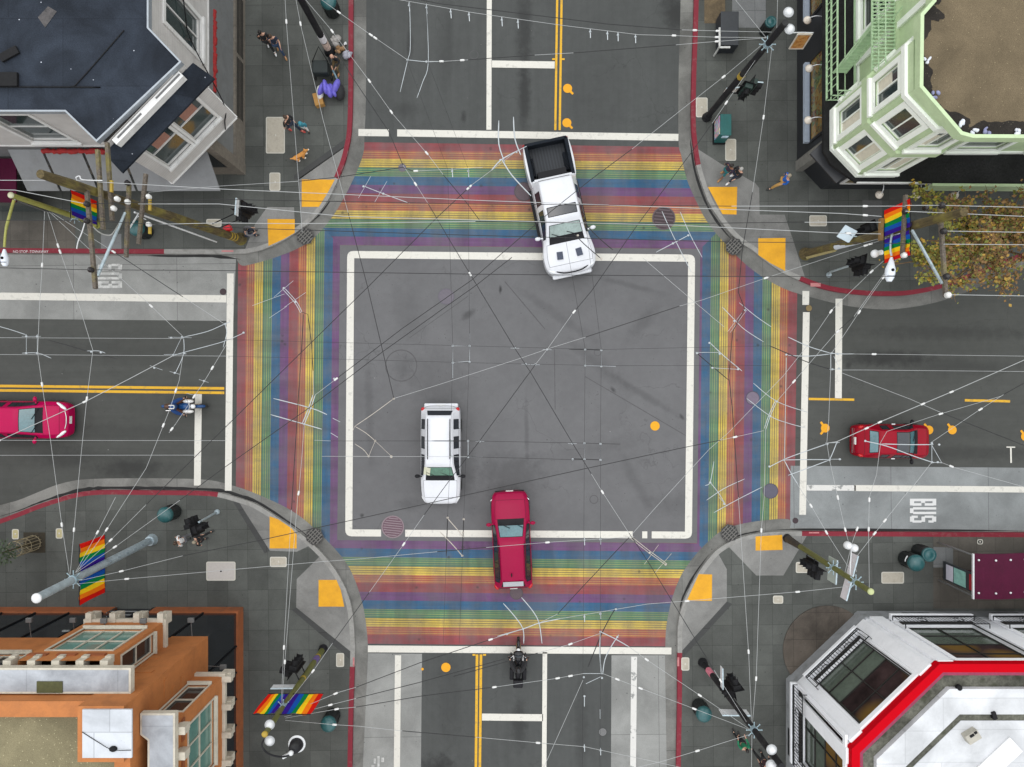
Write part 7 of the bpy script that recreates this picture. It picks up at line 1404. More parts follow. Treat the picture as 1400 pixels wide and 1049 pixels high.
grate('dark brown slotted round grate in the upper crosswalk right of the pickup', 907.5, 298.5, 16, DKM, pm('brown iron ring', (.08, .055, .062), .6), 6); grate('purple slotted round grate breaking the lower white box line', 537, 720.5, 15.5, pm('wine iron', (.10, .05, .07), .6, .3), PKM, 8)
grate('lilac round manhole inside the box near its upper left', 610, 405.5, 11, LKM, pm('lilac rim', (.10, .09, .11), .7), 0); grate('plain grey round manhole in the right crosswalk', 1029, 544.5, 9.5, pm('crosswalk manhole', (.14, .11, .15), .7, .2), pm('manhole rim', (.06, .05, .07), .7), 0); grate('dark blue grey manhole in the right crosswalk near the concrete pad', 1053.5, 671.5, 10.5, pm('slate iron', (.075, .07, .10), .6, .15), pm('manhole rim', (.06, .05, .07), .7), 0)
grate('small grey disc in the upper crosswalk left of the pickup', 550, 229.5, 5.5, LKM, LKM, 0); grate('tiny dark cover in the left bus pad by the stop line', 305, 399, 4.5, DKM, DKM, 0); grate('tiny dark cover in the right bus pad near the kerb', 1087.5, 712, 4, DKM, DKM, 0); grate('pale round cover in the lower right lane', 824, 1001, 5, pm('grey ring', (.13, .13, .13), .7), pm('ring', (.2, .2, .2), .7), 0); grate('brown round cover under the short white line on the right', 1106, 421.5, 4.6, pm('brown cover', (.18, .13, .05), .7), DKM, 0); grate('speckled round patch under the pickup front wheel', 716, 262, 13, pm('dotted iron', (.085, .06, .07), .7, .5, 30), pm('dark iron', (.06, .05, .055), .7), 0); grate('speckled round cover behind the crimson car', 706, 811, 9, pm('dotted iron', (.085, .06, .07), .7, .5, 30), pm('dark iron', (.06, .05, .055), .7), 0)
for a in (('black storm drain grate at the upper left ramp corner', 417, 323), ('black storm drain grate at the upper right ramp corner', 1003.5, 337), ('black storm drain grate at the lower right ramp corner', 997.5, 729), ('black storm drain grate at the lower left ramp corner', 430, 733.5)): grate(a[0], a[1], a[2], 12.5, BLM, pm('drain iron', (.05, .047, .045), .7), 6, .17, 'storm_drain', True, .8)
# --- belongings by the poster pole
t = thing('pushcart', 'black folding cart with handle beside the violet bundle', 'cart', W(441, 100, .15)); q = W(446, 108, .15); mb = MB(); mb.box(q + Vector((-.1, .25, .55)), (.75, .62, .5)); mb.build('basket', pm('black cart cloth', (.014, .02, .02), .7, .3), t, .08); mb = MB(); mb.tube([q + Vector((.3, .45, .8)), q + Vector((-.05, 1.0, 1.15)), q + Vector((-.45, .45, .8))], .025, 8); mb.build('handle', BLK, t)
for x, y in ((-.5, 0), (-.5, .5), (.3, 0), (.3, .5)): mb = MB(); mb.lathe([(.05, -.03), (.12, -.03), (.12, .03), (.05, .03)], q + Vector((x, y, .12)), 12, M=Matrix.Rotation(R(90), 3, 'Y')); mb.build('wheel', TYRE, t)
random.seed(9); t = thing('clothes_bundle', 'violet padded jacket heaped over bags below the black cart', 'bundle', W(452, 124, .15)); q = W(454, 127, .15); mb = MB()
for k in range(5): mb.ell(q + Vector((-.34 + k * .17, random.uniform(-.14, .18), .5 + random.uniform(-.05, .12))), (random.uniform(.12, .2), random.uniform(.28, .42), .26), 12, M=Matrix.Rotation(random.uniform(-.5, .5), 3, 'Z'))
mb.build("jacket", pm('violet quilting', (.13, .11, .50), .6, .35, 7), t); mb = MB(); mb.ell(q + Vector((.45, -.1, .3)), (.25, .42, .3), 12); mb.build('bag', c_bk, t); mb = MB(); mb.ell(q + Vector((-.5, -.12, .3)), (.16, .35, .26), 12); mb.build('bag', c_wh, t)
tag((lambda: (lambda mb: mb.box(W(436, 137, .32), (.42, .6, .34), .25) and mb.build('cardboard_box', pm('brown cardboard', (.36, .19, .05), .8, .15), None, .01))(MB()))(), 'small brown cardboard box left of the violet bundle', 'box')
tag((lambda mb: mb.tube([W(455, 96, .5), W(470, 128, .25)], .045, 8) and mb.build('folded_umbrella', pm('blue grey cloth', (.16, .25, .30), .6, .2)))(MB()), 'long blue-grey folded umbrella between the cart and the seated person', 'umbrella')
t = thing('bag_heap', 'heap of pale paper and plastic bags leaning by the poster pole', 'bags', W(464, 68, .15)); 
for k, (px, py, r_, mt) in enumerate(((459, 57, .26, pm('grey paper', (.30, .285, .27), .8, .3)), (465, 68, .2, pm('brown paper bag', (.26, .15, .07), .8, .3)), (473, 77, .25, pm('clear plastic bag', (.30, .30, .35), .3, .5, 9)), (472, 60, .08, WHP))):
    mb = MB(); rq = random.Random(k)
    for i_ in range(7): mb.ell(W(px, py, .15 + r_ * .8) + Vector((rq.uniform(-1, 1), rq.uniform(-1, 1), rq.uniform(-.6, .6))) * r_ * .6, (r_ * rq.uniform(.3, .7), r_ * rq.uniform(.4, .9), r_ * rq.uniform(.3, .6)), 8, M=Matrix.Rotation(rq.uniform(0, 3), 3, 'Z') @ Matrix.Rotation(rq.uniform(-.6, .6), 3, 'X'))
    mb.build('bag', mt, t)
# --- scraps on the green house roof
random.seed(21)
for k, (px, py, lab) in enumerate(((1266, 83, 'white crumpled scrap on the left edge of the gravel roof'), (1278, 131, 'bluish crumpled scrap in the black silt of the gravel roof corner'), (1316, 168, 'larger white crumpled scrap at the lower edge of the gravel roof'), (1331, 180, 'pale crumpled scrap left of a darker one on the lower roof edge'), (1349, 180, 'dark bluish scrap between two pale ones on the lower roof edge'), (1389, 182, 'pale scrap furthest right on the lower roof edge'))):
    p = W(px, py, 10.36); mb = MB()
    for q in range(4): mb.ell(p + Vector((random.uniform(-.1, .1), random.uniform(-.1, .1), random.uniform(0, .05))), (random.uniform(.05, .11), random.uniform(.04, .09), .05), 8, M=Matrix.Rotation(random.random() * 3, 3, 'Z'))
    tag(mb.build('crumpled_scrap', pm('white scrap', (.62, .64, .7), .6, .3, 12) if k not in (1, 4) else pm('bluish scrap', (.20, .21, .34), .6, .4, 12)), lab, 'litter', 'scraps on the gravel roof')
# --- street tree with thin autumn crown
def tree():
    b0 = W(1352, 344, .15); t = thing('street_tree', 'sparse street tree with yellow green leaves and brown twigs by the red kerb', 'tree', b0); rnd = random.Random(4)
    top = W(1345, 330, 4.0); mb = MB(); mb.tube(spline([b0, b0.lerp(top, .35) + Vector((.05, .04, 0)), b0.lerp(top, .7), top], 5), [.13] * 6 + [.11] * 5 + [.09] * 5, 10); mb.build('trunk', WOODP, t)
    tips = []; mbb = MB()
    targets = [(1240, 345, 5.0), (1262, 370, 5.4), (1275, 300, 5.2), (1300, 275, 5.5), (1255, 330, 5.8), (1320, 385, 5.0), (1360, 375, 4.8), (1375, 395, 4.4), (1385, 300, 5.6), (1400, 340, 5.4), (1350, 270, 5.4), (1310, 335, 6.6), (1345, 310, 6.8), (1378, 355, 6.2), (1292, 350, 6.3), (1330, 355, 6.4), (1410, 290, 5.2), (1440, 330, 5.6), (1430, 370, 5.0), (1395, 265, 5.0), (1290, 390, 5.0), (1222, 362, 4.8), (1265, 268, 4.6), (1360, 330, 7.0), (1400, 310, 6.6), (1460, 300, 5.2)]
    for k, (px, py, z) in enumerate(targets):
        e_ = W(px, py, z); m_ = top.lerp(e_, .5) + Vector((rnd.uniform(-.3, .3), rnd.uniform(-.3, .3), .35)); sp = spline([top - Vector((0, 0, rnd.uniform(0, .8))), m_, e_], 5); mbb.tube(sp, [.055 - .004 * i for i in range(len(sp))], 6, cap=False)
        for q in range(16):
            s0 = sp[rnd.randint(3, len(sp) - 1)]; d = Vector((rnd.gauss(0, 1), rnd.gauss(0, 1), rnd.gauss(0, .5))).normalized() * rnd.uniform(.3, .9); s1 = s0 + d * .5 + Vector((0, 0, .06)); s2 = s0 + d; mbb.tube([s0, s1, s2], [.018, .013, .007], 4, cap=False); tips.append((s0, s2, px))
            for u in range(2): d2 = Vector((rnd.gauss(0, 1), rnd.gauss(0, 1), rnd.gauss(0, .4))).normalized() * rnd.uniform(.15, .45); mbb.tube([s1, s1 + d2], [.011, .006], 3, cap=False); tips.append((s1, s1 + d2, px))
    mbb.build('branches', pm('brown twigs', (.16, .095, .045), .9, .4, 8), t)
    LM = [pm('yellow green leaf', (.26, .24, .03), .6, .4, 3), pm('olive leaf', (.15, .16, .025), .6, .4, 3), pm('brown dry leaf', (.20, .11, .035), .8, .4, 3), pm('golden leaf', (.36, .22, .03), .6, .3, 3)]
    mb = MB()
    for (s0, s1, px) in tips:
        if math.sin(s1.x * 2.3 + 1) * math.sin(s1.y * 2.9) + .5 * math.sin(s1.x * 4.1 + s1.y * 3.3) > .8: continue
        dry = px > 1285; nl = rnd.randint(4, 9) if dry else rnd.randint(8, 16)
        if rnd.random() < (.2 if dry else .1): continue
        for q in range(nl):
            p = s0.lerp(s1, rnd.uniform(.3, 1.1)) + Vector((rnd.gauss(0, .09), rnd.gauss(0, .09), rnd.gauss(0, .08))); L = rnd.uniform(.09, .2); d = Vector((rnd.gauss(0, 1), rnd.gauss(0, 1), rnd.gauss(0, .5))).normalized() * L; n_ = d.cross(Vector((rnd.gauss(0, .5), rnd.gauss(0, .5), 1))).normalized() * L * .36
            mi = rnd.choice((2, 2, 1, 2, 3, 1)) if dry else rnd.choice((0, 0, 0, 1, 1, 3)); mb.face([p, p + d * .5 + n_, p + d, p + d * .5 - n_], mi)
    mb.build('crown', LM, t)
tree()
# ================================================================ overhead wires
WL = pm('bright strand wire', (.36, .37, .37), .45, .1, 20, .1); WD = pm('dark and unlit wire', (.012, .012, .013), .6, .2, 20); WI = pm('white strain insulator', (.60, .60, .59), .35, .05, 10); WF_ = pm('pale wire fitting', (.42, .45, .47), .4, .15, 12, .2); WR = pm('rusty pale fitting', (.42, .38, .33), .6, .3, 12)  # bright and dark stretches along a wire paint how it catches light
def wire(label, pts, cols='L', z=6.2, r=None, ins=(), group='overhead wires', hang=()):
    P = [W(q[0], q[1], q[2] if len(q) > 2 else z) for q in pts]; mb = MB(); cols = cols if len(cols) > 1 else cols * (len(P) - 1); cols = (cols + cols[-1] * 99)[:len(P) - 1]
    i = 0
    while i < len(P) - 1:
        j = i
        while j < len(P) - 1 and cols[j] == cols[i]: j += 1
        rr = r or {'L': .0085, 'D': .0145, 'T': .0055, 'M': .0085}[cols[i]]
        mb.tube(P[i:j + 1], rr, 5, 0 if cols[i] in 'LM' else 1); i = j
    o = tag(mb.build('overhead_wire', [WL, WD]), label, 'wire', group)
    for (x, y) in ins:
        q = W(x, y, z); best = min(range(len(P) - 1), key=lambda k: ((P[k] + P[k + 1]) / 2 - q).length - (P[k + 1] - P[k]).length / 2); d = (P[best + 1] - P[best]).normalized(); q = P[best] + d * max(0.1, min((P[best + 1] - P[best]).length - .1, (q - P[best]).dot(d)))
        mb = MB(); mb.tube([q - d * .095, q - d * .07, q + d * .07, q + d * .095], [.015, .04, .04, .015], 10); mb.build('insulator', WI, o)
    for (x, y) in hang:
        q = W(x, y, z); mb = MB(); mb.bar(q + Vector((0, .02, -.02)), q + Vector((.02, -.30, -.1)), .03, .03); mb.ell(q + Vector((0, -.08, -.04)), (.05, .05, .04), 8); mb.build('hanger', WF_, o)
    return o
def frog(label, lines, nodes=(), z=6.1, mt=None, r=.0135):
    """cast fittings where trolley wires cross or join: short rods with lumps at the joints"""
    t = thing('wire_junction', label, 'wire fitting', W(*lines[0][0], z), 0, 'trolley wire fittings')
    for k, l in enumerate(lines):
        dark = l[-1] == 'D'; pts = [q for q in l if q != 'D']; P = [W(x, y, z + .012 * k) for x, y in pts]; P = spline(P, 4) if len(P) > 2 else P
        mb = MB(); mb.tube(P, [r * (.55 if i in (0, len(P) - 1) else 1) for i in range(len(P))], 6); mb.build('rod', WD if dark else (mt or WF_), t)
    for x, y in nodes: mb = MB(); mb.ell(W(x, y, z + .02), (.05, .045, .035), 10); mb.build('casting', mt or WF_, t)
    return t
a1, a2, a3, a4, a5, a6 = (92, 790), (385, 972), (1028, 999), (1171, 782), (1054, 51), (420, 0)
# upper left
wire('pale wire dropping from the top edge past the two walkers to the upper yellow ramp', [(388, -30), (391.7, 33), (408, 245), (413, 318)], ins=[(391.7, 33)])
wire('wire from the top edge passing the person in black, dark over the white box', [(399, -30), (411.5, 36), (442, 165), (476, 291), (503, 394), (538.5, 545)], 'LLLDD', ins=[(411.5, 36)])
wire('wire from the poster pole over the red kerb to the upper lane fitting', [(405, -25), (440, 0), (466, 19), (510, 50), (557, 82)], ins=[(466, 19), (507, 48), (513, 52)])
wire('thin dark wire across the upper street from the lane fitting to the clamp ring', [(583, 84), (607, 84), (640, 82), (731, 75.5), (784, 72.5), (924, 61.5), (977, 57), (1048, 52)], 'LLDMDLL', ins=[(604, 84.3), (632, 82.5), (977, 57)])
wire('wire from the poster pole across the left end of the upper stop line', [(400, -22), (418, 0), (452, 40), (503, 108), (537, 156), (585.6, 212), (606, 239), (640, 280), (657, 303)], 'LLLLLLDD', ins=[(452, 40), (503, 108), (537, 156), (585.6, 212)])
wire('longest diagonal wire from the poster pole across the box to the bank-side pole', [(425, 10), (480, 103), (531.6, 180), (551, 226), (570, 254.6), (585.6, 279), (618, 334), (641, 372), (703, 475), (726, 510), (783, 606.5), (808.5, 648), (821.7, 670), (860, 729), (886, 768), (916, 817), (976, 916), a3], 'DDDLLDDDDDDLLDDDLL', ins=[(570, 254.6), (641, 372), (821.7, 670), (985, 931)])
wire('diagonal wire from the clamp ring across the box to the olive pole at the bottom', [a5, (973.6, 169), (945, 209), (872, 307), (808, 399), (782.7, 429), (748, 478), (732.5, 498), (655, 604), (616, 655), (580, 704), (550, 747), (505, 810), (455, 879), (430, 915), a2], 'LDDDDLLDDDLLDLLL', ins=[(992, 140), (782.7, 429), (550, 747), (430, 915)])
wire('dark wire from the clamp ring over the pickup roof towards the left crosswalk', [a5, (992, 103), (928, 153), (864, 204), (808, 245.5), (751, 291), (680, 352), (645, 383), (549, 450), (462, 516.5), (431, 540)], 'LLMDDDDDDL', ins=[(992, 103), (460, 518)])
wire('upper long wire from the upper crosswalk fitting down to the grey leaning pole', [(706, 207), (672, 233), (645, 253), (597, 298), (502, 393.6), (425, 469), (307.7, 584.7), (247, 644), (200, 690), (149, 741), (104, 782)], 'LLDDDDDDLL', ins=[(645, 253), (640, 257), (149, 741)])
wire('lower long wire of the dark parallel pair ending at the grey leaning pole', [(700, 352), (650, 391), (608.8, 420), (524, 480.5), (421, 559), (307.7, 638.7), (246, 684), (160, 746), (106, 782)], 'DDDDDDLL', ins=[(160, 746)])
wire('wire crossing the whole box from the left box line to the upper right wooden pole', [(538.5, 545), (600, 526), (714.5, 489), (746.7, 477.8), (800.7, 461), (929, 418.6), (961, 410), (1050.6, 379), (1187, 334.6), (1212, 326)], 'LLLMDLLLL', ins=[(1050, 379), (1184, 336), (1190, 333)])
wire('dark wire below the white car from the grey leaning pole to the right crosswalk', [(100, 796), (162.5, 782), (250, 760), (350, 740), (560, 694), (802, 640.5), (937, 611.6), (985, 602), (1044, 589)], 'LLDDDDDL', ins=[(162.5, 782), (1005, 598)])
wire('pale wire from the grey leaning pole over the crimson car roof', [(100, 799), (170, 792), (350, 776), (440.7, 768), (500, 763.5), (597.8, 754.5), (664.7, 748.6), (752, 741.4), (867, 734)], 'LLMMMDLLL', ins=[(170, 792), (752, 741.4)], hang=[(799, 736), (821, 735)])
wire('left wire of the pair joining the grey pole and the lime street light', [(95, 786), (85, 721), (74, 640), (69.5, 605), (58, 529), (51.5, 482), (54, 420), (58, 359), (61, 289)], ins=[(85, 721), (58, 529), (58, 359)])
wire('right wire of the pair joining the grey pole and the lime street light', [(96, 786), (101.5, 721), (109, 640), (118.4, 548.6), (127, 479), (109, 420), (81, 341), (65, 290)], ins=[(101.5, 721), (118.4, 548), (79, 336), (82, 342)])
wire('short stub wire left of the bin, tied to the grey leaning pole', [(103, 783), (135, 725), (158, 680)], ins=[(135, 725)]); wire('wire from the grey leaning pole up over the kerb into the left street', [(104, 783), (144, 727), (200, 640), (232, 560), (245, 520), (250, 487)], ins=[(144, 727), (207, 575), (228, 530)])
wire('short bright wire over the left street beside the blue motorcycle', [(231, 592), (240, 580), (279, 522), (309, 472)], ins=[(235, 587), (290, 503), (264, 541)])
wire('thick pale wire running up from the left edge over the raspberry car', [(-30, 614), (1.3, 601.5), (119, 548), (177.5, 517.8), (236.7, 486.4)], ins=[(119, 548), (1, 601)], r=.014)
wire('pale wire from the lime street light to the fitting above the left stop line', [(67.5, 290), (140, 357.5), (204, 416), (250, 460)], ins=[(204, 416)]); wire('half dark wire from the lime street light to the left stop line', [(71, 291), (152.5, 342.5), (250, 406), (306, 442.5)], 'LDL', ins=[(154, 344)])
for y0, y1, x1, lab in ((460, 463, 250, 'upper contact wire of the left street'), (482, 487, 312, 'second contact wire of the left street'), (601.5, 602.6, 310, 'third contact wire of the left street'), (623, 622.4, 275, 'lowest contact wire of the left street')): wire('thin straight ' + lab, [(-400, y0), (x1, y1)], 'M', r=.008)
wire('thin upper contact wire through the white car roof across the box', [(430, 602), (452, 603), (640, 603), (800, 606)], 'MTT', r=.008); wire('thin lower contact wire through the white car roof across the box', [(440, 624), (640, 624.6), (800, 629)], 'MT', r=.008)
wire('thin dark left contact wire down the middle of the box', [(561, -40), (557, 84), (612, 231), (619, 473), (616, 620), (612, 705), (606, 880)], 'TTTTTT', r=.006); wire('thin dark right contact wire down the middle of the box', [(583, -40), (585, 85), (640, 231), (642, 473), (637, 620), (634, 710), (628, 880)], 'TTTTTT', r=.006)
wire('thin dark left contact wire near the right side of the box', [(772, 320), (800, 477), (799, 606), (797, 920), (796, 1080)], 'T', r=.006); wire('thin dark right contact wire near the right side of the box', [(800, 300), (822, 477), (821, 606), (821, 920), (820, 1080)], 'T', r=.006)
wire('thin dark contact wire above the box centre', [(250, 463), (640, 473), (822, 478), (1052, 473)], 'T', r=.006); wire('thin dark contact wire through the box centre', [(312, 487), (640, 496), (822, 500), (1052, 500)], 'T', r=.006)
# top street
wire('long pale wire with hangers across the top street to the clamp ring', [(480, -18), (547, 0), (650, 18), (770, 35), (873, 47.6), (918, 48.7), (977, 51), (1048, 51.5)], ins=[(918, 48.7), (979, 51)], hang=[(559, 4), (583, 7), (616, 13), (641, 17), (686, 24), (708, 27), (807, 40), (830.5, 42.6), (845, 44.5), (869, 47)])
wire('dark wire beside the long pale one with hangers across the top street', [(560, -3), (600, 5), (831, 33), (932, 41), (985, 42.6), (1055, 44)], 'DDDLL', ins=[(950, 41.4), (985, 42.6)])
wire('wire falling from the clamp ring past the upper right pole to the right tactile pad', [(1056, 58), (1044.4, 157), (1038, 200), (1028.7, 263), (1015, 341), (1009.6, 400), (1018, 422)], 'LLLDDD', ins=[(1044.4, 157)])
wire('short wire from the clamp ring straight up to the top edge', [(1058, 45), (1062, 39), (1064, -30)]); wire('short wire from the clamp ring up left over the pale slab', [(1047, 51), (1008, 3), (990, -20)])
wire('wire from the mossy pole to the hangers over the upper crosswalk', [(203, 263), (300, 254.6), (408, 248), (465, 242), (550, 229), (565, 234), (618, 231.6), (660, 229)], 'LLDDDLL', ins=[(565, 234)], hang=[(618, 231), (640, 231)])
# long utility wires
U = [('highest of the long horizontal wires between the two wooden poles', [(134, 249, 10.1), (300, 258.5), (470, 266), (650, 274), (900, 283), (1150, 292), (1205, 296)], 'MMMMMM'), ('dark horizontal wire just under the highest one between the wooden poles', [(118, 279, 10.4), (300, 272.6), (370, 274), (650, 279), (1000, 282), (1150, 282), (1238, 282)], 'DDDDMM'),
     ('dark horizontal wire through the pickup windscreen between the wooden poles', [(118, 302, 10.4), (300, 311), (650, 322), (1000, 331), (1150, 332), (1290, 334)], 'DDDDDD'), ('lowest dark horizontal wire in front of the pickup between the wooden poles', [(124, 369, 10.4), (300, 370), (650, 375), (990, 378), (1150, 378), (1294, 378)], 'DDDDD'),
     ('faint pale horizontal wire through the pickup sunroof', [(189, 279, 8.4), (300, 279), (470, 296), (650, 301), (925, 308), (1150, 319), (1204, 320)], 'MMMMMM'), ('pale horizontal wire above the lower yellow ramp pad', [(203, 307, 8.4), (300, 305), (403, 306), (650, 303), (900, 306), (1100, 304), (1204, 304)], 'MMMDDM')]
for lab, pts, c_ in U: wire(lab, pts, c_, z=9.0, r=.012, group='utility wires between wooden poles', ins=[(1160, 320)] if 'sunroof' in lab else [(1183, 294)] if 'highest' in lab else [])
for lab, pts, c_ in (('uppermost utility wire running off the left edge from the mossy pole', [(118, 247), (-200, 246)], 'M'), ('second utility wire running off the left edge, behind the lime pole', [(118, 279), (20, 260), (-200, 258)], 'M'), ('dark utility wire running off the left edge below the lime pole', [(118, 302), (-200, 300)], 'D'), ('dark utility wire running off the left edge over the bus pad', [(124, 369), (-200, 362)], 'D'),
                     ('uppermost utility wire running off the right edge through the tree', [(1238, 281), (1288, 281), (1600, 288)], 'M'), ('second utility wire running off the right edge through the tree', [(1238, 289), (1400, 296), (1600, 299)], 'M'), ('third utility wire running off the right edge through the tree', [(1290, 316), (1600, 321)], 'M'), ('fourth utility wire running off the right edge through the tree', [(1290, 334), (1600, 336)], 'M'), ('lowest utility wire running off the right edge over the street', [(1296, 403), (1600, 408)], 'M')): wire(lab, pts, c_, z=10.2, r=.012, group='utility wires leaving the wooden poles')
# right side
wire('long bright wire from the upper right wooden pole down to the lower crosswalk fitting', [(1222, 345), (1194, 369), (1138, 423), (1106, 470), (1071, 514), (995, 592.5), (970, 614), (900, 690), (860, 735), (789.5, 810), (762.5, 839.5), (737, 852)], 'LLLLLLLMDDL', ins=[(1194, 369), (1138, 423)])
wire('wire from the wooden pole lamp to the fitting over the right white bars', [(1230, 348), (1206, 382), (1176.5, 424), (1152, 461), (1137, 483)], ins=[(1206, 382), (1176.5, 424)]); wire('wire from the wooden pole to the right crosswalk fitting, partly dark', [(1228, 347), (1167.5, 433), (1142, 456), (1087.7, 519), (1062, 549)], 'LDLL', ins=[(1137, 444), (1087, 520)])
wire('wire from the right bar fitting down past the yellow dot to the right olive pole', [(1135.6, 483), (1135.6, 507), (1133, 574), (1130.4, 605), (1134, 628), (1144.6, 677), (1154.7, 721), a4], ins=[(1154.7, 721), (1145, 680)])
wire('pale contact wire running off the right edge from the upper bar fitting', [(1153, 484), (1201, 484.4), (1700, 491)], ins=[(1195, 484.4)]); wire('faint contact wire running off the right edge from the lower bar fitting', [(1152, 506), (1183, 506), (1700, 511)], 'LM')
wire('long wire from the right bar fitting dropping to the right edge, dark at its end', [(1151, 510), (1244.8, 546), (1286, 564), (1400, 609), (1500, 650)], 'LLDD'); wire('thick bright wire from the right edge over the cherry car to the right crosswalk', [(1600, 404), (1400, 492.5), (1304, 534.6), (1206, 575.8), (1181.7, 587), (1144, 604), (1131, 606)], ins=[(1304, 534.6), (1262, 553), (1206, 575.8), (1184, 586)], r=.015)
wire('half dark wire from the right edge to the fitting right of the cherry car', [(1600, 402), (1400, 524), (1372, 539.7), (1337.5, 561.6), (1273, 605)], 'DDLL', ins=[(1337.5, 561.6)]); wire('wire over the cherry car bending down to the cap of the right olive pole', [(1368, 542), (1283, 566.8), (1212.6, 590), (1204, 605), (1198.4, 649), (1188.5, 680), (1187.5, 727), (1188.5, 804)], ins=[(1283, 566.8), (1187.5, 727), (1188, 683)])
wire('wire from the fitting right of the cherry car over the pad to the right edge', [(1286, 632), (1304, 639), (1390, 663), (1500, 694)], ins=[(1304, 639)]); wire('wire from the fitting right of the cherry car down left to the right olive pole', [(1274, 632), (1250, 663), (1235, 680), (1193.6, 732), (1172, 760), (1160, 783)], ins=[(1193.6, 732), (1210, 712)])
wire('wire from the pad fitting down to the clamp of the right olive pole', [(1090, 662), (1113.4, 699), (1131.6, 731), (1159.6, 775), (1171, 790)], ins=[(1131.6, 731), (1108, 692)]); wire('stub wire with bead beside the twin white lamps', [(1173, 720), (1164, 745), (1155, 784)], 'M', ins=[(1172, 721)])
wire('dark wire wandering down the yellow band of the right crosswalk', [(1018, 422), (1001.7, 453.5), (996.5, 515), (1001.7, 564), (1006.8, 639), (1009.5, 680), (1014.8, 761), (1023.6, 894.6), a3], 'DDDDDLLL', ins=[(1023.6, 894.6)]); wire('pale wire from the right crosswalk fitting down to the bank-side black pole', [(1046.8, 588), (1044.7, 680), (1041, 722), (1034, 924.5), a3], ins=[(1041, 722), (1034, 924.5)])
wire('dashed looking bright wire along the outer red band of the right crosswalk', [(1075, 489), (1072.5, 629)], r=.015); wire('short wire from the box line corner to the right crosswalk', [(879, 353), (940.7, 405.6), (990, 447)], 'M')
wire('wire from the right olive pole to the lower left across the pavement', [(1168, 801), (1094, 809), (936, 822), (885, 826), (766, 846)], 'LLMM', ins=[(1094, 809), (938, 822)], hang=[(799, 841), (821, 837)])
# left crosswalk
wire('wire from the olive bottom pole up the yellow band of the left crosswalk', [a2, (389.7, 901.7), (407, 680), (409, 671), (413, 621), (416, 580)], ins=[(389.7, 901.7), (409, 671)]); wire('second wire from the olive bottom pole up the left crosswalk, dark higher up', [(384, 970), (388, 888.7), (398.5, 697), (402, 639), (412, 479), (415, 430)], 'LLDDD', ins=[(388, 888.7)])
wire('dark wire between the two fittings of the left crosswalk', [(413, 427), (421, 430), (426, 471), (428, 507), (429, 540)], 'DDDL')
# bottom street
wire('upper wire of the fan from the olive pole across the lower stop line', [(388, 978), (462, 947), (487, 939.7), (575, 906), (667.5, 875.5), (715, 860)], 'LLDDL', ins=[(462, 947), (668, 875.5)]); wire('second wire of the fan from the olive pole, dark over the lower lane', [(389, 980), (455, 963), (487, 955), (576, 932.5), (690, 901)], 'LLDD', ins=[(455, 963)])
wire('third wire of the fan crossing the motorcycle to the lower right fitting', [(390, 982), (463.6, 969), (486.5, 967), (575, 952), (672.5, 940), (759, 928), (797.5, 921)], 'LLDDLL', ins=[(463.6, 969), (672.5, 940), (759, 928), (780, 924.5)]); wire('lowest wire of the fan crossing the whole lower street', [(390, 985), (454, 990.7), (490, 993), (550, 999.5), (650, 1008), (739, 1016), (799, 1021), (897.5, 1042), (960, 1056)], 'LMMDLLLL', ins=[(454, 990.7), (739, 1016)], hang=[(799, 1019), (821, 1024)])
wire('wire from the lower right fitting over the worn line to the bank-side pole', [(824, 921), (872.5, 940), (946, 968), (1025, 998)], ins=[(844, 929), (872.5, 940), (946, 968)]); wire('wire from the curved bars at the lower stop line to the bank-side pole', [(860, 884.5), (887, 904), (959.6, 952.7), (1000, 980), (1026, 998)], ins=[(887, 904), (959.6, 952.7)])
wire('wire from the bank-side pole down left over the red kerb', [(1026, 1004), (956.8, 1025.6), (909, 1040), (860, 1052)], ins=[(956.8, 1025.6)]); wire('steep wire from the lower right fitting to the bottom edge', [(797, 930), (749, 1037), (725, 1090)]); wire('pale wire from the curved bars left across the lower stop line', [(821, 866), (776, 882), (735, 893), (620, 925)], 'LLDD', ins=[(780, 881)])
wire('wire dropping from the bank-side clamp to the bottom edge', [(1028, 1005), (1027, 1080)])
# fittings
frog('pale fitting with two curved bars over the upper lane', [((560, 2), (561, 64), (557, 84), (547, 126)), ((583, 5), (585.6, 85), (578, 112), (570, 134)), ((557, 82), (583, 84.5), (607, 84))], ((557, 82), (583, 84.5)))
frog('ladder shaped fitting over the upper crosswalk near its left end', [((490, 271), (507, 241)), ((512, 277), (529, 248)), ((496, 254), (524, 265), (560, 278))], ((497, 255), (524, 265)))
frog('ladder shaped fitting over the left crosswalk near its top', [((375, 406), (401, 384)), ((389, 420), (418, 400)), ((388, 393), (405, 412), (413, 427)), ((386, 395), (403, 414), (411, 428)), ((345, 418), (389, 402)), ((368, 435), (392, 419))], ((388, 394), (404, 413)))
frog('square fitting over the left street near the edge', [((36, 457), (36, 484)), ((51, 457), (51, 484)), ((30, 460), (56, 460)), ((30, 483), (52, 483), (70, 490)), ((-10, 444), (15, 451), (36, 458))], ((36, 460), (51, 460), (36, 483), (51, 483)))
frog('dark arrow shaped fitting over the left street', [((65, 465), (95, 473), (122, 481), (160, 491), 'D'), ((119, 480), (135, 480), (144, 483))], ((125, 481), (138, 482)))
frog('bright curved fittings joining above the left stop line', [((236.7, 486.4), (251, 482), (285, 473), (308.8, 466), (334, 455)), ((251, 461), (283, 453.5), (307.5, 443), (315, 440)), ((249, 460), (237, 485)), ((251, 461), (251, 484), (240, 510)), ((307, 442), (310, 455), (305, 475)), ((230, 461), (262, 462)), ((224, 485), (255, 484))], ((249, 461), (237, 486), (252, 483), (234, 462), (333, 455), (308, 443)))
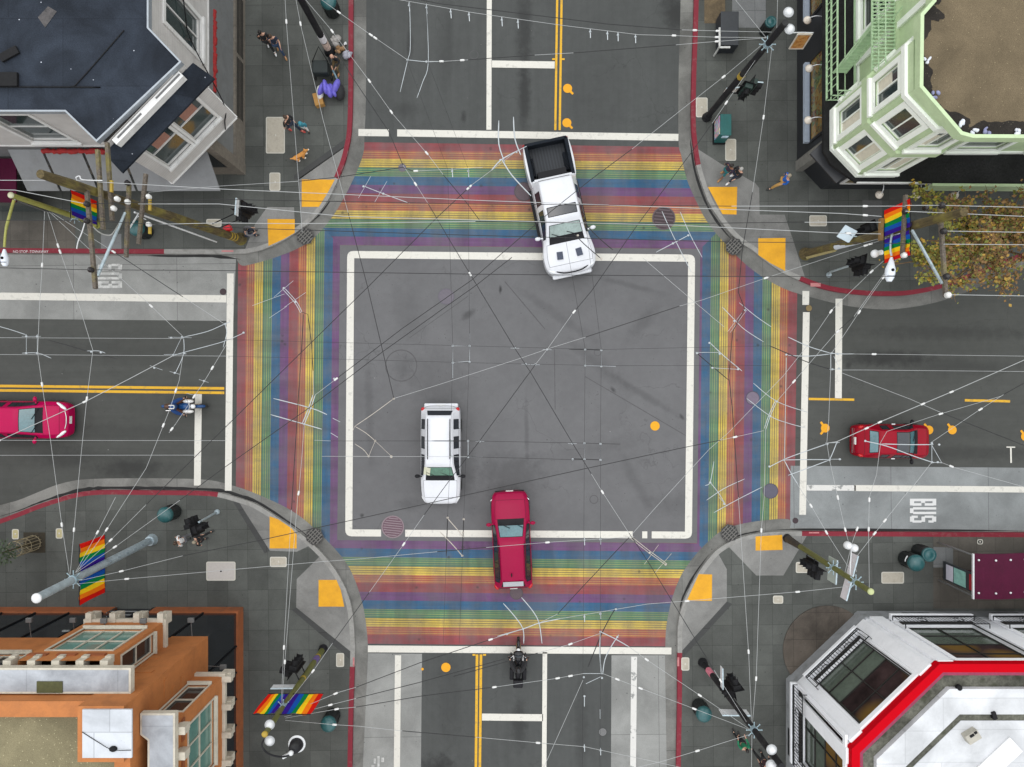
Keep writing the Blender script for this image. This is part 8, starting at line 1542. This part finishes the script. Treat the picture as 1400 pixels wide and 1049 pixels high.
frog('short crossbar fittings beside the blue motorcycle', [((205, 500), (222, 506)), ((232, 508), (246, 512)), ((272, 519), (285, 523)), ((255, 538), (268, 541))], ((211, 503), (239, 510), (279, 521)))
frog('long ladder fitting across the middle of the left crosswalk', [((374, 545), (425, 558), (447, 567)), ((370, 567), (416, 580), (440, 587)), ((431, 540), (425, 558), (416, 580)), ((428, 540), (422, 558), (413, 580)), ((455, 572), (465, 577)), ((452, 592), (462, 598))], ((425, 558), (416, 580), (457, 518)), r=.02)
frog('rusty triangular fitting on the left side line of the white box', [((538.5, 545), (510, 566), (485, 583)), ((485, 583), (500, 592), (513, 603)), ((485, 607), (497, 615), (504, 624)), ((513, 603), (504, 624)), ((513, 603), (535, 624)), ((452, 603), (538, 603)), ((483, 624), (506, 624)), ((485, 583), (482, 590))], ((513, 603), (504, 624), (535, 624), (538.5, 545), (535, 625)), mt=WR)
frog('square crossing frame left of the box centre', [((619, 473), (642, 473)), ((619, 496), (642, 494)), ((619, 470), (619, 517)), ((642, 456), (642, 496))], ((619, 473), (642, 473), (619, 496), (642, 495)), r=.016); frog('square crossing frame right of the box centre', [((778, 478), (800, 478), (822, 479), 'D'), ((800, 500), (842, 501)), ((800, 478), (800, 500)), ((822, 478), (822, 500))], ((800, 478), (822, 479), (800, 500), (822, 501)), r=.014)
frog('dark crossing frame over the white car roof', [((590, 603), (617, 603), (638, 603), 'D'), ((617, 624.6), (660, 625)), ((617, 603), (617, 625)), ((640, 603), (640, 625)), ((638, 603), (640, 604))], ((617, 603), (617, 624), (640, 603), (640, 625)), r=.018); frog('dark crossing frame in the lower right of the box', [((799, 606), (848, 607.5), 'D'), ((783, 627.5), (799, 628), (821, 629), 'D'), ((799, 606), (799, 628)), ((821, 606), (821, 629))], ((799, 606), (821, 607), (799, 628), (821, 629), (783, 628)), r=.016)
for x, y, lab in ((704, 476, 'above left of'), (719, 498, 'just left of'), (732, 498.5, 'just right of'), (748, 478, 'above right of'), (656, 603.5, 'far below left of'), (782.5, 606.5, 'far below right of')): frog('small crossbar clip %s the meeting point of the box diagonals' % lab, [((x - 6, y), (x + 6, y + .3))], ((x, y),), r=.014)
frog('dark braced bars over the lower box line left of the crimson car', [((612, 704), (611, 735), (610, 761), 'D'), ((634, 710), (633, 735), (632, 756), 'D'), ((601, 727), (618, 744), (632, 760)), ((612, 709), (626, 725), (634, 735))], ((612, 708), (634, 710), (632, 760), (633, 728)), mt=WR, r=.018)
frog('bright blurred bars over the motorcycle at the lower crosswalk', [((688, 825), (703, 842), (715, 860), (716, 880)), ((713, 817), (728, 835), (737, 852), (741, 880)), ((680, 870), (715, 860), (737, 852), (766, 846))], ((715, 860), (737, 852), (669, 875), (693, 867)), r=.019)
frog('curved bars fanning over the lower stop line at the right', [((842.5, 830), (832, 848), (822, 868), (812, 892), (804, 912), 'D'), ((821, 862), (820, 890), (822, 922)), ((846, 868), (835, 885), (827, 902), (824, 922)), ((797.5, 921), (824, 921)), ((821, 864), (840, 873), (860, 884.5)), ((801, 935), (822, 925))], ((821, 864), (798, 926), (823, 927), (842, 833), (844, 871)), r=.019)
frog('short white bars hanging low in the lower right lane', [((799, 952), (799, 966)), ((820.5, 970), (820.5, 983))], ((799, 952),), r=.03)
frog('double barred fitting below the right corner of the white box', [((862, 736), (886, 755), (911, 773)), ((865, 735), (889, 754), (912, 771)), ((881, 771.5), (900.5, 745)), ((895, 784), (918, 757))], ((888, 756), (910, 772)), mt=WR); frog('barred fitting over the lower part of the right crosswalk', [((970.8, 659.4), (983, 675), (991, 689)), ((976, 631), (971, 659), (964, 664)), ((966, 684), (990, 668), (1018, 655)), ((976, 701), (1007.8, 683.5), (1042, 666)), ((983, 680), (994, 692))], ((971, 660), (990, 689)))
frog('bright blobs and bars over the inner right crosswalk', [((951.5, 482), (975, 502), (996.5, 520), 'D'), ((970.8, 469), (990, 487), (1014.6, 507.5)), ((951, 482), (985, 482)), ((972, 503), (1008, 505))], ((953, 483), (984, 484), (974, 503), (1009, 505), (970, 469)), r=.017); frog('ladder shaped fitting at the top of the right crosswalk', [((1018.4, 422.6), (995, 453.5)), ((1021, 424), (998, 455)), ((987.5, 420), (1004, 437), (1018.4, 451), (1044, 467.6)), ((1010.7, 414), (1034, 433), (1054.5, 447))], ((1018, 424), (1004, 439)))
frog('curved bars joining over the right white stop bar', [((1077.6, 461), (1106, 474), (1135.6, 483)), ((1077.6, 486), (1106, 487), (1135.6, 484)), ((1052, 472.8), (1078, 484), (1106, 496), (1139, 506), 'D'), ((1136, 483), (1136, 507)), ((1136, 483), (1150, 484), (1168, 484)), ((1134, 505), (1150, 505)), ((1140, 487), (1146, 500))], ((1137, 483), (1145, 484), (1138, 505), (1147, 504), (1075, 485)), r=.017)
frog('long ladder fitting over the right crosswalk beside a round manhole', [((1030, 524), (1062, 549), (1104.7, 564)), ((1021, 545), (1053, 569), (1075, 578), (1101, 585)), ((1062, 549), (1053, 569), (1046.8, 588)), ((1060, 548), (1051, 568), (1045, 586))], ((1062, 549), (1053, 569)))
frog('branching bright fitting left of the cherry car', [((1131.5, 606.7), (1105, 616), (1075, 627), (1051, 639)), ((1072, 629), (1105, 628.5), (1134, 628.5)), ((1077.6, 650), (1105, 640), (1134, 629)), ((1072.5, 630), (1082, 648), (1090.5, 662)), ((1144, 605), (1139, 618), (1134, 629)), ((1128, 606), (1148, 605)), ((1133, 628), (1150, 628))], ((1131, 607), (1144, 605), (1134, 629), (1148, 628), (1052, 638), (1072, 629)), r=.017); frog('small square fitting right of the cherry car', [((1274, 605), (1274, 634)), ((1274, 609), (1287, 632)), ((1205, 607), (1240, 608), (1276, 608)), ((1182, 603), (1212, 610), (1250, 624), (1277, 633)), ((1274, 632), (1288, 633))], ((1274, 606), (1284, 608), (1274, 632), (1282, 632), (1183, 603)), r=.019)
frog('small cross fitting at the top right above the upper crosswalk', [((706, 207), (720, 200)), ((682, 165), (682, 197), (690, 222)), ((702, 160), (704, 190), (712, 212)), ((672, 233), (685, 219), (706, 207)), ((686, 218), (700, 240), (726, 268))], ((684, 219), (706, 208)), r=.026); frog('short pale bars by the front of the pickup', [((797, 302), (815, 322), (838, 342), 'D'), ((785, 320), (800, 335), (822, 354), 'D')], ((790, 322), (822, 354)), mt=WR, r=.018)
frog('small cross fitting over the upper crosswalk near the slotted grate', [((905, 289), (920, 322), (945, 372)), ((930, 290), (944, 322), (960, 352)), ((897, 345), (920, 333), (941, 322))], ((920, 333), (941, 322)), r=.015)
